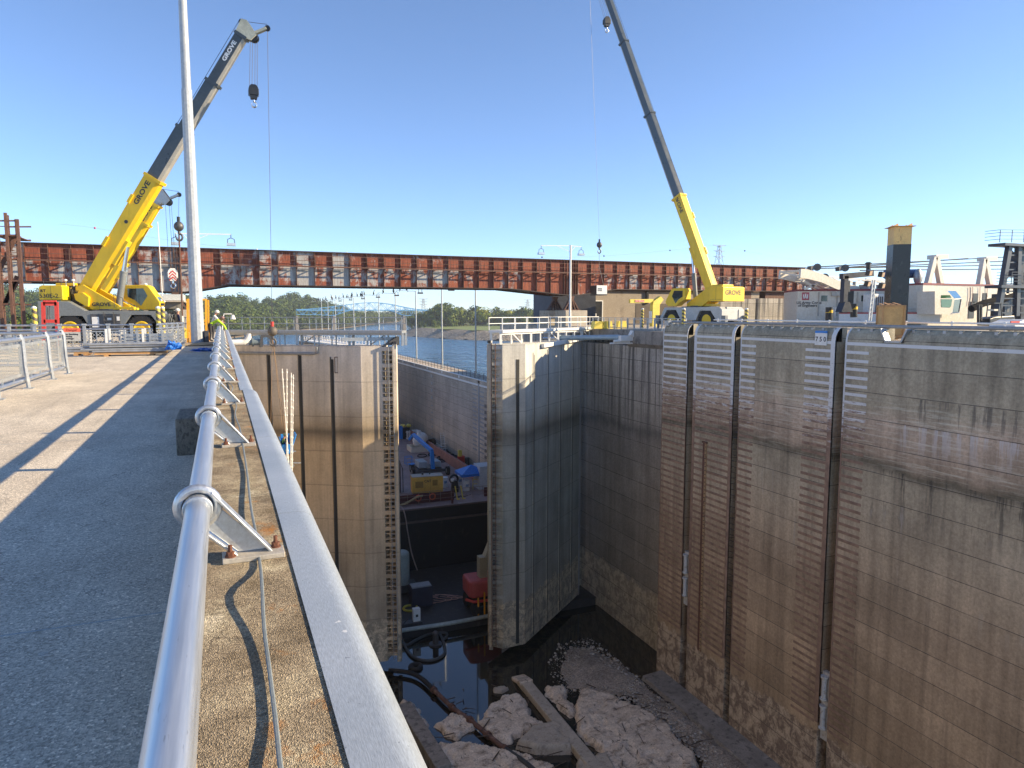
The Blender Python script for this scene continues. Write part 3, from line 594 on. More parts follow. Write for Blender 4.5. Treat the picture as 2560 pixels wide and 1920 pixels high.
b = MB(); b.bb(WX-0.09, WX, 42.62, 42.86, -24.6, -8.15); b.bb(WX-0.14, WX, 42.4, 42.95, -8.2, -8.08); b.build('back_channel', RUSTC, gb)
b = MB()
for i in range(54): b.bb(WX-0.106, WX-0.095, 42.45, 42.45+(0.12 if i % 5 else 0.17), -24.4+i*0.3, -24.34+i*0.3)
b.build_each('graduation', TXT_K, gb)

# ---------------------------------------------------------------- gate recess wall beyond, with corbel under the operating deck
rc = thing('recess_wall', 'dark streaked gate recess wall between the grey gate leaf and the brown lock wall', 'wall', (35.5, 56, -29))
b = MB(); b.bb(35.5, 37.5, 48.4, 66.0, -29.6, -1.5); b.bb(34.4, 90, 48.405, 48.9, -29.6, -0.03); b.bb(37.5, 90, 48.9, 66.0, -29.6, -0.03); b.build('wall_body', RW, rc)
b = MB(); b.prism([(35.0, -0.04), (35.0, -1.2), (35.7, -1.75), (37.6, -1.75), (37.6, -0.04)], 'y', 48.92, 56.9); b.prism([(35.6, -0.05), (35.6, -0.7), (37.5, -0.7), (37.5, -0.05)], 'y', 56.9, 66); b.build('corbel', CONC_D, rc)
b = MB(); b.bb(35.3, 35.49, 50.6, 50.95, -4.0, -1.9); b.bb(35.3, 35.49, 49.2, 49.42, -24.2, -23.2); b.build('steel_channel', STEEL, rc)
b = MB(); b.bb(33.6, 37.5, 66.0, 78, -29.6, -0.5); b.build('quoin_pier', RW, rc)
# right operating deck
b = MB(); b.bb(36.0, 95, 48.9, 68, -1.0, 0.0); b.bb(38.6, 95, 68.001, 98, -1.0, 0.0); b.bb(34.41, 95, -14, 48.88, -0.9, 0.0); b.build('right_deck', CONC_L, kind='structure')

# ---------------------------------------------------------------- downstream guide wall (right), lower than the lock
gw = thing('guide_wall', 'long low downstream guide wall with lamp posts beside the river', 'wall', (35, 160, -25))
b = MB(); b.bb(WX, 37.0, 73.1, 330, -26, -7.9); b.build('wall_body', GW, gw)
b = MB(); b.bb(WX-0.04, WX+0.02, 73.2, 330, -8.75, -8.5); b.bb(WX-0.02, WX+0.3, 73.2, 330, -7.95, -7.86)
for y in np.arange(84, 320, 9.0): b.bb(WX-0.05, WX+0.02, y, y+0.5, -8.35, -8.0)
b.build('white_trim', WHITE, gw)
b = MB()
for i in range(14): b.bb(WX-0.05, WX+0.03, 117, 117.9, -9.6-i*1.25, -9.1-i*1.25 - (0.3 if i > 3 else 0))
b.build('depth_marker', GALV, gw)
b = MB(); 
for k in range(15): 
    for y0, y1 in ((91.2, 93.0), (94.2, 95.9)): b.bb(WX-0.03, WX+0.02, y0, y1, -9.6-k*0.62, -9.4-k*0.62)
b.bb(WX-0.05, WX+0.05, 93.0, 93.5, -25, -8.0); b.build('ladder_armour', GALV_D, gw)
b = MB()
for k in range(16): b.bb(WX-0.12, WX+0.02, 90.2, 90.8, -11.5-k*0.9, -11.1-k*0.9)
b.build('line_hook', M('hook_grey', (0.2, 0.18, 0.16), 0.7), gw)
b = MB()
for y in np.arange(75, 328, 1.9): b.bar((33.8, y, -7.9), (33.8, y, -6.85), 0.06, 0.06)
for z in (-6.9, -7.4): b.bar((33.8, 75, z), (33.8, 328, z), 0.05, 0.05)
b.build('railing', STEEL, gw)

b = MB(); b.bb(-4.0, 0.44, 66.005, 330, -29.6, -7.9); tag(b.build('guide_wall', GW), 'sunlit guide wall running on behind the tan gate leaf', 'wall')  # second wall of the lock, mostly hidden, added for its warm bounce light
# ---------------------------------------------------------------- mitre gate leaves
ZB, ZT = -28.2, -1.1
def walkway(parent, A, B, w, z, extra=(), side=1, step=1.9):
    """gangway on posts: deck, kerb plate, railing (returned as parts of the leaf)"""
    A, B = Vector((*A[:2], 0)), Vector((*B[:2], 0)); d = (B-A).normalized(); n = Vector((d.y, -d.x, 0))*side; L = (B-A).length
    b = MB(); P = [A-n*w/2, B-n*w/2, B+n*w/2, A+n*w/2]
    b.prism([(p.x, p.y) for p in P], 'z', z-0.22, z); b.build('walkway_deck', WHITE if parent.get('pale') else GALV, parent)
    b = MB()
    for s in (-1, 1):
        k = int(L/step)
        for i in range(k+1):
            p = A + d*(L*i/k) + n*(s*(w/2-0.04)); b.bar((p.x, p.y, z), (p.x, p.y, z+1.07), 0.055, 0.055)
        for hz in (0.55, 1.07):
            p, q = A+n*(s*(w/2-0.04)), B+n*(s*(w/2-0.04)); b.bar((p.x, p.y, z+hz), (q.x, q.y, z+hz), 0.05, 0.05)
    b.build('railing', WHITE if parent.get('pale') else GALV, parent)
    b = MB(); k = int(L/1.5); r = random.Random(5)
    for i in range(k+1):
        for s in (-1, 1):
            p = A + d*(L*i/k) + n*(s*(w/2-0.25)); b.bar((p.x, p.y, ZT), (p.x, p.y, z-0.2), 0.10 if i % 3 else 0.2, 0.10)
        if i % 4 == 1 and i < k:
            p = A + d*(L*i/k) + n*(w/2-0.25); q = A + d*(L*(i+1)/k) + n*(w/2-0.25); b.bar((p.x, p.y, z-0.22), (q.x, q.y, ZT+0.05), 0.08, 0.08)
    for s in (-1, 1):
        p, q = A+n*(s*(w/2-0.25)), B+n*(s*(w/2-0.25)); b.bar((p.x, p.y, z-0.3), (q.x, q.y, z-0.3), 0.12, 0.18)
    b.build('walkway_support', WHITE if parent.get('pale') else GALV, parent)
def leaf(name, label, pts, mats, side, pale):
    """pts: hinge, bend, bay start, bay end (post) in plan along the visible upstream face"""
    H, Bn, Ba, Po = [Vector((p[0], p[1], 0)) for p in pts]; skin = mats
    t = thing(name, label, 'lock gate', (H.x, H.y, ZB)); t['pale'] = pale
    dv = (Bn-H).normalized(); nb = Vector((-dv.y, dv.x, 0)); nb = nb if nb.y > 0 else -nb      # away from the camera
    th = 1.7
    poly = [H, Bn, Ba, Ba+nb*th*0.9, H+nb*th]
    b = MB(); b.prism([(p.x, p.y) for p in poly], 'z', ZB, ZT); b.build('skin_plate', skin, t)
    # open ribbed bay at the toe and the mitre post
    e = (Po-Ba).normalized(); nn = Vector((-e.y, e.x, 0)); nn = nn if nn.y > 0 else -nn; L = (Po-Ba).length
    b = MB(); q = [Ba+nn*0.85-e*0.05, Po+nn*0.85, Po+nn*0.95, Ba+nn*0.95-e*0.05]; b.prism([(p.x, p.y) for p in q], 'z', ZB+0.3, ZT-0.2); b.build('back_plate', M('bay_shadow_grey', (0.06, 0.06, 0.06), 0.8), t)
    b = MB(); z = ZT-0.25; k = 0
    while z > ZB+0.3:
        h = 0.32 if k % 3 == 0 else 0.07; pr = 0.0 if k % 3 == 0 else 0.06
        q = [Ba+nn*pr, Po-e*0.06+nn*pr, Po-e*0.06+nn*0.6, Ba+nn*0.6]; b.prism([(p.x, p.y) for p in q], 'z', z-h/2, z+h/2)
        z -= 0.46; k += 1
    m = Ba.lerp(Po, 0.42); b.bar((m.x+nn.x*0.3, m.y+nn.y*0.3, ZB+0.3), (m.x+nn.x*0.3, m.y+nn.y*0.3, ZT-0.2), 0.12, 0.16); b.build('toe_rib', skin, t)
    b = MB(); q = [Po-e*0.05-nn*0.12, Po+e*0.28-nn*0.05, Po+e*0.28+nn*0.75, Po-e*0.05+nn*0.75]; b.prism([(p.x, p.y) for p in q], 'z', ZB-0.05, ZT+0.15)
    b.build('mitre_post', skin, t)
    b = MB(); q = [Po+e*0.06-nn*0.3, Po+e*0.34-nn*0.3, Po+e*0.34+nn*0.9, Po+e*0.06+nn*0.9]; b.prism([(p.x, p.y) for p in q], 'z', ZT+0.151, ZT+0.36)
    b.build('post_cap', BLACKM if pale else STEEL, t)
    b = MB(); c = Po+e*0.02-nn*0.2; c2 = Po-e*0.33-nn*0.2
    for p in (c, c2): b.bar((p.x, p.y, ZB+0.2), (p.x, p.y, ZT+0.1), 0.05, 0.05)
    z = ZB+0.4
    while z < ZT: b.bar((c.x, c.y, z), (c2.x, c2.y, z), 0.03, 0.03); z += 0.35
    b.build('toe_ladder', RUSTC if pale else GALV_D, t)
    b = MB(); q = [H-dv*0.35-nb*0.02, H+dv*0.02-nb*0.05, H+dv*0.02+nb*1.7, H-dv*0.35+nb*1.7]; b.prism([(p.x, p.y) for p in q], 'z', ZB-0.05, ZT+0.1); b.build('quoin_post', GALV_D if pale else skin, t)
    return t, dv, nb
zr = ZB
hR = (33.9, 63.6); bR = atz(1312, 1610, ZB); aR = atz(1257, 1622, ZB); pR = atz(1231, 1622, ZB)
rl, dR, nR = leaf('gate_leaf', 'grey mitre gate leaf with a sunlit white top corner', (hR, bR, aR, pR), GATE, 1, 1)
mir = lambda p: (2*16.97-p[0], p[1])
hL = (0.05, 63.6); LA = mir(aR); LB_ = mir(bR)
bL = on_line(906.6, hL, (13.0, 55.9)); aL = bL + (Vector((LA[0], LA[1]))-bL); 
aL = on_line(958.6, bL, bL+Vector((1.0, -0.12))); pL = on_line(986, aL, aL+Vector((1.0, -0.35)))
ll, dL, nL = leaf('gate_leaf', 'tan stained mitre gate leaf hung behind the basket worker', (hL, bL, aL, pL), GATEL, -1, 0)
# vertical guide channels on the two faces
def channels(t, H, d, nb, pxs, z1, m1, m2):
    b1 = MB(); b2 = MB()
    for i, px in enumerate(pxs):
        p = on_line(px, H, Vector(H[:2])+Vector(d[:2])); p = Vector((p.x, p.y, 0)); zt = z1 if isinstance(z1, float) else z1[i]
        c = p - nb*0.03; b1.prism([(q.x, q.y) for q in (c-d*0.10, c+d*0.10, c+d*0.10+nb*0.05, c-d*0.10+nb*0.05)], 'z', ZB+0.2, zt)
        c = p - nb*0.07 + d*(0.15 if t is rl else -0.15); b2.prism([(q.x, q.y) for q in (c-d*0.05, c+d*0.05, c+d*0.05+nb*0.1, c-d*0.05+nb*0.1)], 'z', ZB+0.2, zt+0.2)
    b1.build_each('guide_channel', m1, t); b2.build_each('guide_pipe', m2, t)
DCH = M('channel_dark', (0.035, 0.035, 0.033), 0.8, 0, 0.3, 2)
channels(rl, hR, dR, nR, (1334, 1369, 1400, 1430), (-2.1, -1.95, -1.5, -1.35), DCH, GATE)
channels(ll, hL, dL, nL, (602, 680, 757, 836), (-1.9, -1.9, -1.9, -2.2), DCH, STEEL)
e = (Vector(bR)-Vector(aR)); e.z = 0; e.normalize(); n_ = Vector((e.y, -e.x, 0)); n_ = n_ if n_.y < 0 else -n_
b = MB(); p = on_line(1294, aR, bR); c = Vector((p.x, p.y, 0))+n_*0.03; b.prism([(q.x, q.y) for q in (c-e*0.15, c+e*0.15, c+e*0.15-n_*0.05, c-e*0.15-n_*0.05)], 'z', ZB+0.2, -2.4); b.build('guide_channel', DCH, rl)
# top pipes and rail beams
p0 = Vector((*hL, 0))-nL*0.12; p1 = on_line(800, hL, bL); p1 = Vector((p1.x, p1.y, 0))-nL*0.12
b = MB(); b.tube([(p0.x, p0.y, -1.75), (p1.x-0.3, p1.y+0.2, -1.75), (p1.x, p1.y, -1.68), (p1.x, p1.y, -1.2)], 0.11, 8); b.build('top_pipe', GALV_D, ll, smooth=True)
p0 = on_line(1350, hR, bR); q0 = Vector((p0.x, p0.y, 0))-nR*0.25; q1 = Vector((*hR, 0))-nR*0.25-dR*0.3
b = MB(); b.bar((q0.x, q0.y, -1.35), (q1.x, q1.y, -1.0), 0.3, 0.35); b.build('top_beam', WHITE, rl)
b = MB(); p = on_line(846, hL, bL); q = Vector((p.x, p.y, 0))-nL*0.04
b.bar((q.x-0.12, q.y, -3.3), (q.x-0.12, q.y, -2.0), 0.05, 0.05); b.bar((q.x+0.12, q.y, -3.3), (q.x+0.12, q.y, -2.0), 0.05, 0.05); b.bar((q.x-0.12, q.y, -2.02), (q.x+0.12, q.y, -2.02), 0.05, 0.05); b.bar((q.x-0.12, q.y, -3.3), (q.x+0.12, q.y, -3.3), 0.05, 0.05); b.build('rusty_hatch_frame', RUSTC, ll)
# gangways
A = Vector(aR)+nR*0.6; walkway(rl, Vector(aR)+nR*0.7-dR*0.1, Vector((36.4, 65.6, 0)), 1.5, 0.12)
walkway(ll, Vector((*aL, 0))+nL*0.5+Vector((1.6, -0.6, 0)), Vector((-3.2, 66.4, 0)), 1.5, 0.15)
b = MB(); p = on_line(930, aL, bL); b.box((p.x-0.6, p.y+0.4, -0.55), (3.2, 0.3, 0.28)); b.box((p.x+0.9, p.y+0.5, -0.55), (2.6, 0.3, 0.24)); b.build('top_beam', GALV, ll)
b = MB(); c = Vector((*aL, 0)); b.prism([(c.x+0.2, ZT+0.05), (c.x+1.3, ZT+0.75), (c.x+1.45, ZT+0.75), (c.x+1.45, ZT+0.05)], 'y', c.y-0.1, c.y+0.5); b.build('toe_bracket', STEEL, ll)
# operating cylinders
hy = thing('gate_cylinder', 'grey blue hydraulic cylinder reaching from the grey gate leaf to its recess', 'hydraulic arm', (36, 60, -0.6))
a0 = atx(1400, 845, 33.0); a1 = atx(1547, 843, 35.4); a2 = Vector((36.6, 55.9, -0.85))
a0 = aty(1398, 845, 61.5); a1 = aty(1548, 843, 56.0)
b = MB(); b.cyl(a0, a1, 0.24, n=16); b.cyl(a0-(a1-a0)*0.01, a0+(a1-a0)*0.02, 0.3, n=16); b.build('barrel', M('cylinder_blue_grey', (0.30, 0.40, 0.47), 0.4, 0.1, 0.1, 2), hy, smooth=True)
b = MB(); b.cyl(a0, a0-(a1-a0)*0.28, 0.11, n=10); b.build('rod', CHROME, hy, smooth=True)
b = MB(); c = a1+Vector((0.5, -0.2, -0.1)); b.box(c, (1.3, 0.8, 0.5)); b.box(c+Vector((0.7, -0.3, 0.35)), (0.7, 0.5, 0.5), Matrix.Rotation(0.5, 3, 'Y')); b.bar(c+Vector((-1.5, 0.2, -0.45)), c+Vector((1.0, -0.3, -0.45)), 0.15, 0.15); b.cyl(c+Vector((-1.2, 0, -0.25)), c+Vector((0.4, -0.2, -0.25)), 0.14); b.build('anchor_bracket', WHITE, hy, bevel=0.03)
hy2 = thing('gate_cylinder', 'white elbow pipe and grey cylinder on top of the tan gate leaf', 'hydraulic arm', (3, 60, -1))
y = 60.8; g = lambda px, py: aty(px, py, y)
b = MB(); b.tube([g(570, 857), g(590, 857), g(612, 856)], 0.27, 10); b.tube([g(608, 856), g(618, 852), g(622, 842), g(623, 834)], [0.27, 0.27, 0.22, 0.14], 10); b.build('elbow_pipe', WHITE, hy2, smooth=True)
b = MB(); b.cyl(g(622, 856), g(652, 855), 0.24, n=14); b.cyl(g(630, 856), g(634, 856), 0.34, n=14); b.build('barrel', M('cylinder_grey', (0.16, 0.2, 0.22), 0.4), hy2, smooth=True)
b = MB(); c = g(664, 852); b.prism([(c.x-0.5, c.z-0.5), (c.x-0.35, c.z+0.5), (c.x+0.4, c.z+0.5), (c.x+0.75, c.z-0.5), (c.x+0.5, c.z-0.5), (c.x+0.25, c.z+0.3), (c.x-0.2, c.z+0.3), (c.x-0.25, c.z-0.5)], 'y', y-0.3, y+0.3); b.build('anchor_bracket', STEEL, hy2)

# ---------------------------------------------------------------- rusted plate girder service bridge, y = 78
BY = 78.0
br = thing('girder_bridge', 'long rusted plate girder bridge crossing over the lock', 'bridge', (17, BY, 4))
ZTOP, ZBOT, ZW = 8.0, 4.55, 6.45
xb = [-24, -14.0, -5.0, -3.2, 1.0, 32.0, 39.2, 41.2, 46.5, 78.0]; zb = [4.55, 4.55, 3.72, 3.72, 4.5, 4.5, 3.85, 3.85, 4.6, 4.7]
b = MB()
for y in (BY, BY+4.6): b.prism([(-24, ZTOP)] + list(zip(xb, zb)) + [(78, ZTOP)], 'y', y, y+0.05)
b.build('girder_web', GIRD, br)
b = MB()
for y in (BY, BY+4.6):
    b.bb(-24, 78, y-0.28, y+0.28, ZTOP, ZTOP+0.09)
    for i in range(len(xb)-1): b.bar((xb[i], y, zb[i]-0.05), (xb[i+1], y, zb[i+1]-0.05), 0.62, 0.10)
b.build('flange', M('dark_flange', (0.045, 0.03, 0.027), 0.7, 0, 0.3, 1), br)
b = MB(); xk = [-24+1.857*i for i in range(56)]
for x in xk:
    zz = float(np.interp(x, xb, zb)); b.bb(x-0.02, x+0.02, BY-0.26, BY-0.002, zz+0.02, ZTOP-0.02)
for x in (-4.4, -4.1, -3.8, -3.5, 39.5, 39.9, 40.3, 40.7, 41.0): b.bb(x-0.03, x+0.03, BY-0.28, BY-0.002, float(np.interp(x, xb, zb))+0.02, ZTOP-0.02)
b.build_each('stiffener', RUSTC, br)
b = MB(); b2 = MB(); rr = random.Random(3)
for i, x in enumerate(xk):                                      # walkway brackets, kick plates hung between them
    b.bb(x-0.04, x+0.04, BY-1.0, BY-0.27, ZW-0.2, ZW-0.08)
    b2.bb(x+0.06, x+1.857-0.62, BY-0.19, BY-0.15, ZW-0.32, ZTOP-0.32)
b.bb(-24, 78, BY-1.02, BY-0.95, ZW-0.08, ZW+0.06); b.build('walkway', RUSTC, br); b2.build_each('rust_panel', GIRD, br)
b = MB()
for i, x in enumerate(xk):
    if i % 2 == 0: b.bb(x-0.03, x+0.03, BY-1.0, BY-0.94, ZW+0.06, ZW+1.12)
for z in (ZW+0.6, ZW+1.1): b.bb(-24, 78, BY-0.99, BY-0.95, z-0.025, z+0.025)
b.build('handrail', RUSTC, br)
b = MB(); b.bb(-24, 78, BY+0.3, BY+4.4, ZTOP-0.9, ZTOP-0.6); b.build('deck_slab', CONC_D, br)
for x in (-4.1, 40.2):
    for y in (BY, BY+4.6):
        b = MB()
        b.prism([(x-0.35, 3.65), (x+0.35, 3.65), (x+0.22, 3.2), (x-0.22, 3.2)], 'y', y-0.3, y+0.3); b.cyl((x, y-0.4, 3.2), (x, y+0.4, 3.2), 0.14)
        for k in (-1.0, -0.5, 0, 0.5, 1.0): b.bar((x+k*0.25, y, 3.15), (x+k*0.95, y, 1.98), 0.12, 0.5, (0, 1, 0))
        b.bb(x-1.15, x+1.15, y-0.4, y+0.4, 1.9, 2.0)
        b.build('bearing', RUSTC, br)
b = MB()
for x in (-4.1, 40.2):
    for y in (BY, BY+4.6): b.bb(x-1.5, x+1.5, y-1.5, y+1.5, -0.5 if x > 0 else -1, 1.9)
b.build_each('bearing_pier', CONC_L, br, bevel=0.04)
# pier on the far right end
b = MB(); b.bb(62, 68.6, BY-0.6, BY+6, -0.02, 3.5); b.bb(69.0, 76.5, BY-0.7, BY+6, -0.02, 3.6); b.build_each('end_pier', RW, br)
b = MB(); b.bb(67, 68.5, BY+0.2, BY+1.4, 3.5, 4.6); b.bb(71, 74.5, BY+0.2, BY+1.4, 3.6, 4.6); b.build_each('end_bearing', RUSTC, br)
# powerhouse wall under and behind the bridge
ph = thing('concrete_building', 'tan concrete building under the bridge end, shaded side coloured grey, with a dark doorway', 'building', (60, 92, 0))
b = MB(); b.bb(49.2, 110, 92, 96, -0.02, 5.5); b.build('front_wall', M('tan_concrete', (0.33, 0.28, 0.22), 0.85, 0, 0.15, 0.6, 0.1, (0.24, 0.2, 0.16), 0.6), ph)
b = MB(); b.prism([(43.2, 89.5), (49.3, 88.0), (49.3, 96), (43.2, 96)], 'z', -0.03, 6.5); b.build('corner_block', M('shaded_side_concrete', (0.10, 0.105, 0.12), 0.85, 0, 0.25, 0.8, 0.1), ph)  # shaded side of the same building, its shade put into a dark blue-grey
b = MB(); b.bb(50.0, 52.6, 91.9, 92.01, 0.0, 3.3); b.build('doorway', BLACKM, ph); b = MB(); b.bb(49.9, 50.05, 91.85, 92.02, 0, 3.45); b.bb(52.55, 52.7, 91.85, 92.02, 0, 3.45); b.bb(50.05, 52.55, 91.85, 92.02, 3.3, 3.45); b.bb(51.0, 51.6, 91.84, 91.9, 1.0, 1.5); b.build('door_frame', WHITE, ph)
b = MB(); b.bb(49.2, 110, 91.6, 91.99, 4.9, 5.5); b.bb(60.2, 60.6, 91.7, 92, 3, 4.9); b.build('roof_beam', BLACKM, ph)
b = MB(); b.bb(58.5, 66, 91.96, 92.02, 0.0, 3.0); b.build('recess', M('brown_recess', (0.12, 0.10, 0.085), 0.8), ph)
# ---------------------------------------------------------------- parapet, coping, handrail
PT = 0.675
pw = thing('parapet_wall', 'lichen stained concrete parapet with a brushed steel nosing along the lock edge', 'parapet', (0, 15, 0))
b = MB()
for y0, y1 in ((-12, 5.47), (5.475, 10.6), (10.605, 20), (20.005, 31), (31.005, 42)): b.bb(-0.135, 0.27, y0, y1, -1.0, PT)
b.build_each('parapet_body', PARA, pw, bevel=0.010)
def cope(y0, y1, dx=0.0, dz=0.0):
    prof = [(0.207+dx, PT+0.002), (0.207+dx, PT+0.005+dz)]
    cx, cz, r = 0.295+dx, PT-0.078, 0.083+dz
    prof += [(cx+r*math.sin(t), cz+r*math.cos(t)) for t in np.linspace(0, math.pi/2, 9)] + [(cx+r+0.015, -0.9), (0.271, -0.9), (0.271, PT+0.002)]
    b = MB(); b.prism(prof, 'y', y0, y1); b.build('coping_plate', COPE, pw, smooth=True)
for y0, y1, dx in ((-12, 3.32, 0), (3.325, 5.47, 0), (5.476, 8.94, 0), (8.95, 12.7, -0.03), (12.705, 17, -0.03), (17.006, 24, -0.03), (24.006, 41.9, -0.03)): cope(y0, y1, dx)
b = MB(); b.bb(-0.52, -0.139, 8.6, 9.5, -0.01, 0.42); tag(b.build('bollard_block', M('pebbly_concrete', (0.26, 0.225, 0.18), 0.95, 0, 0.3, 14, 0.8, (0.13, 0.11, 0.09), 0.55), bevel=0.02), 'small rough concrete block standing against the parapet', 'concrete block')
PX, PZ, PR = -0.106, 0.884, 0.0425
hr = thing('handrail', 'silver pipe handrail on slanted brackets running along the parapet', 'handrail', (PX, 15, PT))
b = MB(); b.tube([(PX, y, PZ+0.002*math.sin(y*1.3)) for y in np.linspace(-2.5, 37, 60)], PR, 20); b.build('pipe', RAILM, hr, smooth=True)
for k in range(15):
    y = 2.78 + 2.42*k
    b = MB()
    b.torus((PX, y, PZ+0.003), (0, 1, 0), PR+0.026, 0.018, 24, 8)
    b.cyl((PX, y-0.047, PZ), (PX, y-0.009, PZ), PR+0.010, n=24); b.cyl((PX, y+0.009, PZ), (PX, y+0.042, PZ), PR+0.010, n=24)
    web = [(PX+0.042, PZ+0.025), (0.138, PT+0.024), (0.028, PT+0.024), (PX-0.008, PZ-0.05)]
    b.prism(web, 'y', y-0.005, y+0.005)
    b.bar((PX+0.047, y, PZ+0.055), (0.145, y, PT+0.016), 0.064, 0.010, (1, 0, 1)); b.bar((PX-0.03, y, PZ-0.047), (0.022, y, PT+0.016), 0.064, 0.010, (1, 0, 1))
    pb = b.build('bracket', RAILM, hr, smooth=True, bevel=0.0025)
    b = MB(); b.box((0.08, y-0.017, PT+0.010), (0.22, 0.098, 0.019)); b.build('base_plate', M('plate_aluminium', (0.42, 0.39, 0.34), 0.6, 0.3, 0.15, 9, 0.1), pb, bevel=0.0025)
    for x, dy in ((-0.002, -0.038), (0.162, 0.017)):
        b = MB(); b.cyl((x, y+dy, PT+0.0195), (x, y+dy, PT+0.024), 0.020, n=14); b.cyl((x, y+dy, PT+0.024), (x, y+dy, PT+0.039), 0.015, n=6); b.cyl((x, y+dy, PT+0.039), (x, y+dy, PT+0.064), 0.0076, n=8); b.build('bolt', RUSTB, pb)
cp = [(714, 1980), (700, 1900), (688, 1780), (672, 1650), (660, 1560), (655, 1468), (650, 1400), (640, 1330), (627, 1260), (617, 1170), (609, 1120), (600, 1070), (590, 1040)]
pts = [atz(px, py, PT+0.03) for px, py in cp]
for i, p in enumerate(pts): p.z = PT+0.010+0.012*(0.5+0.5*math.sin(i*1.9)) + (0.03 if i == 5 else 0)
yy = pts[-1].y; x0 = pts[-1].x
for k in range(60): yy += 0.38; pts.append(Vector((x0-0.004*k*0.3+0.02*math.sin(k*1.3), yy, PT+0.010+0.012*abs(math.sin(k*0.8)))))
def smooth_pts(P, n=4):
    out = []
    for i in range(len(P)-1):
        a, b_, c, d = P[max(i-1, 0)], P[i], P[i+1], P[min(i+2, len(P)-1)]
        for k in range(n):
            t = k/n; out.append(0.5*((2*b_)+(c-a)*t+(2*a-5*b_+4*c-d)*t*t+(3*b_-a-3*c+d)*t**3))
    return out+[P[-1]]
b = MB(); b.tube(smooth_pts(pts), 0.0055, 6); tag(b.build('cable', M('grey_cable', (0.15, 0.175, 0.19), 0.6, 0, 0.15, 9), smooth=True), 'thin grey electric cable lying along the top of the parapet', 'cable')

def P(px, py, y): return aty(px, py, y)
# ---------------------------------------------------------------- tall light mast
pb_ = atz(495, 862, 0.0); pb_.y += 0.2
mast = thing('light_mast', 'tall pale grey tapering steel mast beside the parapet', 'pole', tuple(pb_))
zs = aty(470, 225, pb_.y).z
MAST = M('mast_grey', (0.36, 0.39, 0.43), 0.5, 0.15, 0.10, 1.0, 0, (0.42, 0.44, 0.45), 0.6)
b = MB(); b.cyl((pb_.x, pb_.y, 0.0), (pb_.x, pb_.y, zs), 0.32, 0.24, 12); b.build('lower_shaft', MAST, mast)
b = MB(); b.cyl((pb_.x, pb_.y, zs-0.4), (pb_.x, pb_.y, 24), 0.215, 0.14, 20); b.build('upper_shaft', MAST, mast, smooth=True)
b = MB(); b.cyl((pb_.x, pb_.y, 0), (pb_.x, pb_.y, 0.06), 0.52, n=12); b.box((pb_.x+0.42, pb_.y-0.1, 0.35), (0.2, 0.3, 0.7)); b.build('base_flange', STEEL, mast)
b = MB()
for p in ((pb_.x-0.2, pb_.y-1.2, 0.04), (pb_.x+0.5, pb_.y-0.6, 0.05)): b.sphere(p, 0.9, (1.0, 0.7, 0.1), 14, 6)
tag(b.build('sand_heap', M('sand_sack', (0.36, 0.28, 0.18), 0.9), smooth=True), 'low heap of sand at the foot of the mast', 'sand heap')

# ---------------------------------------------------------------- near mesh guard fence
def guard_fence(name, label, P, hts, mesh, back=None):
    t = thing(name, label, 'fence', tuple(P[0])); H = 1.08
    for i, p in enumerate(P):
        d = (P[min(i+1, len(P)-1)]-P[max(i-1, 0)]).normalized(); n = Vector((d.y, -d.x, 0))
        b = MB(); b.tube([p+n*0.10+Vector((0, 0, 0)), p+n*0.055+Vector((0, 0, 0.5)), p+Vector((0, 0, H-0.05))+n*0.04, p+Vector((0, 0, H+0.05)), p+Vector((0, 0, H+0.03))-n*0.06, p+Vector((0, 0, H-0.08))-n*0.08], 0.042, 8)
        b.box(p+n*0.1+Vector((0, 0, 0.012)), (0.18, 0.18, 0.024)); b.build('post', GALV, t, smooth=True)
    b = MB(); b.tube([p+Vector((0, 0, H-0.03)) for p in P], 0.045, 10); b.build('top_rail', ALU, t, smooth=True)
    b = MB(); b.tube([p+Vector((0, 0, 0.17)) for p in P], 0.045, 10); b.build('bottom_rail', ALU, t, smooth=True)
    for i in range(len(P)-1):
        p, q = P[i], P[i+1]; d = (q-p); L = d.length; d = d/L; a, c = p+d*0.08, q-d*0.08
        b = MB(); z0, z1 = 0.30, H-0.16
        for s, e in (((a, z0), (a, z1)), ((c, z0), (c, z1)), ((a, z0), (c, z0)), ((a, z1), (c, z1))): b.bar(s[0]+Vector((0, 0, s[1])), e[0]+Vector((0, 0, e[1])), 0.012, 0.06, (d.y, -d.x, 0) if s[0] is e[0] else (0, 0, 1))
        for k in (0.3, 0.7): m = a.lerp(c, k); b.bar(m+Vector((0, 0, 0.2)), m+Vector((0, 0, z0)), 0.03, 0.03); b.bar(m+Vector((0, 0, z1)), m+Vector((0, 0, H-0.05)), 0.03, 0.03)
        fr = b.build('panel_frame', GALV, t)
        b = MB(); b.add([a+Vector((0, 0, z0)), c+Vector((0, 0, z0)), c+Vector((0, 0, z1)), a+Vector((0, 0, z1))], [(0, 1, 2, 3)]); b.build('wire_mesh', mesh, fr)
    return t
FP = [Vector((x, y, 0)) for x, y in ((-3.95, 13.4), (-3.95, 15.5), (-3.92, 17.56), (-3.90, 19.77), (-3.86, 21.43))]
guard_fence('mesh_fence', 'near guard fence of silver pipe and expanded mesh panels', FP, 1, MESHW)
FP = [Vector((x, y, 0)) for x, y in ((-4.1, 22.6), (-6.0, 22.9), (-8.2, 23.2), (-10.4, 23.5))]
guard_fence('mesh_fence', 'shaded return run of the guard fence behind the nearest run', FP, 1, MESHW)
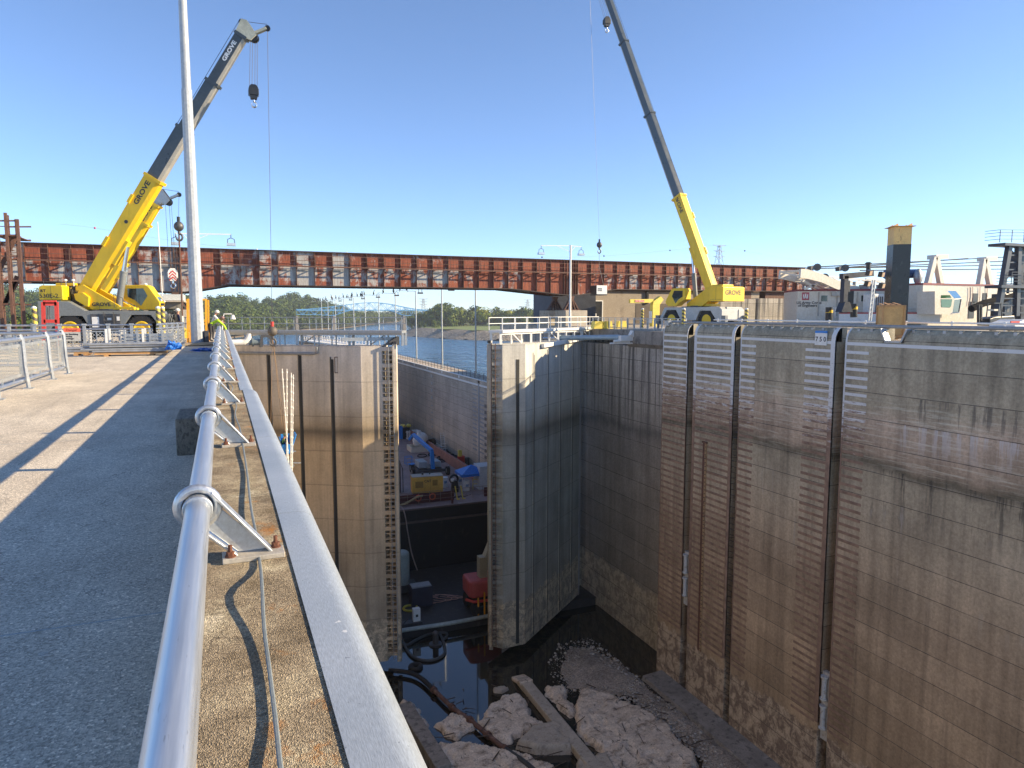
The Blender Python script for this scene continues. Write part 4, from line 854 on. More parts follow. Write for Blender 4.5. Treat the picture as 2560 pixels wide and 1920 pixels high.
# far post and rail fence with chain link in front of the crane
ff = thing('chain_link_fence', 'long white railed fence with chain link panels in front of the yellow crane', 'fence', (-6, 33, 0))
A = P(-40, 860, 33.0); Bq = P(388, 860, 33.0); A.z = Bq.z = 0; C2 = Vector((Bq.x+0.9, Bq.y+4.0, 0))
def rail_run(t, P, Q, n, H=1.12, mesh=None):
    d = Q-P
    for i in range(n+1):
        p = P+d*(i/n); b = MB(); b.bar(p, p+Vector((0, 0, H)), 0.11, 0.11, (0, 1, 0)); b.box(p+Vector((0, 0, H+0.03)), (0.16, 0.16, 0.06)); b.build('post', GALV, t)
    b = MB()
    for z in (H, H-0.17): b.tube([P+Vector((0, 0, z)), Q+Vector((0, 0, z))], 0.038, 8)
    b.tube([P+Vector((0, 0, 0.14)), Q+Vector((0, 0, 0.14))], 0.032, 8); b.build('rail', ALU, t, smooth=True)
    if mesh:
        b = MB(); b.add([P+Vector((0, 0.01, 0.16)), Q+Vector((0, 0.01, 0.16)), Q+Vector((0, 0.01, H-0.26)), P+Vector((0, 0.01, H-0.26))], [(0, 1, 2, 3)]); b.build('chain_link', mesh, t)
        b = MB(); b.bar(P+Vector((0, 0, H-0.26)), Q+Vector((0, 0, H-0.26)), 0.04, 0.04); 
        for i in range(3*n): p = P+d*((i+0.5)/(3*n)); b.bar(p+Vector((0, 0, 0.15)), p+Vector((0, 0, H-0.26)), 0.03, 0.03, (0, 1, 0))
        b.build('panel_frame', GALV, t)
rail_run(ff, A, Bq, 7, 1.1, MESHC); rail_run(ff, Bq, C2, 5, 1.1, MESHC)
sg = thing('danger_sign', 'white and orange red no smoking sign hung on the chain link fence', 'sign', tuple(atz(180, 858, 0)))
p0, p1 = aty(160, 853, A.y*0.58+Bq.y*0.42-0.25), aty(200, 820, A.y*0.58+Bq.y*0.42-0.25); yy = p0.y; zr_ = p1.z-(p1.z-p0.z)*0.30
b = MB(); b.bb(p0.x, p1.x, yy-0.01, yy+0.01, p0.z, zr_); b.build('sign_board', M('sign_grey', (0.40, 0.40, 0.38), 0.6, 0, 0.05), sg)
b = MB(); b.bb(p0.x, p1.x, yy-0.012, yy+0.012, zr_+0.001, p1.z); b.build('red_header', M('sign_orange_red', (0.66, 0.13, 0.07), 0.6, 0, 0.08), sg)
cx = (p0.x+p1.x)/2; hh = p1.z-p0.z
text('Danger', hh*0.24, frame_m((cx, yy-0.014, p1.z-hh*0.15), (1, 0, 0), (0, 0, 1)), M('sign_dull_red', (0.32, 0.05, 0.03), 0.6, 0, 0), sg, bold=0.004, sx=1.05)
text('No Smoking\nDuring\nLockage', hh*0.165, frame_m((p0.x+0.03, yy-0.013, p0.z+hh*0.36), (1, 0, 0), (0, 0, 1)), TXT_K, sg, align='LEFT', bold=0.004, sx=1.1)
# stacks of galvanised scaffold tube on timber, racks, tarpaulins
def P(px, py, y): return aty(px, py, y)
def rail_pile(label, px0, px1, y, zs, seed, extra=True):
    r = random.Random(seed); t = thing('rail_stack', label, 'rail stack', (P(px0, 880, y).x, y, 0)); x0, x1 = P(px0, 870, y).x, P(px1, 870, y).x
    b = MB()
    for i, z in enumerate(zs):
        for k in range(4): b.cyl((x0+r.uniform(-0.15, 0.25), y+k*0.14, z+r.uniform(-0.01, 0.01)), (x1+r.uniform(-0.25, 0.1), y+k*0.14+r.uniform(-0.05, 0.05), z+r.uniform(-0.02, 0.02)), 0.042, n=8)
    b.build('tube', GALV, t, smooth=True)
    b = MB(); b.bb(x0+0.3, x1-0.2, y-0.1, y+0.6, 0.06, 0.12); b.bb(x0+0.6, x0+0.75, y-0.1, y+0.6, 0.0, 0.06); b.bb(x1-0.8, x1-0.65, y-0.1, y+0.6, 0, 0.06); b.build('timber', WOOD, t)
    return t
rail_pile('long stack of silver scaffold tubes on boards behind the white racks', 212, 432, 29.6, (0.17, 0.26, 0.35, 0.44), 2)
rail_pile('low bundle of grey tubes under the danger sign', 162, 245, 30.6, (0.17, 0.25), 4)
fr = thing('scaffold_stack', 'stack of grey steel scaffold frames behind the tube stack', 'frame stack', tuple(P(360, 870, 31.2)))
b = MB(); x0, x1 = P(308, 860, 31.2).x, P(432, 860, 31.2).x
for k in range(5):
    z = 0.2+0.13*k
    for yy in (31.0, 31.9): b.bar((x0, yy, z), (x1, yy, z), 0.07, 0.09)
    for i in range(6): xx = x0+(x1-x0)*i/5; b.bar((xx, 31.0, z), (xx, 31.9, z), 0.06, 0.06)
for i in range(4): xx = x0+(x1-x0)*(i+0.2)/4; b.bar((xx, 30.97, 0.2), (xx+0.7, 30.97, 0.72), 0.04, 0.04); b.bar((xx, 30.95, 0.1), (xx, 30.95, 0.95), 0.06, 0.06)
b.build('frame', GALV, fr)
def rack(label, x0, y0, w, dpt, H):
    t = thing('storage_rack', label, 'rack', (x0+w/2, y0, 0), group='white stake racks on the deck'); b = MB()
    for x in (x0, x0+w):
        for yy in (y0, y0+dpt): b.bar((x, yy, 0), (x, yy, H), 0.07, 0.07)
    b.build_each('stake', WHITE, t); b = MB()
    for yy in (y0, y0+dpt): b.bar((x0, yy, 0.16), (x0+w, yy, 0.16), 0.08, 0.10)
    for x in (x0, x0+w): b.bar((x, y0, 0.16), (x, y0+dpt, 0.16), 0.08, 0.10)
    b.build('base_frame', WHITE, t)
q = atz(268, 886, 0); rack('white stake rack nearest the camera on the deck', q.x, q.y, 1.26, 0.95, 0.98)
q = atz(283, 881, 0); rack('white stake rack just behind the nearest one', q.x+0.15, q.y+0.9, 1.2, 0.8, 0.9)
q = atz(222, 878, 0); 
rack('white stake rack holding the left end of the scaffold tubes', q.x, q.y-0.1, 1.3, 0.8, 0.95)
def heap(name, label, c, r, sc, mat, seed, cat, n=26):
    rg = np.random.default_rng(seed); b = MB(); b.sphere((0, 0, 0), 1, (1, 1, 1), n, n//2)
    for v in b.v:
        k = 1+0.35*math.sin(v.x*5+seed)*math.cos(v.y*6+v.z*4)+0.22*rg.standard_normal()*0.6; v *= k; v.z = max(v.z, -0.0)
        v.x *= r*sc[0]; v.y *= r*sc[1]; v.z *= r*sc[2]; v += Vector(c)
    return tag(b.build(name, mat), label, cat)
heap('tarpaulin', 'crumpled bright blue tarpaulin at the right end of the scaffold tubes', tuple(P(434, 874, 29.3)), 0.24, (1.0, 0.7, 1.1), BLUET, 1, 'tarpaulin')
c = atz(512, 877, 0); heap('tarpaulin', 'flat blue tarpaulin lying in the shade by the mast foot', (c.x, c.y, 0), 0.5, (1.0, 1.2, 0.22), BLUET, 5, 'tarpaulin')
c = atz(452, 848, 0); y = c.y
b = MB(); q = [P(438, 828, y), P(455, 813, y), P(470, 826, y), P(470, 845, y), P(448, 848, y)]; b.prism([(v.x, v.z) for v in q], 'y', y, y+0.06); b.bar(P(448, 848, y-0.05), P(468, 825, y-0.05), 0.05, 0.05)
tag(b.build('yellow_plate', YEL2), 'pale yellow steel plate leaning beside the worker in navy', 'steel plate')
# orange frame round the mast, yellow stand, red frame, bollards
of = thing('lifting_frame', 'tall orange yellow steel frame standing behind the mast', 'steel frame', tuple(atz(490, 855, 0))); y = 41.5
b = MB()
for px in (470, 516): b.bar(P(px, 860, y), P(px-1, 748, y), 0.11, 0.11, (0, 1, 0)); b.bar(P(px+6, 858, y+1.6), P(px+5, 750, y+1.6), 0.09, 0.09, (0, 1, 0))
for py in (749, 803, 810): b.bar(P(469, py, y), P(517, py, y), 0.09, 0.09)
b.build('upright', ORANGE, of); b = MB(); a, c = P(474, 856, y), P(512, 832, y); b.bb(a.x, c.x, y-0.1, y+0.5, a.z, c.z-0.25); b.build('base_box', ORANGE, of)
rf_ = thing('loading_frame', 'red steel ladder frame leaning at the rear of the yellow crane', 'steel frame', tuple(P(126, 860, 35.8))); b = MB(); y = 35.6
for a, c in (((111, 866), (108, 755)), ((145, 866), (141, 755)), ((108, 755), (141, 755)), ((110, 803), (143, 803)), ((109, 760), (142, 760))): b.bar(P(*a, y), P(*c, y), 0.14, 0.14, (0, 1, 0))
b.build('frame', RED, rf_); b = MB(); b.tube([P(124, 765, y), P(123, 785, y), P(126, 803, y)], 0.02, 6); b.tube([P(119, 768, y), P(118, 803, y)], 0.025, 6); b.build('chain', STEEL, rf_)
def band_mat(name, a, bcol, per):
    d = ND(name); s = d.sep(d.pos); f = d.mth('FRACT', d.mth('ADD', d.mth('DIVIDE', s[2], per), d.mth('DIVIDE', s[0], per*1.6)))
    return d.fin(d.mix(d.mth('GREATER_THAN', f, 0.5), a, bcol), 0.6)
STRP = band_mat('hazard_stripe', (0.60, 0.48, 0.08), (0.10, 0.085, 0.07), 0.3)
for i, (px, py, yy, lab) in enumerate(((87, 862, 36.5, 'yellow striped bollard behind the red frame beside the stair tower'), (396, 862, 36.5, 'yellow striped bollard at the right end of the chain link fence'),
                                      (408, 862, 41.0, 'yellow striped bollard just right of the crane front'))):
    t = thing('bollard', lab, 'bollard', (P(px, 800, yy).x, yy, 0), group='striped bollards near the yellow crane'); x = P(px, 800, yy).x; h = P(px, 770, yy).z
    b = MB(); b.cyl((x, yy, 0), (x, yy, h-0.02), 0.10, n=14); b.build('post', STRP, t, smooth=True); b = MB(); b.sphere((x, yy, h), 0.105, (1, 1, 0.8), 14, 8); b.build('cap', WHITE, t, smooth=True)

# ---------------------------------------------------------------- control shelter, stair tower
y = 61.0; cs = thing('control_shelter', 'small grey control shelter with a thick pale roof beside the crane', 'building', (P(402, 800, y).x, y, 0))
a, c = P(357, 735, y), P(459, 751, y); b = MB(); b.bb(a.x, c.x, y, y+3.4, c.z, a.z); b.build('roof_parapet', M('pale_roof', (0.5, 0.52, 0.52), 0.7, 0, 0.1, 1), cs)
a, c = P(345, 751, y), P(461, 755, y); b = MB(); b.bb(a.x, c.x, y-0.5, y+3.9, c.z, a.z-0.003); b.build('eave_slab', CONC_L, cs)
a, c = P(358, 755, y), P(455, 830, y); b = MB(); b.bb(a.x, a.x+0.3, y, y+3.3, 0, a.z-0.004); b.bb(c.x-0.25, c.x, y, y+3.3, 0, a.z-0.004); b.bb(a.x+0.3, c.x-0.25, y+2.9, y+3.3, 0, a.z-0.004); b.bb(a.x+0.3, c.x-0.25, y+0.05, y+0.3, 0, 1.5); b.bb(a.x+0.3, c.x-0.25, y+0.02, y+0.3, a.z-0.5, a.z-0.004); b.build('wall', M('shelter_grey', (0.16, 0.155, 0.14), 0.8), cs)
b = MB(); b.bb(a.x+0.31, c.x-0.26, y+0.12, y+0.16, 1.501, a.z-0.51); b.build('window', GLASS, cs)
b = MB(); b.tube([P(452, 735, y+0.5), P(456, 790, y+0.5), P(458, 835, y+0.5)], 0.06, 6); b.tube([P(406, 740, y-1), P(400, 640, y-1), P(394, 554, y-1)], 0.03, 6); b.build('antenna', WHITE, cs)
st = thing('stair_tower', 'brown rusty steel stair tower with zigzag stairs beside the bridge', 'stair tower', (P(25, 830, 56).x, 56, 0)); y = 56.0
b = MB()
for px, yy, top in ((-14, y, 535), (13, y, 532), (43, y, 548), (-8, y+3.5, 540), (18, y+3.5, 538), (40, y+3.5, 548)): q = P(px, top, yy); b.bar((q.x, yy, 0), (q.x, yy, q.z), 0.17, 0.17, (0, 1, 0))
b.build('column', RUSTC, st)
b = MB()
for py in (552, 588, 640, 702, 760): a, c = P(-16, py, y), P(45, py, y); b.bar(a, c, 0.08, 0.10); b.bar(a+Vector((0, 3.5, 0)), c+Vector((0, 3.5, 0)), 0.08, 0.10)
for a, c in (((-14, 702), (40, 590)), ((13, 760), (43, 690)), ((-14, 800), (43, 705))): b.bar(P(*a, y+0.4), P(*c, y+0.4), 0.1, 0.25); b.bar(P(*a, y+1.6), P(*c, y+1.6), 0.1, 0.25)
b.build_each('brace', RUSTC, st)
b = MB()
for (a, c) in (((-10, 705), (42, 590)), ((42, 705), (-10, 812))):
    for k in range(14): q = P(a[0], a[1], y+1).lerp(P(c[0], c[1], y+1), k/13); b.box(q, (0.30, 1.1, 0.03))
b.build('stair_tread', RUSTC, st)
b = MB(); b.bb(P(-14, 588, y).x, P(44, 588, y).x, y, y+3.5, P(0, 588, y).z-0.05, P(0, 588, y).z)
for py in (552, 566): a, c = P(-14, py, y), P(43, py, y); b.bar(a, c, 0.05, 0.05)
b.build('landing', RUSTC, st)

# ---------------------------------------------------------------- people
def person(name, label, base, J, cols, helmet=None, fw=(1, 0, 0)):
    """one continuous skinned body; J: joints in metres, base-relative; clothing shown by material per region"""
    t = thing(name, label, 'person', base)
    me = bpy.data.meshes.new('tmp'); nm = list(J); vs = []; ix = {}
    for k in nm: ix[k] = len(vs); vs.append(J[k][0])
    ed = [(ix[J[k][2]], ix[k]) for k in nm if J[k][2]]
    reg = {k: J[k][3] for k in nm}; rad = [J[k][1] for k in nm]
    for s in ('l', 'r'):                                   # five bent fingers on each palm
        hnd = Vector(J['hand_'+s][0]); fa = Vector(J['wrist_'+s][0]); d = (hnd-fa).normalized(); o1, o2 = orth(d)
        for f, (off, ln) in enumerate(((-0.03, 0.06), (-0.012, 0.085), (0.008, 0.09), (0.026, 0.08), (0.038, 0.062))):
            if f == 0: a = hnd+o1*-0.035; c = a+d*0.035-o1*0.03; e = c+d*0.03
            else: a = hnd+d*0.03+o1*off; c = a+d*ln*0.55+o2*0.006; e = c+d*ln*0.4+o2*0.025
            i0 = len(vs); vs += [tuple(a), tuple(c), tuple(e)]; rad += [0.010, 0.009, 0.0075]; ed += [(ix['hand_'+s], i0), (i0, i0+1), (i0+1, i0+2)]
    me.from_pydata(vs, ed, []); o = bpy.data.objects.new('tmp', me); COL.objects.link(o)
    sk = o.modifiers.new('skin', 'SKIN'); 
    for i, sv in enumerate(me.skin_vertices[0].data): r_ = rad[i]; sv.radius = r_ if isinstance(r_, tuple) else (r_, r_); sv.use_root = (i == ix['pelvis'])
    sb = o.modifiers.new('sub', 'SUBSURF'); sb.levels = 1; sb.render_levels = 1
    dg = bpy.context.evaluated_depsgraph_get(); m2 = bpy.data.meshes.new_from_object(o.evaluated_get(dg)); bpy.data.objects.remove(o)
    keys = list(cols); [m2.materials.append(cols[k]) for k in keys]
    segs = [(Vector(J[J[k][2]][0]), Vector(J[k][0]), reg[k]) for k in nm if J[k][2]]
    for p in m2.polygons:
        c = p.center; best = None
        for a, e, rg in segs:
            ab = e-a; u = max(0, min(1, (c-a).dot(ab)/max(ab.length_squared, 1e-9))); dd = (a+ab*u-c).length
            if best is None or dd < best[0]: best = (dd, rg)
        p.material_index = keys.index(best[1]); p.use_smooth = True
    m2.name = 'body'; bo = bpy.data.objects.new('body', m2); COL.objects.link(bo); bo.parent = t; W[bo.name] = W[t.name]
    Tm = W[t.name]; hd = Vector(J['head'][0]); fw = Vector(fw).normalized()
    sd = fw.cross(Vector((0, 0, 1))).normalized()
    b = MB(Tm); nose = hd+fw*0.105+Vector((0, 0, -0.01)); b.sphere(nose, 0.018, (1, 1, 1.3), 8, 6)
    for s in (-1, 1): b.sphere(hd+sd*0.085*s, 0.022, (0.7, 1, 1.3), 8, 6)
    b.sphere(hd+fw*0.092+Vector((0, 0, -0.055)), 0.016, (1.4, 1, 0.5), 8, 4); b.build('face', SKIN, t, smooth=True)
    b = MB(Tm)
    for s in (-1, 1): b.sphere(hd+fw*0.088+sd*0.033*s+Vector((0, 0, 0.02)), 0.011, (1, 1, 1), 8, 6)
    b.build('eye', TXT_K, t, smooth=True)
    if helmet:
        b = MB(Tm); up = Vector((0, 0, 0.055))
        b.sphere(hd+up, 0.135, (0.95, 1.05, 0.82), 16, 8)
        b.box(hd+up+fw*0.12+Vector((0, 0, -0.01)), (0.17, 0.17, 0.014)); b.cyl(hd+up+Vector((0, 0, -0.012)), hd+up+Vector((0, 0, 0.0)), 0.15, n=20); b.build('hard_hat', helmet, t, smooth=True)
    return t
def joints(lean=0.0, fx=1.0, arm_l=None, arm_r=None, legs=True, head=None, fy=0.0):
    """standing figure leaning towards (fx, fy)"""
    f = Vector((fx, fy, 0)).normalized(); s = Vector((-f.y, f.x, 0)); Z = Vector((0, 0, 1))
    ax = (Z*math.cos(lean)+f*math.sin(lean)); pel = Vector((0, 0, 0.95)); ch = pel+ax*0.42; nk = pel+ax*0.58
    hv = head if head is not None else ax; hv = Vector(hv).normalized(); hd = nk+hv*0.17
    J = {'pelvis': (tuple(pel), (0.15, 0.12), None, 'trousers'), 'waist': (tuple(pel+ax*0.2), (0.145, 0.11), 'pelvis', 'shirt'), 'chest': (tuple(ch), (0.185, 0.13), 'waist', 'shirt'),
         'neck': (tuple(nk), 0.062, 'chest', 'skin'), 'head': (tuple(hd), (0.088, 0.105), 'neck', 'skin'), 'crown': (tuple(hd+hv*0.07), 0.085, 'head', 'skin')}
    for q, sg_, arm in (('l', 1, arm_l), ('r', -1, arm_r)):
        sh = ch+s*0.2*sg_+ax*0.07; el, wr = arm if arm else (sh-Z*0.29+s*0.04*sg_+f*0.02, sh-Z*0.53+s*0.05*sg_+f*0.12)
        el, wr = Vector(el), Vector(wr); d = (wr-el).normalized()
        J['shoulder_'+q] = (tuple(sh), 0.072, 'chest', 'shirt'); J['elbow_'+q] = (tuple(el), 0.047, 'shoulder_'+q, 'sleeve'); J['wrist_'+q] = (tuple(wr), 0.031, 'elbow_'+q, 'forearm'); J['hand_'+q] = (tuple(wr+d*0.07), (0.040, 0.02), 'wrist_'+q, 'skin')
        hp = pel+s*0.095*sg_-Z*0.04; kn = Vector((0, 0, 0.5))+s*0.11*sg_+f*0.03; an = Vector((0, 0, 0.09))+s*0.12*sg_-f*0.02
        J['hip_'+q] = (tuple(hp), 0.105, 'pelvis', 'trousers'); J['knee_'+q] = (tuple(kn), 0.072, 'hip_'+q, 'trousers'); J['ankle_'+q] = (tuple(an), 0.05, 'knee_'+q, 'trousers'); J['toe_'+q] = (tuple(an+f*0.17-Z*0.045), 0.042, 'ankle_'+q, 'boots')
    J = {k: (v[0], v[1], v[2], v[3]) for k, v in J.items()}
    return J
def cols(shirt, trousers, sleeve=None, fore=None):
    return {'shirt': shirt, 'trousers': trousers, 'sleeve': sleeve or shirt, 'forearm': fore or SKIN, 'skin': SKIN, 'boots': CLOTH['dark']}
HATW = M('white_hard_hat', (0.72, 0.70, 0.64), 0.35, 0, 0.04); HATR = M('dark_red_hard_hat', (0.16, 0.07, 0.06), 0.4, 0, 0.1, 30, 0, (0.5, 0.45, 0.42), 0.6)
x = P(447, 800, 44).x
person('person', 'worker in navy shirt and white hard hat walking behind the yellow plate', (x, 44, 0), joints(0.05, -1, arm_l=((0.05, -0.27, 1.12), (0.12, -0.26, 0.9)), arm_r=((-0.02, 0.26, 1.1), (-0.08, 0.25, 0.88))), cols(CLOTH['navy'], CLOTH['jeans']), HATW, (-1, -0.25, -0.05))
x = P(531, 800, 46).x
person('person', 'worker in white shirt and white hard hat standing at the parapet end', (x, 46, -0.02), joints(0.28, 1, arm_l=((0.42, 0.22, 1.12), (0.56, 0.08, 1.08)), arm_r=((0.40, -0.24, 1.1), (0.55, -0.1, 1.05)), head=(0.7, 0, 0.75)), cols(CLOTH['white'], CLOTH['dark'], CLOTH['white']), HATW, (0.85, -0.2, -0.5))
x = P(524, 800, 43).x
person('person', 'worker in lime yellow shirt bending over the lock edge', (x, 43, -0.02), joints(1.02, 1, arm_l=((0.76, 0.22, 0.9), (0.86, 0.18, 0.66)), arm_r=((0.74, -0.24, 0.9), (0.84, -0.16, 0.62)), head=(1.0, -0.1, 0.12)), cols(CLOTH['lime'], CLOTH['dark'], CLOTH['lime'], CLOTH['lime']), HATR, (0.75, -0.2, -0.65))
# ---------------------------------------------------------------- rough terrain cranes
def tyre(T, parent, c, r, w, label=None):
    c = Vector(c); b = MB(T); b.cyl(c-Vector((0, w/2, 0)), c+Vector((0, w/2, 0)), r*0.94, n=32)
    for k in range(26):
        a = 2*math.pi*k/26; R_ = Matrix.Rotation(-a, 3, 'Y')
        for s in (-1, 1): b.box(c+R_ @ Vector((r*0.95, s*w*0.25, 0)), (r*0.11, w*0.5, r*0.13), R_ @ Matrix.Rotation(0.35*s, 3, 'X'))
    o = b.build('wheel', BLACK, parent)
    b = MB(T); b.cyl(c-Vector((0, w/2+0.012, 0)), c+Vector((0, w/2+0.012, 0)), r*0.56, n=24); b.torus(c-Vector((0, w/2+0.02, 0)), (0, 1, 0), r*0.5, r*0.06, 24, 6); b.cyl(c-Vector((0, w/2+0.10, 0)), c-Vector((0, w/2, 0)), r*0.2, n=16); b.build('rim', YEL, o, smooth=True); return o
def crane(label, loc, rz, sc, slew, elev, secs, full=True, cwz=(2.30, 3.06), hood=True):
    """secs: list of (length, depth, width, material)"""
    t = thing('mobile_crane', label, 'crane', loc)
    T0 = Matrix.Translation(Vector(loc)) @ Matrix.Rotation(rz, 4, 'Z') @ Matrix.Scale(sc, 4)
    S = Matrix.Translation(Vector(loc)) @ Matrix.Rotation(slew, 4, 'Z') @ Matrix.Scale(sc, 4)
    # carrier
    b = MB(T0)
    for y in (-1.22, 0.62):
        b.prism([(-3.15, 0.62)]+([(-3.15, 2.22), (-1.75, 2.22), (-0.95, 1.72)] if hood else [(-3.15, 1.5), (-2.9, 1.72)])+[ (2.45, 1.70), (2.95, 0.85), (2.75, 0.72), (2.2, 1.5), (1.25, 1.5), (0.72, 0.72), (-0.72, 0.72), (-1.1, 1.45), (-2.1, 1.45), (-2.55, 0.9), (-2.75, 0.62)], 'y', y, y+0.6)
    b.bb(-3.1, 3.0, -0.62, 0.62, 0.75, 1.55); b.bb(-3.1, -1.9, -0.62, 0.62, 1.551, 2.18 if hood else 1.7); b.build('carrier_body', GREY if hood else M('pale_grey_paint', (0.42, 0.43, 0.42), 0.45, 0, 0.1, 1.5), t, bevel=0.02)
    b = MB(T0); b.bb(-0.70, 0.70, -1.26, -1.222, 0.74, 1.55); b.bb(2.3, 3.1, -1.1, 1.1, 0.8, 1.1)
    for x in (-0.05, 0.42): b.bb(x, x+0.02, -1.35, -1.28, 0.8, 1.68)
    for z in (0.95, 1.2, 1.45): b.bb(-0.05, 0.44, -1.36, -1.30, z, z+0.03)
    b.bb(-0.6, 0.7, -1.21, 1.21, 1.701, 1.76); b.build_each('side_step', STEEL, t)
    b = MB(T0); b.bb(-0.64, -0.30, -1.275, -1.262, 0.85, 1.4); b.bb(0.55, 0.69, -1.275, -1.262, 1.2, 1.42); b.bb(0.1, 0.3, -1.275, -1.262, 1.2, 1.35); b.build_each('side_panel', WHITE, t)
    for x in (-3.35, 3.15):
        for y in (-1.15, 1.15): b = MB(T0); b.bb(x-0.18, x+0.18, y-0.14, y+0.14, 0.42, 1.1); b.cyl((x, y, 0.02), (x, y, 0.42), 0.1); b.cyl((x, y, 0.0), (x, y, 0.04), 0.28); b.build('outrigger', GREY, t)
    for x in (-1.72, 1.72):
        for y in (-0.92, 0.92): tyre(T0, t, (x, y, 0.75), 0.75, 0.52)
    b = MB(T0)
    for k in range(5): b.tube([(2.9+0.05*k, -1.1+0.25*k, 1.1), (3.2, -1.0+0.22*k, 1.6+0.1*(k % 3)), (3.25+0.03*k, -0.9+0.2*k, 0.7)], 0.025, 6)
    b.build('hose', BLACK, t, smooth=True)
    # superstructure
    b = MB(S); b.cyl((0, 0, 1.56), (0, 0, 1.82), 0.72, n=24); b.build('turntable', STEEL, t)
    b = MB(S)
    for y in (-0.62, 0.50): b.prism([(-1.55, 3.02), (-1.15, 3.12), (-0.9, 2.96), (0.72, 1.98), (0.72, 1.78), (-0.75, 1.78), (-1.55, 2.30)], 'y', y, y+0.12)
    b.prism([(-1.55, 2.62), (-1.1, 2.70), (-0.78, 2.45), (-0.85, 1.95), (-0.95, 1.95), (-1.5, 2.3)], 'y', -0.80, -0.621)
    b.bar((0.7, -0.78, 1.88), (1.6, -0.78, 1.86), 0.25, 0.14); b.bb(-1.5, 0.6, -0.5, 0.5, 1.78, 1.95); b.build('turret', YEL, t, bevel=0.015)
    b = MB(S); z0, z1 = cwz; b.prism([(-3.12, z0), (-3.12, z1-0.08), (-2.95, z1), (-1.95, z1), (-1.9, z1-0.08), (-1.9, z0)], 'y', -1.2, 1.2); b.bb(-2.6, -1.6, -0.6, 0.6, z1+0.001, z1+0.14); cw = b.build('counterweight', YEL, t, bevel=0.03)
    b = MB(S); b.cyl((-1.75, -0.5, 2.6), (-1.75, 0.5, 2.6), 0.33, n=16); b.bb(-1.9, -1.5, -0.55, 0.55, 2.1, 2.35)
    for k in range(6): b.tube([(-1.9+0.12*k, -0.56, 3.1), (-1.75+0.05*k, -0.62, 2.6), (-1.6+0.03*k, -0.6, 2.1)], 0.03, 6)
    b.build('winch', BLACKM, t)
    b = MB(S)
    for x in (-1.95, -1.55): b.tube([(x, -0.75, 3.02), (x, -0.75, 3.3)], 0.02, 6); b.sphere((x, -0.78, 3.34), 0.085, (1, 1, 0.8), 10, 6)
    b.build_each('lamp', WHITE, t, smooth=True)
    b = MB(S)
    for x0, x1 in ((-1.3, -0.4), (-0.35, 0.45)):
        b.bb(x0, x1, -0.634, -0.622, 2.02, 2.03); b.bb(x0, x0+0.01, -0.634, -0.622, 1.82, 2.03)
    for y in (-1.21, 1.2): b.bb(-2.5, -2.49, y, y+0.01, cwz[0]+0.05, cwz[1]-0.05); b.bb(-3.0, -2.0, y, y+0.01, cwz[0]+0.12, cwz[0]+0.13)
    b.build('panel_seam', TXT_K, t); b = MB(S)
    b.tube([(-2.9, -1.1, cwz[1]), (-2.9, -1.1, cwz[1]+0.35), (-2.0, -1.1, cwz[1]+0.35), (-2.0, -1.1, cwz[1])], 0.02, 6); b.tube([(0.5, -0.75, 1.9), (0.5, -0.75, 2.6), (0.95, -0.75, 2.4), (0.95, -0.75, 1.88)], 0.018, 6)
    b.build('grab_rail', BLACKM, t)
    # cab on the left of the boom
    cy0, cy1 = 0.64, 1.28
    prof = [(0.30, 2.98), (0.42, 3.14), (1.52, 3.16), (1.70, 3.08), (2.28, 2.2), (2.26, 2.02), (2.02, 1.80), (1.20, 1.80), (0.95, 2.0), (0.30, 2.3)]
    b = MB(S); b.prism(prof, 'y', cy0, cy1); cab = b.build('cab', YEL, t, bevel=0.03)
    for yy in (cy0-0.006, cy1+0.002):
        b = MB(S); b.prism([(0.55, 2.95), (1.42, 2.97), (1.62, 2.55), (1.25, 2.0), (0.95, 2.3), (0.55, 2.5)], 'y', yy, yy+0.004); b.build('side_window', GLASS, cab)
        b = MB(S); b.bar((1.0, yy-0.004, 2.96), (1.0, yy-0.004, 2.25), 0.03, 0.012); b.bar((0.55, yy-0.004, 2.62), (1.6, yy-0.004, 2.6), 0.02, 0.012); b.build('window_bar', BLACKM, cab)
    b = MB(S); dx = Vector((0.84, 0, 0.55))*0.012; q = [Vector((1.72, cy0+0.08, 3.0)), Vector((1.72, cy1-0.08, 3.0)), Vector((2.21, cy1-0.08, 2.28)), Vector((2.21, cy0+0.08, 2.28))]
    b.add([p+dx*1.5 for p in q]+[p+dx*0.2 for p in q], [(0, 1, 2, 3), (7, 6, 5, 4), (0, 4, 5, 1), (1, 5, 6, 2), (2, 6, 7, 3), (3, 7, 4, 0)]); b.build('windscreen', GLASSB, cab)
    b = MB(S); b.bar((2.0, cy0+0.15, 2.75), (2.25, cy0+0.4, 2.35), 0.02, 0.02); b.bb(2.26, 2.29, cy0+0.1, cy1-0.1, 2.03, 2.16); b.build('wiper_grille', BLACKM, cab)
    b = MB(S); b.sphere((2.3, cy0+0.12, 2.3), 0.06, (1, 1, 1), 10, 6); b.sphere((2.3, cy1-0.12, 2.25), 0.06, (1, 1, 1), 10, 6); b.sphere((1.4, (cy0+cy1)/2, 3.2), 0.10, (1, 1, 0.7), 10, 6); b.build_each('headlight', WHITE, cab, smooth=True)
    # boom: pivot at the back of the turret
    piv = Vector((-1.15, 0.0, 2.92)); d = Vector((math.cos(elev), 0, math.sin(elev))); u = Vector((-math.sin(elev), 0, math.cos(elev))); pos = -0.35; tips = []
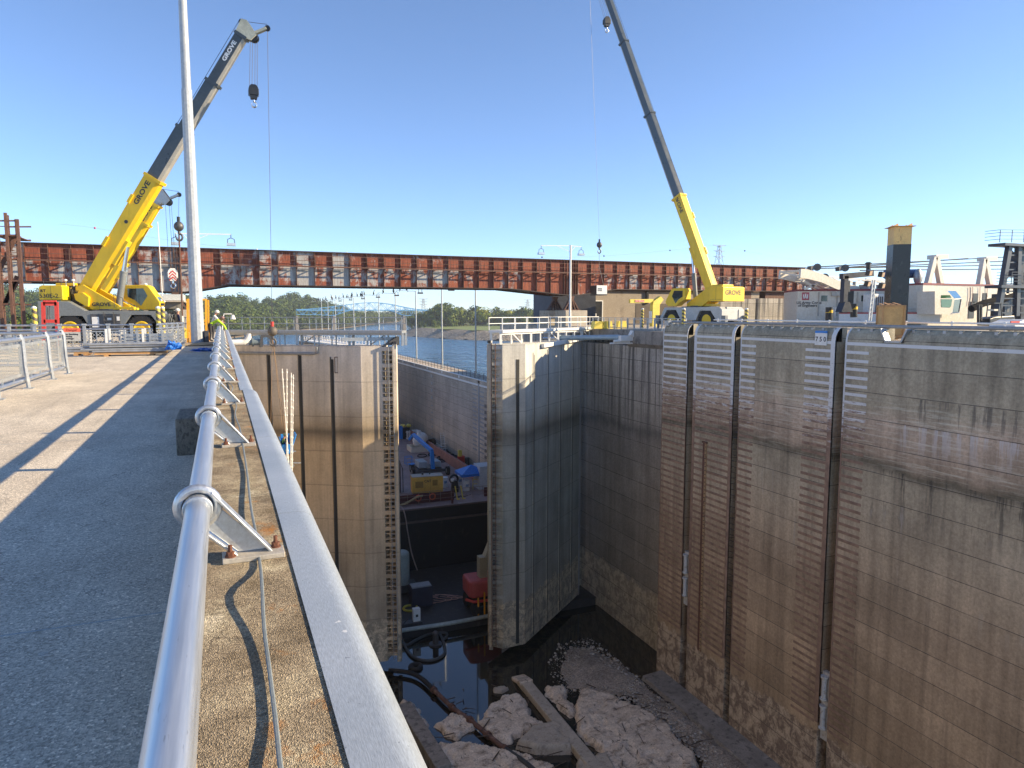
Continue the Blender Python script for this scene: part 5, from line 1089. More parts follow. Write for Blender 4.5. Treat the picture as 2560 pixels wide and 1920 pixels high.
    for k, (L, h, w, m) in enumerate(secs):
        a, c = piv+d*pos, piv+d*(pos+L); b = MB(S); off = -0.02*k
        P_ = []
        for q in (a, c):
            hb = h if not (k == 0 and q is a) else h*0.85
            for (i, j) in ((-w/2, hb/2), (w/2, hb/2), (w/2, -hb*0.30), (w*0.36, -hb/2), (-w*0.36, -hb/2), (-w/2, -hb*0.30)): P_.append(q+Vector((0, i, 0))+u*(j+off))
        b.add(P_, [tuple(range(5, -1, -1)), tuple(range(6, 12))]+[(i, (i+1) % 6, 6+(i+1) % 6, 6+i) for i in (0, 1, 5)]); b.mi = 1
        b.v += P_; n0 = len(b.v)-12; b.f += [[n0+q for q in (i, (i+1) % 6, 6+(i+1) % 6, 6+i)] for i in (2, 3, 4)]; b.m += [1, 1, 1]; b.mi = 0
        # collar at the end of the section
        b.add([c+d*s+Vector((0, i*(w/2+0.05), 0))+u*(j*(h/2+0.05)+off) for s in (-0.16, 0.0) for i, j in ((-1, 1), (1, 1), (1, -1), (-1, -1))], [(0, 1, 2, 3), (7, 6, 5, 4), (0, 4, 5, 1), (1, 5, 6, 2), (2, 6, 7, 3), (3, 7, 4, 0)])
        sec = b.build('boom_section', [m, M('boom_underside_lit', (0.30, 0.295, 0.28), 0.5, 0, 0.2, 1.5) if m is DGREY else m], t); tips.append((a, c, h, w, sec, off)); pos += L  # paler grey on lower faces of dark sections imitates light on the underside
        b = MB(S)
        if k == 0:
            b.box(a.lerp(c, 0.78)+Vector((0, -w/2-0.05, 0))+u*(h*0.45), (0.5, 0.12, 0.14), Matrix.Rotation(-elev, 3, 'Y')); b.box(a.lerp(c, 0.42)+Vector((0, -w/2-0.06, 0))+u*(h*0.42), (0.55, 0.14, 0.16), Matrix.Rotation(-elev, 3, 'Y'))
            b.bar(a.lerp(c, 0.30)-u*h*0.52, a.lerp(c, 0.5)-u*h*0.52, w*0.7, 0.22, u); b.build_each('boom_bracket', m, sec)
            b = MB(S); 
            for q in (0.62,): b.cyl(a.lerp(c, q)+Vector((0, -w/2-0.008, 0)), a.lerp(c, q)+Vector((0, -w/2, 0)), 0.10, n=14)
            b.build('boom_port', TXT_K, sec)
    tip = tips[-1][1]; h, w = tips[-1][2], tips[-1][3]
    b = MB(S); hm = M('boom_head_cream', (0.55, 0.52, 0.40), 0.5) if full else GALV
    hd = tip+d*0.1
    for y in (-w/2, w/2-0.05): 
        q = [hd-d*0.1+u*h*0.45, hd+d*0.55+u*h*0.55, hd+d*0.65+u*h*0.1, hd+d*0.30-u*(h*0.5+0.45), hd-d*0.1-u*(h*0.5+0.35), hd-d*0.2-u*h*0.4]
        b.add([p+Vector((0, y, 0)) for p in q]+[p+Vector((0, y+0.05, 0)) for p in q], [tuple(range(6)), tuple(range(11, 5, -1))]+[(i, 6+i, 6+(i+1) % 6, (i+1) % 6) for i in range(6)])
    b.bar(hd+d*0.25-u*(h*0.5+0.2), hd+d*0.25-u*(h*0.5+0.2)+Vector((0.72, 0, 0.30)), 0.22, 0.14)
    head = b.build('boom_head', hm, t)
    sh = hd+d*0.12-u*(h*0.5+0.32); sa = hd+d*0.25-u*(h*0.5+0.2)+Vector((0.76, 0, 0.31)); b = MB(S)
    for y in (-0.14, -0.05, 0.05, 0.14): b.cyl(sh+Vector((0, y-0.025, 0)), sh+Vector((0, y+0.025, 0)), 0.24, n=20)
    b.cyl(sa+Vector((0, -0.05, 0)), sa+Vector((0, 0.05, 0)), 0.15, n=20); ts = hd+d*0.45+u*h*0.5; b.cyl(ts+Vector((0, -0.06, 0)), ts+Vector((0, 0.06, 0)), 0.16, n=16); b.build_each('sheave', BLACKM, head)
    # lift cylinder
    a, c = tips[0][0], tips[0][1]; c0 = Vector((0.35, 0, 1.95)); c1 = a.lerp(c, 0.46)-u*tips[0][2]*0.62; mdl = c0.lerp(c1, 0.58)
    b = MB(S); b.cyl(c0, mdl, 0.17, n=16); b.cyl(mdl-(c1-c0)*0.01, mdl+(c1-c0)*0.012, 0.19, n=16); b.build('lift_cylinder', GREY, t, smooth=True)
    b = MB(S); b.cyl(mdl, c1, 0.11, n=12); b.build('lift_rod', CHROME, t, smooth=True)
    b = MB(S); b.tube([Vector((-1.75, 0.0, 2.95)), ts+u*0.16], 0.014, 5); b.tube([ts+u*0.12, sa+Vector((0, 0, 0.2))], 0.014, 5); b.build('hoist_rope', STEEL, t)
    def lettering(si, s, size, mt, up_off=0.0, body='GROVE', side=-1):
        a, c, h, w, sec, off = tips[si]; ctr = a.lerp(c, s)+Vector((0, side*(w/2+0.006), 0))+u*(up_off+off)
        ex = d if side < 0 else -d; ey = u if side < 0 else -u
        Mx = S @ frame_m(ctr, ex, ey); Mx = frame_m(Mx.translation, Mx.col[0].to_3d(), Mx.col[1].to_3d()); text(body, size*sc, Mx, mt, sec, bold=0.012*sc, sx=1.2)
    return dict(t=t, T0=T0, S=S, tips=tips, sh=S @ sh, sa=S @ sa, u=u, d=d, lettering=lettering, cw=cw, cab=cab, head=head)
def side_text(parent, S, c, size, body, mat, ex=(1, 0, 0), ey=(0, 0, 1), bold=0.008, sc=1.0):
    Mx = S @ frame_m(c, ex, ey); Mx = frame_m(Mx.translation, Mx.col[0].to_3d(), Mx.col[1].to_3d()); text(body, size*sc, Mx, mat, parent, bold=bold, sx=1.15)
def hook_block(name, label, top, z, mat_plate, ropes, sc=1.0, ball=False, chev=False, dx=0.0, group=None):
    x, y = top.x+dx, top.y; t = thing(name, label, 'hook block', (x, y, z)); b = MB()
    if ball:
        b.sphere((x, y, z), 0.21*sc, (1, 1, 1.05), 16, 12); t_o = b.build('ball', mat_plate, t, smooth=True)
        b = MB(); b.cyl((x, y, z+0.2*sc), (x, y, z+0.42*sc), 0.07*sc, n=10); b.build('socket', RED if ball == 'red' else BLACKM, t, smooth=True)
    else:
        b.prism([(x-0.16*sc, z-0.35*sc), (x-0.24*sc, z-0.1*sc), (x-0.24*sc, z+0.28*sc), (x-0.12*sc, z+0.42*sc), (x+0.12*sc, z+0.42*sc), (x+0.24*sc, z+0.28*sc), (x+0.24*sc, z-0.1*sc), (x+0.16*sc, z-0.35*sc)], 'y', y-0.16*sc, y+0.16*sc)
        for yy in (-0.2, 0.16): b.bb(x-0.27*sc, x+0.27*sc, y+yy*sc, y+(yy+0.04)*sc, z-0.15*sc, z+0.2*sc)
        b.build('block', mat_plate, t, bevel=0.01)
        if chev:
            b = MB()
            for k in (-1, 0, 1): b.add([(x-0.22, y-0.205*sc, z-0.2+k*0.2), (x, y-0.205*sc, z+0.02+k*0.2), (x+0.22, y-0.205*sc, z-0.2+k*0.2), (x+0.22, y-0.205*sc, z-0.1+k*0.2), (x, y-0.205*sc, z+0.12+k*0.2), (x-0.22, y-0.205*sc, z-0.1+k*0.2)], [(0, 1, 4, 5), (1, 2, 3, 4)])
            b.build('chevron', RED, t); 
    zz = z-0.36*sc if not ball else z-0.2*sc
    b = MB(); b.cyl((x, y, zz-0.12*sc), (x, y, zz), 0.06*sc, n=10)
    b.tube([(x+0.13*sc*math.cos(a), y, zz-0.27*sc+0.15*sc*math.sin(a)) for a in np.linspace(1.9, -3.6, 18)], [0.045*sc]*14+[0.035*sc, 0.028*sc, 0.02*sc, 0.012*sc], 8); b.build('hook', CHROME if not ball else STEEL, t, smooth=True)
    b = MB()
    for o_ in ropes: b.tube([(x+o_*sc, y, z+0.3*sc), (top.x+o_*sc*0.9, top.y, top.z)], 0.013, 5)
    b.build('rope', STEEL, t); return t
# front left crane
c1 = crane('large yellow crane marked 530E-2 with a long dark boom', (-5.42, 43.5, 0), R(-9), 0.99, R(-20), R(57.1),
           [(7.4, 0.90, 0.64, YEL), (3.1, 0.74, 0.54, DGREY), (2.9, 0.67, 0.48, DGREY), (2.9, 0.60, 0.42, DGREY)])
c1['lettering'](0, 0.86, 0.36, TXT_K, 0.06); c1['lettering'](3, 0.62, 0.30, TXT_W, 0.06)
side_text(c1['t'], c1['S'], (-0.25, -0.628, 2.06), 0.26, 'GROVE', TXT_K); side_text(c1['cw'], c1['S'], (-2.62, -1.208, 2.5), 0.30, '530E-2', TXT_K, bold=0.004); side_text(c1['cw'], c1['S'], (-2.90, -1.208, 2.76), 0.20, 'RT', TXT_K)
hook_block('hook_block', 'black four rope hook block hanging high under the boom of the 530E-2 crane', c1['sh'], P(634, 232, c1['sh'].y).z, BLACKM, (-0.2, -0.07, 0.08, 0.2), 0.95, dx=P(634, 232, c1['sh'].y).x-c1['sh'].x)
q = P(681, 828, c1['sa'].y); tp = c1['sa'].copy()
hook_block('headache_ball', 'grey headache ball with a red socket hanging in front of the tan gate leaf railing', tp, q.z, M('ball_brown', (0.10, 0.085, 0.07), 0.6), (0,), 1.25, ball='red', dx=q.x-tp.x)
# second crane behind it
c2 = crane('second yellow crane with a short boom behind the larger crane', (-6.3, 54.0, 0), R(-9), 1.0, R(-20), R(57.0), [(6.0, 0.88, 0.62, YEL), (1.45, 0.74, 0.52, YEL), (0.3, 0.7, 0.48, GALV)], full=False)
c2['lettering'](1, 0.35, 0.34, TXT_K, 0.05)
hook_block('hook_block', 'red and white chevron hook block hanging from the short second boom', c2['sh'], P(431, 688, c2['sh'].y).z, WHITE, (-0.18, 0.05, 0.18), 1.1, chev=True, dx=P(432, 688, c2['sh'].y).x-c2['sh'].x)
hook_block('headache_ball', 'black headache ball hanging from the tip of the short second boom', c2['sa'], P(447, 566, c2['sa'].y).z, STEEL, (0,), 1.5, ball='black', dx=P(447, 566, c2['sa'].y).x-c2['sa'].x)
b = MB(); b.tube([P(447, 577, c2['sa'].y), P(450, 640, c2['sa'].y), P(456, 790, c2['sa'].y)], 0.05, 6); tag(b.build('hanging_pipe', RUSTC), 'thin brown pipe hanging under the black headache ball', 'pipe')
# right crane across the lock
loc = Vector((P(1748, 800, 54.5).x, 54.5, 0)); sl_ = R(102)
c3 = crane('yellow crane across the lock with a very tall boom', tuple(loc), R(101), 1.24, sl_, R(64.5),
           [(8.45, 0.86, 0.66, YEL), (7.7, 0.70, 0.54, DGREY), (7.2, 0.63, 0.47, DGREY), (7.4, 0.55, 0.41, DGREY)], cwz=(2.12, 3.2), hood=False)
c3['lettering'](0, 0.92, 0.40, TXT_K, 0.05, side=1)
side_text(c3['cw'], c3['S'], (-3.128, 0.1, 2.72), 0.46, 'GROVE', TXT_K, (0, -1, 0), (0, 0, 1), 0.012, 1.24)
# ---------------------------------------------------------------- barge in the lock beyond the open gate leaves
BZ = -21.0
D_ = lambda px, py: atz(px, py, BZ)
bg_ = thing('work_barge', 'black hulled work barge with a red deck floating between the gate leaves', 'barge', (17, 78, -25))
y0 = 77.4
b = MB(); b.bb(1.5, 31.6, y0, 186, -28.25, BZ); b.build('hull', M('black_hull', (0.010, 0.009, 0.011), 0.6, 0, 0.4, 0.6, 0.1, (0.03, 0.024, 0.022), 0.64), bg_)
b = MB(); b.bb(1.6, 31.5, y0+0.15, 185.8, BZ+0.002, BZ+0.03); b.build('deck', M('barge_deck', (0.26, 0.19, 0.18), 0.75, 0, 0.3, 0.35, 0.05, (0.36, 0.29, 0.27), 0.62), bg_)
b = MB(); b.bb(1.5, 31.6, y0-0.14, y0-0.003, BZ-1.65, BZ-1.4); b.bb(1.5, 31.6, y0-0.1, y0-0.003, BZ-0.1, BZ+0.06); b.build('rub_rail', M('rub_steel', (0.12, 0.09, 0.08), 0.6, 0.2), bg_)
b = MB(); b.bb(4, 25.3, y0+2.1, y0+2.25, BZ+0.031, BZ+1.15); b.bb(29.2, 31.4, y0+2.1, y0+2.25, BZ+0.031, BZ+1.15); b.build('bulwark', DRED, bg_)
b = MB()
for z in (0.45, 0.95, 1.4): b.bar((6, y0+1.95, BZ+z), (31.4, y0+1.95, BZ+z), 0.04, 0.04)
for x in np.arange(6, 31.4, 1.35): b.bar((x, y0+1.95, BZ), (x, y0+1.95, BZ+1.4), 0.04, 0.04)
b.build('railing', M('rail_brown', (0.25, 0.19, 0.16), 0.7), bg_)
b = MB(); xr0, yr0 = 31.0, 79.0
b.bb(30.7, 31.0, 88, 185.5, BZ+0.031, BZ+1.5); b.bb(3, 30.69, 125.4, 125.7, BZ+0.031, BZ+1.5); b.build('coaming', M('coaming_red_brown', (0.32, 0.15, 0.12), 0.75, 0, 0.25, 0.8, 0.1, (0.20, 0.12, 0.10), 0.6), bg_)
b = MB()
for x in (14.2, 17.5, 24.6): b.cyl((x, y0+0.6, BZ), (x, y0+0.6, BZ+0.65), 0.13, n=10)
b.build('mooring_post', DRED, bg_)
def lbuoy(px, lab):
    q = D_(px, 1263); tag(MB().torus((q.x, y0+1.85, BZ+0.75), (0, 1, 0), 0.34, 0.075, 20, 8).build('life_ring', M('orange_ring', (0.55, 0.12, 0.05), 0.6), smooth=True), lab, 'life ring')
lbuoy(1048, 'orange life ring on the barge railing left of the other ring'); lbuoy(1088, 'orange life ring on the barge railing beside the hose')
# generator
q0, q1 = D_(1030, 1243), D_(1103, 1234); gx0, gy = q0.x, q0.y; gw_ = (q1-q0).length; gt = thing('generator', 'yellow enclosed generator set standing on the barge deck', 'generator', (gx0+gw_/2, gy, BZ), -0.13)
T = W[gt.name]; b = MB(T); b.bb(-gw_/2, gw_/2, -0.7, 0.9, 0.55, 2.55); b.build('housing', M('generator_yellow', (0.66, 0.40, 0.08), 0.55, 0, 0.12, 1), gt, bevel=0.04)
b = MB(T); b.bb(-gw_/2, gw_/2, -0.72, 0.92, 2.551, 2.62); b.build('roof', M('roof_grey_white', (0.42, 0.38, 0.32), 0.7, 0, 0.2, 1), gt)
b = MB(T); b.bb(-gw_/2+0.1, gw_/2-0.1, -0.65, 0.85, 0.03, 0.55); b.build('skid', BLACKM, gt)
b = MB(T)
for x in (-0.35, 0.35): b.bb(x-0.012, x+0.012, -0.712, -0.701, 0.6, 2.5)
b.bb(-gw_/2+0.4, -0.55, -0.712, -0.701, 1.2, 2.0); b.bb(0.6, gw_/2-0.7, -0.712, -0.701, 1.4, 2.1); b.build('louvre_door', M('louvre_ochre', (0.30, 0.18, 0.04), 0.6, 0, 0.1, 3), gt)
text('CAT', 0.42, T @ frame_m((0, -0.715, 2.0), (1, 0, 0), (0, 0, 1)), TXT_K, gt, bold=0.012)
b = MB(T); b.cyl((-0.5, 0.3, 2.62), (-0.5, 0.3, 2.85), 0.12); b.cyl((0.4, 0.3, 2.62), (0.4, 0.3, 2.8), 0.08); b.build('exhaust', BLACKM, gt)
b = MB(T); b.cyl((-0.9, 1.5, 2.2), (0.9, 1.4, 2.2), 0.36, n=14); b.build('air_filter', BLACK, gt, smooth=True)
# blue articulated boom lift
q = D_(1078, 1190); bl = thing('boom_lift', 'bright blue boom lift parked behind the yellow generator', 'boom lift', (q.x, q.y, BZ), 0.0); T = W[bl.name]
for x, y in ((-2.35, 0.8), (2.35, -0.2), (-1.9, 3.4), (1.9, 3.0)):
    b = MB(T); b.cyl((x-0.2, y, 0.62), (x+0.2, y, 0.62), 0.6, n=22); w_ = b.build('wheel', BLACK, bl, smooth=True); b = MB(T); b.cyl((x-0.215, y, 0.62), (x+0.215, y, 0.62), 0.3, n=16); b.build('rim', GREY, w_)
b = MB(T); b.bb(-2.2, 2.2, 0.2, 0.7, 0.45, 0.8); b.bb(-1.7, 1.7, 0.6, 3.6, 0.6, 0.95); b.build('chassis', STEEL, bl)
b = MB(T); b.bb(-1.5, -0.3, 0.8, 3.2, 1.0, 1.9); b.bb(0.6, 1.7, 0.8, 3.0, 1.0, 1.8); b.build('engine_cover', M('cover_grey_blue', (0.34, 0.40, 0.44), 0.5, 0, 0.15, 2), bl, bevel=0.08)
b = MB(T); b.bar((0.35, 0.3, 0.9), (0.25, 0.5, 3.4), 0.5, 0.45, (0, 1, 0)); b.bar((0.25, 0.35, 3.45), (-0.9, 6.0, 4.9), 0.42, 0.5); b.bar((0.55, 0.9, 3.2), (-0.6, 6.2, 4.5), 0.25, 0.3); b.bar((-0.9, 6.0, 4.9), (-1.3, 6.8, 4.1), 0.4, 0.4); b.build('boom', BLUE, bl, bevel=0.03)
b = MB(T); b.bar((-1.6, 3.0, 1.2), (-2.0, 3.6, 1.2), 0.9, 0.1)
for x, y in ((-2.6, 4.6), (-1.6, 4.6), (-2.6, 3.8), (-1.6, 3.8)): b.bar((x, y, 1.0), (x, y, 2.1), 0.06, 0.06)
for z in (1.0, 1.55, 2.1): b.bar((-2.6, 4.6, z), (-1.6, 4.6, z), 0.06, 0.06); b.bar((-2.6, 3.8, z), (-1.6, 3.8, z), 0.06, 0.06)
b.build('platform', BLUE, bl)
# canopy, totes, cabinet, tank
q = D_(1180, 1222); ct = thing('canopy_tent', 'blue pop up canopy on the barge beside white cabinet', 'canopy', (q.x, q.y, BZ)); x, y = q.x, q.y
b = MB(); h = 2.2; s = 1.75
P4 = [(x-s, y-s*0.7, BZ+h-0.3), (x+s, y-s*0.7, BZ+h-0.3), (x+s, y+s, BZ+h-0.3), (x-s, y+s, BZ+h-0.3)]; E4 = [(p[0], p[1], p[2]+0.32) for p in P4]
b.add(P4+E4+[(x, y+0.2, BZ+h+0.95)], [(0, 1, 5, 4), (1, 2, 6, 5), (2, 3, 7, 6), (3, 0, 4, 7), (4, 5, 8), (5, 6, 8), (6, 7, 8), (7, 4, 8)]); b.build('canopy', BLUET, ct)
b = MB(); [b.bar((p[0]*0.98+x*0.02, p[1], BZ), (p[0]*0.98+x*0.02, p[1], p[2]), 0.07, 0.07) for p in P4]; b.build('leg', WHITE, ct)
q = D_(1215, 1223); b = MB(); b.bb(q.x-1.0, q.x+1.6, q.y-0.4, q.y+2.0, BZ+0.03, BZ+3.1); cb = thing('white_cabinet', 'tall white equipment cabinet at the right end of the barge', 'cabinet', (q.x, q.y, BZ)); b.build('cabinet_body', M('cabinet_white', (0.50, 0.55, 0.60), 0.5, 0, 0.1, 1), cb, bevel=0.03); b = MB(); b.bb(q.x+0.3, q.x+1.3, q.y-0.42, q.y-0.401, BZ+0.3, BZ+2.7); b.build('cabinet_door', M('cabinet_blue', (0.20, 0.36, 0.46), 0.5), cb)
for px, py, lab in ((1112, 1218, 'white drum standing just right of the yellow generator'), (1149, 1214, 'white drum behind the black pump on the barge'), (1166, 1227, 'white drum under the left corner of the blue canopy')):
    q = D_(px, py); t = thing('drum', lab, 'drum', (q.x, q.y, BZ), group='white drums on the barge'); b = MB(); b.cyl((q.x, q.y, BZ+0.03), (q.x, q.y, BZ+1.35), 0.4, n=20); b.torus((q.x, q.y, BZ+0.5), (0, 0, 1), 0.4, 0.02, 20, 6); b.torus((q.x, q.y, BZ+0.95), (0, 0, 1), 0.4, 0.02, 20, 6); b.build('shell', WHITE, t, smooth=True); b = MB(); b.bb(q.x-0.2, q.x+0.2, q.y-0.41, q.y-0.37, BZ+0.6, BZ+0.95); b.build('drum_label', M('drum_label_blue', (0.25, 0.35, 0.5), 0.6), t)
q = D_(1137, 1230); t = thing('pump', 'black pump with a white cap between the generator and the canopy', 'pump', (q.x, q.y, BZ)); b = MB(); b.cyl((q.x, q.y, BZ+0.03), (q.x, q.y, BZ+1.5), 0.55, 0.4, 16); b.torus((q.x, q.y+0.3, BZ+1.6), (0, 1, 0), 0.5, 0.15, 18, 8); b.build('pump_body', BLACKM, t, smooth=True); b = MB(); b.cyl((q.x-0.35, q.y-0.1, BZ+1.45), (q.x-0.35, q.y-0.1, BZ+1.75), 0.22, n=12); b.build('pump_cap', WHITE, t)
q = D_(1055, 1128); t = thing('fuel_tank', 'white horizontal fuel tank in a cream tray on the barge', 'tank', (q.x, q.y, BZ)); x, y = q.x, q.y
b = MB(); b.bb(x-2.0, x+3.0, y-0.9, y-0.75, BZ+0.03, BZ+0.9); b.bb(x-2.0, x+3.0, y+2.0, y+2.15, BZ+0.03, BZ+0.9); b.bb(x-2.0, x-1.85, y-0.75, y+2.0, BZ+0.03, BZ+0.9); b.bb(x+2.85, x+3.0, y-0.75, y+2.0, BZ+0.03, BZ+0.9); b.bb(x-1.85, x+2.85, y-0.75, y+2.0, BZ+0.032, BZ+0.1); b.build('tray', CREAM, t)
b = MB(); b.cyl((x-0.6, y-0.1, BZ+1.75), (x+0.7, y+2.4, BZ+1.75), 1.0, n=20); b.sphere((x-0.6, y-0.1, BZ+1.75), 1.0, (1, 0.6, 1), 20, 10); b.cyl((x-0.4, y+0.5, BZ+2.7), (x-0.4, y+0.5, BZ+3.1), 0.3); b.build('tank_shell', WHITE, t, smooth=True); b = MB(); b.cyl((x+1.6, y+0.6, BZ+1.2), (x+2.3, y+1.2, BZ+1.2), 0.6, n=12); b.build('hose_reel', BLACKM, t)
q = D_(1153, 1165); t = thing('drum', 'red drum with a yellow box on top by the barge coaming', 'drum', (q.x, q.y, BZ)); b = MB(); b.cyl((q.x, q.y, BZ+0.03), (q.x, q.y, BZ+1.5), 0.55, n=18); b.build('shell', RED, t, smooth=True); b = MB(); b.box((q.x-0.2, q.y, BZ+1.95), (0.5, 0.5, 0.9)); b.build('top_box', YEL2, t); b = MB(); b.cyl((q.x+0.9, q.y, BZ+0.03), (q.x+0.9, q.y, BZ+1.2), 0.4, n=14); tag(b.build('drum', STEEL, smooth=True), 'dark drum right beside the red drum by the coaming', 'drum')
r = random.Random(4)
def tang(lab, cpx, cpy, n, sp, mat, rad=0.09):
    q = D_(cpx, cpy); b = MB()
    for i in range(n):
        c = Vector((q.x+r.gauss(0, sp), q.y+r.gauss(0, sp*1.6), BZ+0.12+0.1*r.random())); R0 = r.uniform(0.3, 0.8); b.torus(c, (r.uniform(-0.2, 0.2), r.uniform(-0.2, 0.2), 1), R0, rad, 16, 6)
    b.build('rigging', mat, **{'label': lab, 'cat': 'rigging', 'kind': 'stuff'})
tang('tangle of black slings and hoses on the barge deck', 1120, 1148, 22, 1.6, BLACK); tang('dark hoses heaped against the coaming behind the ladder', 1102, 1128, 12, 1.0, STEEL)
for px, py in ((1148, 1187), (1184, 1182)): tag(MB().torus((D_(px, py).x, D_(px, py).y, BZ+0.08), (0, 0, 1), 0.75, 0.06, 20, 6).build('hose_coil', BLACK, smooth=True), 'flat black hose coil lying on the open barge deck', 'hose coil', 'hose coils on the barge deck')
q = D_(1110, 1137); t = thing('ladder', 'white caged ladder standing against the barge coaming', 'ladder', (q.x, q.y, BZ)); b = MB()
for dx in (-0.3, 0.3): b.bar((q.x+dx, q.y, BZ), (q.x+dx+0.1, q.y+1.4, BZ+3.4), 0.06, 0.06)
for k in range(10): b.bar((q.x-0.3+0.01*k, q.y+0.14*k, BZ+0.3+0.33*k), (q.x+0.3+0.01*k, q.y+0.14*k, BZ+0.3+0.33*k), 0.04, 0.04)
b.build('rail', WHITE, t); b = MB()
for k in range(4): b.torus((q.x, q.y+0.35, BZ+0.5+0.4*k), (0, 0.3, 1), 0.48, 0.03, 16, 5)
b.build('cage', WHITE, t)
q = D_(1127, 1125); tag(MB().cyl((q.x, q.y, BZ), (q.x-0.3, q.y+0.5, BZ+5.0), 0.13, n=10).build('leaning_pipe', WHITE), 'tall white pipe leaning on the guide wall by the barge', 'pipe')
q = D_(1102, 1118); t = thing('whip_lamp', 'thin pole with a black box on top by the coaming', 'lamp', (q.x, q.y, BZ)); b = MB(); b.cyl((q.x+0.9, q.y, BZ), (q.x+0.9, q.y, BZ+4.4), 0.06, n=8); b.build('pole', STEEL, t); b = MB(); b.box((q.x+0.9, q.y, BZ+4.7), (0.6, 0.4, 0.6)); b.build('lamp_box', BLACKM, t)
for px, mat, lab, cat, h in ((1003, BLUE, 'blue barrel far back on the barge near the wall', 'barrel', 2.4), (1014, BLACKM, 'black bin with a yellow lid far back on the barge', 'bin', 2.0), (1030, WHITE, 'white slatted crate far back on the barge', 'crate', 1.5), (1046, WHITE, 'white domed tank far back on the barge', 'tank', 1.6)):
    q = D_(px, 1096); t = thing({'barrel': 'barrel', 'bin': 'bin', 'crate': 'crate', 'tank': 'dome_tank'}[cat], lab, cat, (q.x, q.y, BZ)); b = MB()
    if cat == 'crate':
        for k in range(6): b.bb(q.x-1.1+0.4*k, q.x-0.85+0.4*k, q.y-0.6, q.y+0.6, BZ+0.03, BZ+h)
        b.bb(q.x-1.2, q.x+1.3, q.y-0.5, q.y+0.5, BZ+0.1, BZ+0.3); b.bb(q.x-1.2, q.x+1.3, q.y-0.5, q.y+0.5, BZ+h-0.3, BZ+h-0.1)
    elif cat == 'tank': b.cyl((q.x, q.y, BZ), (q.x, q.y, BZ+h*0.6), 0.7, n=16); b.sphere((q.x, q.y, BZ+h*0.6), 0.7, (1, 1, 0.9), 16, 8)
    else: b.cyl((q.x, q.y, BZ), (q.x, q.y, BZ+h), 0.8, n=16)
    o = b.build('container_shell', mat, t, smooth=cat != 'crate')
    if cat == 'bin': b = MB(); b.sphere((q.x-0.5, q.y, BZ+h+0.3), 0.55, (1, 1, 0.7), 12, 6); b.sphere((q.x+0.6, q.y, BZ+h+0.3), 0.5, (1, 1, 0.7), 12, 6); b.build('lid', YEL2, t, smooth=True)
t = thing('yellow_gate', 'yellow tube gate posts in the barge railing', 'gate', (D_(1152, 1255).x, y0+2, BZ)); b = MB()
for px in (1150, 1166): x = D_(px, 1255).x; b.bar((x, y0+1.9, BZ), (x-0.25, y0+2.0, BZ+1.7), 0.12, 0.12, (0, 1, 0)); b.bar((x, y0+1.9, BZ+0.1), (x+0.3, y0+1.9, BZ+0.1), 0.1, 0.1)
b.build('post', YEL2, t)
t = thing('yellow_stand', 'yellow tube stand under the blue canopy', 'stand', tuple(D_(1197, 1222))); q = D_(1197, 1222); b = MB()
for dx in (-0.8, 0.8): b.bar((q.x+dx, q.y, BZ), (q.x+dx, q.y, BZ+1.3), 0.08, 0.08)
for z in (0.7, 1.3): b.bar((q.x-0.8, q.y, BZ+z), (q.x+0.8, q.y, BZ+z), 0.08, 0.08)
b.build('frame', YEL2, t)
hq = [Vector((x, y, z)) for x, y, z in ((13, y0+1.2, BZ+0.3), (16, y0+0.9, BZ+0.25), (18.2, y0+0.5, BZ+0.4), (18.6, y0-0.3, BZ-0.4), (18.9, y0-0.35, BZ-2.5), (19.3, y0-0.4, BZ-5), (19.9, y0-0.6, -28.1))]
tag(MB().tube(smooth_pts(hq), 0.075, 6).build('hose', M('cream_hose', (0.34, 0.27, 0.25), 0.7), smooth=True), 'pale hose hanging down the black barge bow', 'hose')
tag(MB().tube(smooth_pts([Vector((15, y0+0.4, BZ+0.1)), Vector((15.6, y0-0.2, BZ)), Vector((15.8, y0-0.25, -24)), Vector((15.9, y0-0.3, -28.2))]), 0.09, 6).build('hose', BLACK, smooth=True), 'black hose hanging down the bow left of the pale one', 'hose')
tag(MB().tube(smooth_pts([Vector((17.5, y0+1.5, BZ+0.2)), Vector((19.0, y0+1.4, BZ+0.35)), Vector((20.5, y0+1.7, BZ+0.9)), Vector((21.3, y0+1.8, BZ+1.0))]), 0.12, 6).build('hose', M('tan_hose', (0.36, 0.27, 0.15), 0.7), smooth=True), 'thick tan hose lying along the barge bow deck', 'hose')
q = P(980, 1180, 81); t = thing('old_tank', 'rusty tank end showing beside the tan gate post on the barge', 'tank', (q.x, 82, BZ)); a = D_(994, 1230); b = MB(); b.cyl((a.x-0.9, a.y, BZ+0.03), (a.x-0.9, a.y, BZ+3.6), 1.3, n=20); b.sphere((a.x-0.9, a.y, BZ+3.6), 1.3, (1, 1, 0.4), 20, 6); b.build('tank_shell', RUSTC, t, smooth=True); b = MB(); b.tube([(a.x-0.9, a.y, BZ+4), (a.x, a.y-0.3, BZ+4.6), (a.x+0.6, a.y-0.4, BZ+3), (a.x+0.6, a.y-0.5, BZ)], 0.05, 6); b.build('vent_pipe', BLACKM, t)
b = MB()
for k in range(9): x = D_(1000+14*k, 1240).x; b.tube([(x, y0+2.6+0.1*k, BZ+0.06), (x+1.2, y0+3.2, BZ+0.1), (x+2.0, y0+2.8, BZ+0.06), (x+3.2, y0+3.6, BZ+0.05)], 0.04, 5)
tag(b.build('cables', BLACK), 'black cables strewn behind the barge railing', 'cables', kind='stuff')

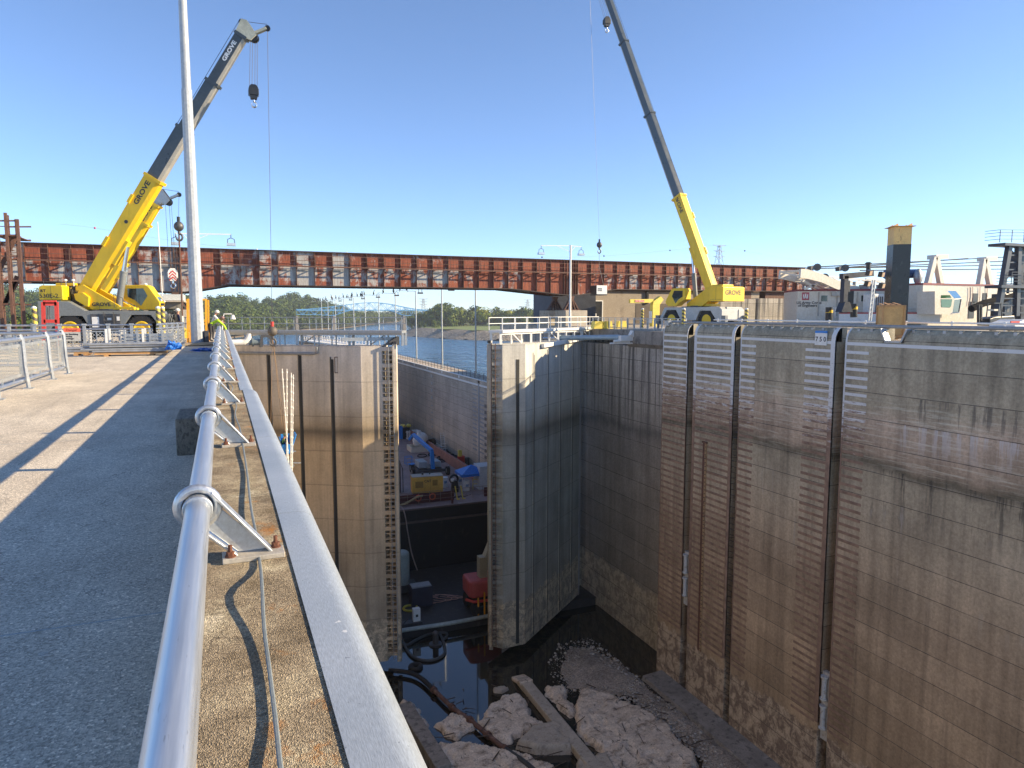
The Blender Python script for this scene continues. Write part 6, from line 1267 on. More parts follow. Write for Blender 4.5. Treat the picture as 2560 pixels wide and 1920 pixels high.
# ---------------------------------------------------------------- things on the dry sill and floor
SZ = -28.3; Sx = lambda px, py: atz(px, py, SZ)
q = Sx(1201, 1525); rl_ = thing('boom_lift', 'red and tan boom lift on the dry sill half hidden by the grey gate leaf', 'boom lift', (q.x, q.y, SZ)); x, y = q.x, q.y
b = MB(); b.prism([(x-1.5, y-0.8), (x-1.2, y-1.2), (x+1.9, y-1.2), (x+2.2, y+1.6), (x-1.4, y+1.6)], 'z', SZ+1.75, SZ+3.5); b.build('turret_cover', M('faded_red', (0.42, 0.08, 0.075), 0.5, 0, 0.12, 1), rl_, bevel=0.25)
b = MB(); b.tube([(x-1.9, y-1.0, SZ+1.8), (x-1.2, y-1.45, SZ+1.6), (x+2.0, y-1.45, SZ+1.5), (x+2.4, y, SZ+1.5)], 0.14, 8); b.build('bumper', RED, rl_)
b = MB(); b.bar((x+0.2, y, SZ+3.3), (x+0.2, y, SZ+5.6), 0.8, 0.9, (0, 1, 0)); b.bar((x+0.5, y, SZ+5.3), (x+3.4, y+1.2, SZ+10.5), 0.5, 0.6); b.bar((x+1.2, y, SZ+4.6), (x+3.6, y+1.2, SZ+9.0), 0.2, 0.2); b.build('boom', M('tan_paint', (0.33, 0.31, 0.22), 0.5, 0, 0.12, 1), rl_, bevel=0.03)
for dx, dy in ((-0.9, 1.4), (1.6, 1.4), (-0.9, -1.0), (1.6, -1.0)): b = MB(); b.cyl((x+dx-0.25, y+dy, SZ+0.75), (x+dx+0.25, y+dy, SZ+0.75), 0.75, n=20); b.build('wheel', BLACK, rl_, smooth=True)
b = MB(); b.bb(x-0.7, x+1.5, y-0.9, y+1.3, SZ+0.8, SZ+1.75); b.build('chassis', BLACKM, rl_)
b = MB(); 
for dx, h in ((-0.8, 2.0), (-0.15, 2.5), (0.5, 1.8)): b.bar((x+dx, y-1.6, SZ), (x+dx, y-1.6, SZ+h), 0.14 if dx else 0.3, 0.1)
b.bar((x-1.1, y-1.7, SZ+0.06), (x-0.4, y-1.7, SZ+0.06), 0.2, 0.1); b.bar((x+0.2, y-1.7, SZ+0.06), (x+0.9, y-1.7, SZ+0.06), 0.2, 0.1); tag(b.build('jack_stand', ORANGE), 'yellow jack stand in front of the red boom lift', 'jack stand')
q = Sx(1007, 1485); t = thing('gas_cylinder', 'pale tank on a dark cart beside the tan gate leaf toe', 'tank', (q.x, q.y, SZ)); b = MB(); b.cyl((q.x, q.y, SZ+1.2), (q.x, q.y, SZ+4.4), 0.75, n=18); b.sphere((q.x, q.y, SZ+4.4), 0.75, (1, 1, 0.6), 18, 8); b.build('tank_shell', M('tank_pale_green', (0.30, 0.34, 0.32), 0.6, 0, 0.15, 1), t, smooth=True); b = MB(); b.bb(q.x-0.8, q.x+1.4, q.y-0.8, q.y+0.8, SZ+0.4, SZ+1.2); b.bar((q.x+1.3, q.y-0.7, SZ), (q.x+1.1, q.y-0.7, SZ+1.4), 0.15, 0.15); b.build('cart', STEEL, t)
q = Sx(1041, 1560); t = thing('control_box', 'small white control box on a stand near the sill edge', 'control box', (q.x, q.y, SZ)); b = MB(); b.bb(q.x-0.35, q.x+0.35, q.y-0.25, q.y+0.25, SZ+0.35, SZ+1.6); b.build('box_body', WHITE, t, bevel=0.02); b = MB(); b.bb(q.x-0.12, q.x+0.12, q.y-0.27, q.y-0.251, SZ+0.8, SZ+1.05); b.build('gauge', TXT_K, t); b = MB(); b.bb(q.x-1.7, q.x+0.5, q.y-0.4, q.y+0.4, SZ, SZ+0.35); b.bar((q.x-1.5, q.y-0.4, SZ+0.3), (q.x-0.9, q.y-0.4, SZ+0.9), 0.08, 0.08); b.build('stand', STEEL, t)
q = Sx(1052, 1510); t = thing('tool_chest', 'dark blue tool chest with a pale lid on the sill', 'tool chest', (q.x, q.y, SZ)); b = MB(); b.bb(q.x-1.1, q.x+1.1, q.y-0.7, q.y+0.7, SZ, SZ+2.0); b.build('chest_body', M('chest_navy', (0.02, 0.02, 0.04), 0.5), t, bevel=0.03); b = MB(); b.bb(q.x-1.0, q.x+1.0, q.y-0.6, q.y+0.6, SZ+2.001, SZ+2.1); b.build('lid', GALV_D, t)
q = Sx(1026, 1523); tag(MB().torus((q.x, q.y, SZ+0.12), (0, 0, 1), 0.7, 0.12, 20, 6).build('hose_coil', M('hose_yellow', (0.5, 0.42, 0.06), 0.6), smooth=True), 'yellow hose coil on the dark sill', 'hose coil')
b = MB(); q = Sx(1100, 1497)
for k in range(5): b.tube([Vector((q.x+1.4*math.cos(a+k)*(0.6+0.1*k)+0.5*k-1, q.y+1.2*math.sin(a+k*0.7)*0.8, SZ+0.05+0.02*k)) for a in np.linspace(0, 5, 18)], 0.045, 5)
tag(b.build('hose_coil', M('pink_hose', (0.42, 0.26, 0.22), 0.7)), 'loose pink hose lying in loops on the dark sill', 'hose coil')
a, c = Sx(995, 1580), Sx(1240, 1538); sp = thing('sill_pipe', 'pale pipe laid along the edge of the sill', 'pipe', tuple(a)); b = MB(); mid = a.lerp(c, 0.5); pts = smooth_pts([a+Vector((-3, 0, 0.1)), a+Vector((0, 0, 0.1)), mid+Vector((0, -0.25, 0.1)), c+Vector((0, 0, 0.1)), c+Vector((3, 0.3, 0.1))]); b.tube(pts, 0.2, 10); b.build('pipe', M('pipe_pale_green', (0.34, 0.38, 0.36), 0.6, 0, 0.2, 0.4), sp, smooth=True)
FZ = -29.08; Fx = lambda px, py, z=FZ: atz(px, py, z)
b = MB(); pts = smooth_pts([Fx(*p, -28.95) for p in ((1003, 1565), (1003, 1590), (1012, 1615), (1030, 1640), (1060, 1651), (1090, 1648), (1110, 1635), (1112, 1618), (1105, 1595), (1099, 1583), (1108, 1598), (1117, 1590), (1115, 1583), (1095, 1582), (1068, 1587), (1040, 1600), (1020, 1612), (1008, 1610))]); b.tube(pts, 0.13, 8)
tag(b.build('suction_hose', M('hose_wet_grey', (0.07, 0.075, 0.075), 0.6), smooth=True), 'thick dark suction hose looped on the wet floor below the sill', 'hose')
q = Fx(1089, 1612); t = thing('sump_pump', 'small submersible pump standing in the puddle inside the hose loop', 'pump', tuple(q)); b = MB(); b.cyl(q, q+Vector((0, 0, 0.15)), 0.6, n=14); b.cyl(q+Vector((0, 0, 0.15)), q+Vector((0, 0, 1.0)), 0.28, n=12); b.sphere(q+Vector((0, 0, 1.1)), 0.3, (1, 1, 0.8), 12, 6); b.build('pump_body', STEEL, t, smooth=True)
q = Fx(1039, 1670); tag(MB().torus(q+Vector((0, 0, 0.12)), (0, 0, 1), 0.45, 0.2, 22, 8).build('tyre', BLACK, smooth=True), 'old black tyre lying in the blue puddle', 'tyre')
# pipeline across the chamber floor
dp = thing('discharge_pipe', 'long rusty brown pipe running across the puddle and rocks', 'pipe', tuple(Fx(1140, 1760))); pp = [(972, 1676), (1020, 1681), (1052, 1695), (1085, 1725), (1130, 1768), (1175, 1800), (1220, 1838), (1262, 1872), (1310, 1905), (1345, 1935)]
pts = [Fx(px, py, -28.75) for px, py in pp]; b = MB(); b.tube(smooth_pts(pts[:4]), 0.19, 10); b.build('rubber_section', BLACK, dp, smooth=True)
b = MB(); b.tube(smooth_pts(pts[3:8]), 0.18, 10); b.build('steel_section', M('pipe_rust', (0.13, 0.07, 0.055), 0.75, 0, 0.3, 1.5, 0.2, (0.22, 0.14, 0.11), 0.6), dp, smooth=True)
b = MB(); b.tube(smooth_pts(pts[7:]), 0.19, 10); b.build('end_section', M('pipe_dark', (0.04, 0.045, 0.05), 0.6), dp, smooth=True)
b = MB()
for i in (3, 4, 5, 6, 7): d = (pts[i+1]-pts[i-1]).normalized(); b.cyl(pts[i]-d*0.12, pts[i]+d*0.12, 0.28, n=14)
b.build_each('flange', RUSTC, dp)
# bed rock slabs, concrete beam, gravel bar
def slab(name, label, pix, top, mat, seed, rough=0.035, step=0.12, edge=0.55, cat='rock', jag=0.5, tilt=(0, 0)):
    poly = [tuple(Fx(px, py, -29.0))[:2] for px, py in pix]; Pn = np.array(poly); x0, y0 = Pn.min(0)-0.5; x1, y1 = Pn.max(0)+0.5
    X, Y = np.meshgrid(np.arange(x0, x1, step), np.arange(y0, y1, step)); D = sdist(Pn, X, Y) + (vnoise(X, Y, 0.9, 4, seed)-0.5)*2*jag
    t_ = np.clip((D+0.15)/edge, 0, 1); Z = -29.35 + (top+0.35)*(t_*t_*(3-2*t_)) + t_*(vnoise(X, Y*1.5, 0.55, 5, seed+3)-0.5)*2*rough*2.2
    Z = np.where(t_ > 0.97, Z, Z); lay = np.round(Z/0.09)*0.09; Z = np.where(rough > 0.03, 0.5*Z+0.5*lay, Z)
    cracks = vnoise(X+2*vnoise(X, Y, 0.7, 2, 8), Y*0.5, 1.1, 4, seed+9); Z -= t_*np.clip((cracks-0.56)*12, 0, 1)*0.13
    o = grid_obj(name, X, Y, Z, D > -0.15, mat, smooth=True); return tag(o, label, cat)
slab('rock_slab', 'large pale fractured rock slab in the right middle of the chamber floor', [(1435, 1765), (1460, 1725), (1530, 1735), (1640, 1790), (1700, 1850), (1760, 1920), (1700, 2000), (1480, 2000), (1490, 1880), (1440, 1830)], 0.42, ROCK, 1)
slab('rock_slab', 'pale rock slab between the rusty pipe and the concrete beam', [(1180, 1810), (1225, 1765), (1285, 1725), (1310, 1740), (1345, 1800), (1375, 1815), (1330, 1830), (1280, 1860), (1230, 1850)], 0.36, ROCK, 2)
slab('rock_slab', 'small jagged rock left of the rusty pipe', [(1085, 1815), (1130, 1785), (1180, 1795), (1190, 1820), (1150, 1850), (1105, 1840)], 0.32, ROCK, 3)
slab('rock_slab', 'pale rock shelf at the bottom edge under the steel coping', [(1095, 1865), (1180, 1860), (1300, 1880), (1390, 1915), (1400, 2000), (1080, 2010)], 0.38, ROCK, 4)
slab('rock_slab', 'narrow rock strip right of the concrete beam', [(1355, 1715), (1410, 1720), (1440, 1780), (1425, 1800), (1390, 1770)], 0.34, ROCK, 5)
slab('rock_slab', 'muddy rock ledge close under the coping on the left', [(1000, 1752), (1040, 1760), (1070, 1810), (1090, 1860), (1040, 1870), (1010, 1800)], 0.30, ROCK, 6)
slab('concrete_slab', 'broken grey concrete slab leaning on the beam', [(1290, 1870), (1330, 1830), (1385, 1815), (1410, 1830), (1435, 1868), (1430, 1885), (1340, 1885)], 0.62, CONC_L, 7, 0.02, 0.1, 0.35, 'concrete slab', 0.12)
slab('concrete_slab', 'broken concrete slab at the bottom end of the beam', [(1440, 1905), (1520, 1895), (1545, 1940), (1440, 1980)], 0.55, CONC_L, 9, 0.02, 0.1, 0.35, 'concrete slab', 0.12)
slab('concrete_slab', 'small flat slab in the puddle left of the beam top', [(1232, 1722), (1260, 1718), (1272, 1722), (1255, 1732), (1235, 1730)], 0.2, CONC_L, 10, 0.01, 0.08, 0.25, 'concrete slab', 0.05)
a, c, m_ = Fx(1305, 1700, -28.8), Fx(1490, 1925, -28.7), None
bt = thing('concrete_beam', 'long grey concrete beam lying diagonally across the rocks', 'beam', tuple(a.lerp(c, 0.5))); d = (c-a).normalized(); b = MB(); b.bar(a, c+d*2, 0.95, 0.6); b.build('beam_body', CONC_L, bt, bevel=0.08); b = MB(); b.bar(a-d*0.9-Vector((0, 0, 0.2)), a+d*1.0+Vector((0, 0, 0.25)), 1.2, 0.35); b.build('beam_end', ROCK, bt, bevel=0.1)
a, c = Fx(1010, 1770, -28.7), Fx(1110, 1930, -28.6); b = MB(); b.bar(a, c, 1.1, 0.9); tag(b.build('concrete_beam', CONC_D, bevel=0.06), 'stained concrete kerb beam in the shade just under the steel coping', 'beam')
# gravel bar
gp = [tuple(Fx(px, py, -29.0))[:2] for px, py in ((1385, 1660), (1410, 1615), (1470, 1605), (1520, 1635), (1600, 1690), (1700, 1760), (1800, 1830), (1920, 1920), (2000, 2010), (1780, 2010), (1740, 1900), (1660, 1820), (1570, 1750), (1480, 1740), (1400, 1725))]
Pn = np.array(gp); X, Y = np.meshgrid(np.arange(Pn[:, 0].min()-1, Pn[:, 0].max()+1, 0.16), np.arange(Pn[:, 1].min()-1, Pn[:, 1].max()+1, 0.16)); D = sdist(Pn, X, Y)+(vnoise(X, Y, 0.4, 3, 2)-0.5)*1.6
Z = -29.2+0.42*np.clip((D+0.3)/2.2, 0, 1)+0.09*(rng.random(X.shape)-0.4); tag(grid_obj('gravel_bar', X, Y, Z, D > -0.3, GRAVEL, smooth=False), 'gravel bar of pale stones along the footing of the brown wall', 'gravel', kind='stuff')
# stones: one object of scattered cobbles
V, Q = [], []; ico = bmesh.new(); bmesh.ops.create_icosphere(ico, subdivisions=1, radius=1); iv = np.array([v.co[:] for v in ico.verts]); iq = np.array([[v.index for v in f.verts] for f in ico.faces])
n = 0
for i in range(3600):
    k = rng.integers(0, len(gp)); u = rng.random(); c = np.array(gp[rng.integers(0, len(gp))])*u+np.array(gp[k])*(1-u)+rng.normal(0, 0.7, 2)
    if sdist(Pn, np.array([[c[0]]]), np.array([[c[1]]]))[0, 0] < -0.5 or c[0] > 31.2: continue
    s = 0.03+0.13*rng.random()**5; V.append(iv*s*(0.7+0.6*rng.random((len(iv), 1)))*np.array([1, 1, 0.65])+np.array([c[0], c[1], -28.84])); Q.append(iq+n); n += len(iv)
tag(np_mesh('cobbles', np.concatenate(V), np.concatenate(Q), M('cobble_pale', (0.42, 0.39, 0.35), 0.85, 0, 0.4, 1.5)), 'loose pale cobbles scattered over the gravel bar', 'cobbles', kind='stuff')

b = MB(); r = random.Random(8)
for i in range(70):
    q = Fx(r.uniform(1080, 1750), r.uniform(1720, 1915), -28.8); a = r.uniform(0, 6.28); L = r.uniform(0.3, 1.5); z = -28.62 if r.random() < 0.6 else -28.9
    b.cyl((q.x, q.y, z), (q.x+L*math.cos(a), q.y+L*math.sin(a), z+r.uniform(-0.05, 0.1)), r.uniform(0.02, 0.05), n=5)
tag(b.build('drift_debris', BARK), 'scattered twigs and debris on the drained chamber floor', 'debris', kind='stuff')
# ---------------------------------------------------------------- suspended work basket with pole bundle
by = 46.0; bk = thing('work_basket', 'blue work basket hanging on ropes in front of the tan gate leaf', 'basket', tuple(P(718, 1110, by)))
q0, q1 = P(700, 1122, by), P(738, 1083, by); b = MB(); x0, x1, z0, z1 = q0.x, q1.x, q0.z, q1.z
b.prism([(x0+0.2, z0-0.3), (x1-0.35, z0-0.3), (x1+0.05, z1), (x1-0.03, z1), (x1-0.42, z0-0.22), (x0+0.22, z0-0.22), (x0+0.04, z1-0.25), (x0-0.04, z1-0.25)], 'y', by-0.5, by+0.6); b.bb(x0+0.1, x1-0.3, by+0.55, by+0.62, z0-0.25, z1-0.1); b.bb(x0+0.05, x1-0.2, by-0.55, by-0.505, z0-0.25, z0+0.35); b.build('tub', BLUE, bk, bevel=0.03)
b = MB(); a, c = P(690, 1157, by), P(752, 1157, by); b.bar(a, c, 0.1, 0.06); a, c = P(712, 1140, by), P(735, 1165, by); b.bar(a, c, 0.07, 0.07); b.bar(P(705, 1130, by), P(740, 1128, by), 0.06, 0.06); b.build('outrigger', GALV, bk)
sp = P(681, 838, 44.0)
b = MB(); b.tube([sp, P(705, 1062, by)], 0.015, 5); b.tube([sp, P(676, 1100, by-0.5)], 0.015, 5); b.tube([sp, P(714, 1085, by)], 0.012, 5); b.build('rope', M('manila_rope', (0.30, 0.2, 0.12), 0.9), bk)
for px0, py0, px1, py1, lab in ((705, 922, 722, 1170, 'white pole standing leftmost in the work basket'), (717, 922, 717, 1170, 'white pole second from left in the work basket'), (728, 932, 727, 1195, 'white pole third from left in the work basket'), (733, 936, 730, 1195, 'white pole rightmost in the work basket')):
    a, c = P(px1, py1, by-0.7), P(px0, py0, by-0.7); t = thing('scaffold_pole', lab, 'pole', tuple(a), group='white scaffold poles in the basket'); b = MB(); b.cyl(a, c, 0.036, 0.03, 8)
    for k in range(14): m = a.lerp(c, (k+0.5)/14); b.cyl(m-Vector((0, 0, 0.05)), m+Vector((0, 0, 0.05)), 0.052, n=8)
    b.build('tube', WHITE, t, smooth=True)
q = P(703, 1105, by)
person('person', 'worker in green hard hat and yellow vest inside the blue basket', (q.x, by, q.z-1.25), joints(0.35, 1, arm_l=((0.5, 0.2, 1.0), (0.62, 0.1, 1.2)), arm_r=((0.45, -0.22, 1.0), (0.6, -0.15, 1.15))), cols(M('vest_camouflage', (0.30, 0.38, 0.05), 0.8, 0, 0.3, 8, 0, (0.04, 0.05, 0.03), 0.52), CLOTH['dark'], M('camouflage', (0.10, 0.11, 0.05), 0.8, 0, 0.4, 10)), M('green_grey_hat', (0.10, 0.14, 0.10), 0.4), (0.8, -0.3, -0.4))
# ---------------------------------------------------------------- rails and equipment on the right lock wall
rl2 = thing('deck_railing', 'grey panelled railing along the operating deck edge beside the recess wall', 'railing', (36.2, 57, 0)); b = MB(); b2 = MB()
for i in range(15):
    y = 49.2+i*1.15; b.bar((36.25, y, 0), (36.25, y, 1.12), 0.10, 0.10, (0, 1, 0))
    if i < 14: b2.bar((36.25, y+0.12, 0.2), (36.25, y+0.12, 0.95), 0.04, 0.04, (0, 1, 0)); b2.bar((36.25, y+1.03, 0.2), (36.25, y+1.03, 0.95), 0.04, 0.04, (0, 1, 0)); b2.bar((36.25, y+0.12, 0.2), (36.25, y+1.03, 0.2), 0.04, 0.04); b2.bar((36.25, y+0.12, 0.95), (36.25, y+1.03, 0.95), 0.04, 0.04)
for z in (0.12, 1.1): b.bar((36.25, 49.1, z), (36.25, 65.4, z), 0.06, 0.06)
b.build('post', GALV, rl2); b2.build('panel_frame', GALV, rl2)
rr_ = thing('pipe_railing', 'white two rail pipe railing on the deck above the brown lock wall', 'railing', (38, 30, 0)); b = MB()
for i in range(16): b.cyl((38.2, 4+i*2.9, 0), (38.2, 4+i*2.9, 1.12), 0.045, n=8); b.sphere((38.2, 4+i*2.9, 1.02), 0.10, (1, 1, 1), 8, 6)
for z in (0.72, 1.02): b.tube([(38.2, 3, z), (38.2, 48, z)], 0.05, 8)
b.build('pipe', WHITE, rr_, smooth=True)
for px, yy, lab in ((1606, 60, 'striped bollard in front of the doorway under the bridge'), (1709, 46.5, 'striped bollard beside the tall boomed crane wheels'), (1866, 46.0, 'striped bollard beside the tall boomed crane counterweight')):
    x = P(px, 790, yy).x; t = thing('bollard', lab, 'bollard', (x, yy, 0), group='striped bollards on the right deck'); h = P(px, 773, yy).z; b = MB(); b.cyl((x, yy, 0), (x, yy, h), 0.14, n=12); b.build('post', STRP, t, smooth=True); b = MB(); b.sphere((x, yy, h), 0.15, (1, 1, 0.7), 12, 6); b.build('cap', WHITE, t, smooth=True)
yy = 70.0; jc = thing('jib_crane', 'pale yellow column jib crane with a red and white label under the bridge', 'jib crane', (P(1635, 790, yy).x, yy, 0)); b = MB()
a = P(1628, 800, yy); c = P(1646, 762, yy); b.bb(a.x, c.x, yy-0.3, yy+0.3, 0, c.z); q = P(1650, 745, yy); b.prism([(a.x, c.z), (c.x, c.z), (q.x+0.3, q.z-0.2), (q.x-0.1, q.z+0.2), (a.x+0.1, q.z-0.4)], 'y', yy-0.31, yy+0.29); b.build('column', YEL2, jc)
b = MB(); b.bar(P(1574, 753, yy), P(1632, 752, yy), 0.3, 0.42); b.build('jib', YEL2, jc); a, c = P(1588, 755, yy-0.2), P(1611, 750, yy-0.2); b = MB(); b.bb(a.x, c.x, yy-0.2, yy-0.16, a.z, c.z); b.build('jib_label', M('label_red_white', (0.55, 0.16, 0.14), 0.6, 0, 0.1, 3, 0, (0.6, 0.55, 0.5), 0.55), jc)
b = MB(); b.bb(P(1625, 775, yy).x, P(1628, 775, yy).x, yy-0.2, yy+0.2, 0.4, 1.8); b.build('hoist_box', WHITE, jc)
for px, lab in ((1497, 'yellow machine box behind the grey railing, nearest the gate'), (1520, 'yellow machine box behind the grey railing, second from the gate'), (1556, 'yellow machine box behind the grey railing, farthest from the gate')):
    yy = 62; x = P(px, 800, yy).x; tag(MB().prism([(x-0.55, 0), (x-0.4, 0.75), (x+0.45, 0.75), (x+0.6, 0)], 'y', yy, yy+0.7).build('machine_box', YEL2), lab, 'machine box')
# double arm lamp at the gate
def flood_lamp(label, px_pole, y, top_px, arms, foot=0.0, rad=0.09, cross=True, mat=WHITE):
    x = P(px_pole, 790, y).x; zt = P(px_pole, top_px, y).z; t = thing('lamp_post', label, 'lamp post', (x, y, foot)); b = MB(); b.cyl((x, y, foot), (x, y, zt), rad, rad*0.75, 10); b.build('pole', mat, t, smooth=True)
    b = MB(); ends = []
    for apx, apy in arms: e = P(apx, apy, y); b.bar((x, y, zt-0.05), (e.x, y, e.z), 0.07, 0.07); b.bar((x, y, zt-0.7), ((x+e.x)/2, y, (zt+e.z)/2), 0.04, 0.04); ends.append(e)
    b.build('arm', mat, t)
    for e in ends:
        b = MB(); b.tube([(e.x, y, e.z), (e.x, y, e.z-0.3)], 0.03, 6); b.tube([(e.x-0.28, y, e.z-0.75), (e.x-0.25, y, e.z-0.4), (e.x, y, e.z-0.28), (e.x+0.25, y, e.z-0.4), (e.x+0.28, y, e.z-0.75)], 0.03, 6); f = b.build('floodlight', STEEL, t); b = MB(); b.bb(e.x-0.34, e.x+0.34, y-0.2, y+0.2, e.z-0.92, e.z-0.70); b.build('lamp_glass', M('lamp_glass', (0.45, 0.52, 0.58), 0.2, 0.2, 0.1), f)
    return t
flood_lamp('white double arm lamp post standing by the grey gate leaf', 1425, 67, 613, ((1353, 614), (1453, 617)), 0.0, 0.13)
flood_lamp('lamp post with two long arms behind the tall pale mast', 484, 62, 583, ((438, 583), (577, 586)), 0.0, 0.12)
yy = 47; q = P(575, 792, yy); t = thing('deck_lamp', 'small white bell lamp on a bent arm beside the leaning workers', 'lamp', tuple(q)); b = MB(); a = P(556, 800, yy); b.tube([P(556, 830, yy), a, P(560, 785, yy), P(580, 785, yy)], 0.035, 6); b.build('arm', WHITE, t); b = MB(); q = P(582, 792, yy); b.cyl(q-Vector((0, 0, 0.15)), q+Vector((0, 0, 0.12)), 0.17, 0.07, 12); b.build('lamp_shade', WHITE, t)
# load hanging from the right crane
sa = c3['sa']; yl = sa.y; bxp = P(1497, 725, yl)
hb = thing('hanging_crate', 'white slatted equipment crate hanging on a long rope in front of the bridge', 'crate', tuple(bxp)); w = (P(1511, 725, yl)-P(1485, 725, yl)).length; h = abs(P(1497, 713, yl).z-P(1497, 735, yl).z)
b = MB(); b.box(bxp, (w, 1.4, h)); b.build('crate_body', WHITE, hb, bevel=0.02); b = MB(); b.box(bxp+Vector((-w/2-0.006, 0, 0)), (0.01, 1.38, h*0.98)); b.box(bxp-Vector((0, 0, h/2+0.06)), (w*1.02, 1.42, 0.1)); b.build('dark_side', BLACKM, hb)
b = MB()
for i in range(5):
    for j in range(2): b.box(bxp+Vector((-w*0.36+i*w*0.085, -0.705, h*0.12-j*h*0.2)), (w*0.05, 0.01, h*0.16))
b.build('slot', DGREY, hb); b = MB()
for sx in (-1, 1): b.tube([bxp+Vector((sx*w*0.45, 0, h/2)), bxp+Vector((0, 0, h/2+2.2))], 0.02, 5)
b.build('sling', STEEL, hb)
zb_ = P(1493, 612, yl).z
hook_block('headache_ball', 'small black headache ball on the long rope above the white hanging crate', sa, zb_, STEEL, (0,), 1.5, ball='black', dx=bxp.x-sa.x)
tag(MB().tube([bxp+Vector((0, 0, h/2+2.2)), Vector((bxp.x, yl, zb_-0.9))], 0.02, 5).build('sling_rope', STEEL), 'thin sling rope between the headache ball and the white hanging crate', 'rope')
sh = c3['sh']; hook_block('hook_block', 'black hook block at the top edge of the picture beside the tallest boom', sh, P(1517, 56, sh.y).z, BLACKM, (-0.25, -0.1, 0.1, 0.25), 1.35, dx=P(1517, 56, sh.y).x-sh.x)

# ---------------------------------------------------------------- white deckhouse, derrick boom, pile, tower at the right
dh = thing('derrick_house', 'long white deckhouse of a floating derrick with a red castle emblem', 'deckhouse', (62, 58, 0))
def wallpt(px, py, A, B):
    p = on_line(px, A, B, 760); d = math.hypot(p.x, p.y); r_ = _ray(px, py); k = d/math.hypot(r_[0], r_[1]); return Vector((p.x, p.y, EYE+r_[2]*k))
HA, HB_ = (66.5, 64.5), (74.0, 60.0)
a, c = wallpt(1993, 728, HA, HB_), wallpt(2345, 728, HA, HB_); e = (c-a); e.z = 0; e.normalize(); nb = Vector((-e.y, e.x, 0)); nb = nb if nb.y > 0 else -nb; zt = a.z
CREAMH = M('deckhouse_white', (0.62, 0.58, 0.50), 0.5, 0, 0.05, 0.5)
b = MB(); q = [a, c, c+nb*7, a+nb*7]; b.prism([(p.x, p.y) for p in q], 'z', 0.0, zt); b.build('house_wall', CREAMH, dh)
b = MB(); q = [a-nb*0.06, c-nb*0.06, c+nb*7, a+nb*7]; b.prism([(p.x, p.y) for p in q], 'z', zt, zt+0.22); b.build('red_trim', M('trim_dark_red', (0.20, 0.03, 0.04), 0.6), dh)
FM = lambda px, py, off=0.0: frame_m(wallpt(px, py, HA, HB_)-nb*(0.01+off), e, (0, 0, 1))
k0, k1 = wallpt(2004, 750, HA, HB_), wallpt(2022, 731, HA, HB_); W_ = (k1-k0); eh = W_.z; ew = Vector((W_.x, W_.y, 0)).length
def plate(b, cpos, wd, ht, off): 
    b.add([cpos-nb*off+e*(s*wd/2)+Vector((0, 0, t_*ht/2)) for s, t_ in ((-1, -1), (1, -1), (1, 1), (-1, 1))]+[cpos+nb*0.01+e*(s*wd/2)+Vector((0, 0, t_*ht/2)) for s, t_ in ((-1, -1), (1, -1), (1, 1), (-1, 1))], [(0, 1, 2, 3), (0, 4, 5, 1), (1, 5, 6, 2), (2, 6, 7, 3), (3, 7, 4, 0)])
ctr = (k0+k1)/2; EMR = M('emblem_red', (0.42, 0.06, 0.09), 0.6)
b = MB(); plate(b, ctr, ew, eh, 0.02); b.build('emblem_square', EMR, dh)
b = MB()
for ux, uz, uw, uh in ((-0.27, -0.05, 0.17, 0.5), (0.27, -0.05, 0.17, 0.5), (0, 0.0, 0.18, 0.55), (0, -0.18, 0.6, 0.26)): plate(b, ctr+e*(ux*ew)+Vector((0, 0, uz*eh)), uw*ew, uh*eh, 0.03)
for ux in (-0.33, -0.21, 0.21, 0.33, -0.06, 0.06): plate(b, ctr+e*(ux*ew)+Vector((0, 0, (0.26 if abs(ux) > 0.1 else 0.33)*eh)), 0.06*ew, 0.1*eh, 0.03)
b.build('castle_emblem', WHITE, dh)
b = MB(); plate(b, ctr+Vector((0, 0, -0.33*eh)), ew*0.13, eh*0.16, 0.036); b.build('castle_door', EMR, dh)
p = wallpt(2019, 756, HA, HB_); text('US Army Corps', 0.44, FM(2022, 757, 0.02), TXT_K, dh, bold=0.01); text('of Engineers', 0.44, FM(2019, 764, 0.02), TXT_K, dh, bold=0.01)
b = MB(); q = wallpt(2118, 755, HA, HB_); plate(b, q, 1.4, 2.6, 0.02); q = wallpt(2295, 740, HA, HB_); plate(b, q, 0.9, 1.2, 0.02); b.build_each('door_opening', BLACKM, dh)
b = MB()
for px in (2060, 2160, 2188): plate(b, wallpt(px, 746, HA, HB_), 0.7, 0.7, 0.02)
b.build_each('porthole_window', GLASS, dh); b = MB()
for px in (2046, 2092, 2142, 2175): b.bar(wallpt(px, 730, HA, HB_)-nb*0.08, wallpt(px, 790, HA, HB_)-nb*0.08, 0.09, 0.09)
plate(b, wallpt(2090, 735, HA, HB_), 1.2, 0.5, 0.3); b.build('wall_pipe', M('pipe_grey', (0.4, 0.38, 0.34), 0.6), dh)
b = MB()
for k in range(5): p = wallpt(2100+44*k, 728, HA, HB_)+nb*1.5; b.cyl(p, p+Vector((0, 0, 0.9+0.3*(k % 2))), 0.16+0.05*(k % 3), n=10); p = p+e*1.1; b.box(p+Vector((0, 0, 0.5)), (0.9, 0.7, 0.6))
b.build('roof_vent', GALV_D, dh)
b = MB()
for py in (770, 777): b.bar(wallpt(2050, py, HA, HB_)-nb*1.5, wallpt(2340, py, HA, HB_)-nb*1.5, 0.06, 0.06)
for px in (2080, 2120, 2160, 2230, 2300, 2340): b.bar(wallpt(px, 795, HA, HB_)-nb*1.5, wallpt(px, 768, HA, HB_)-nb*1.5, 0.08, 0.08)
b.build('railing', WHITE, dh)
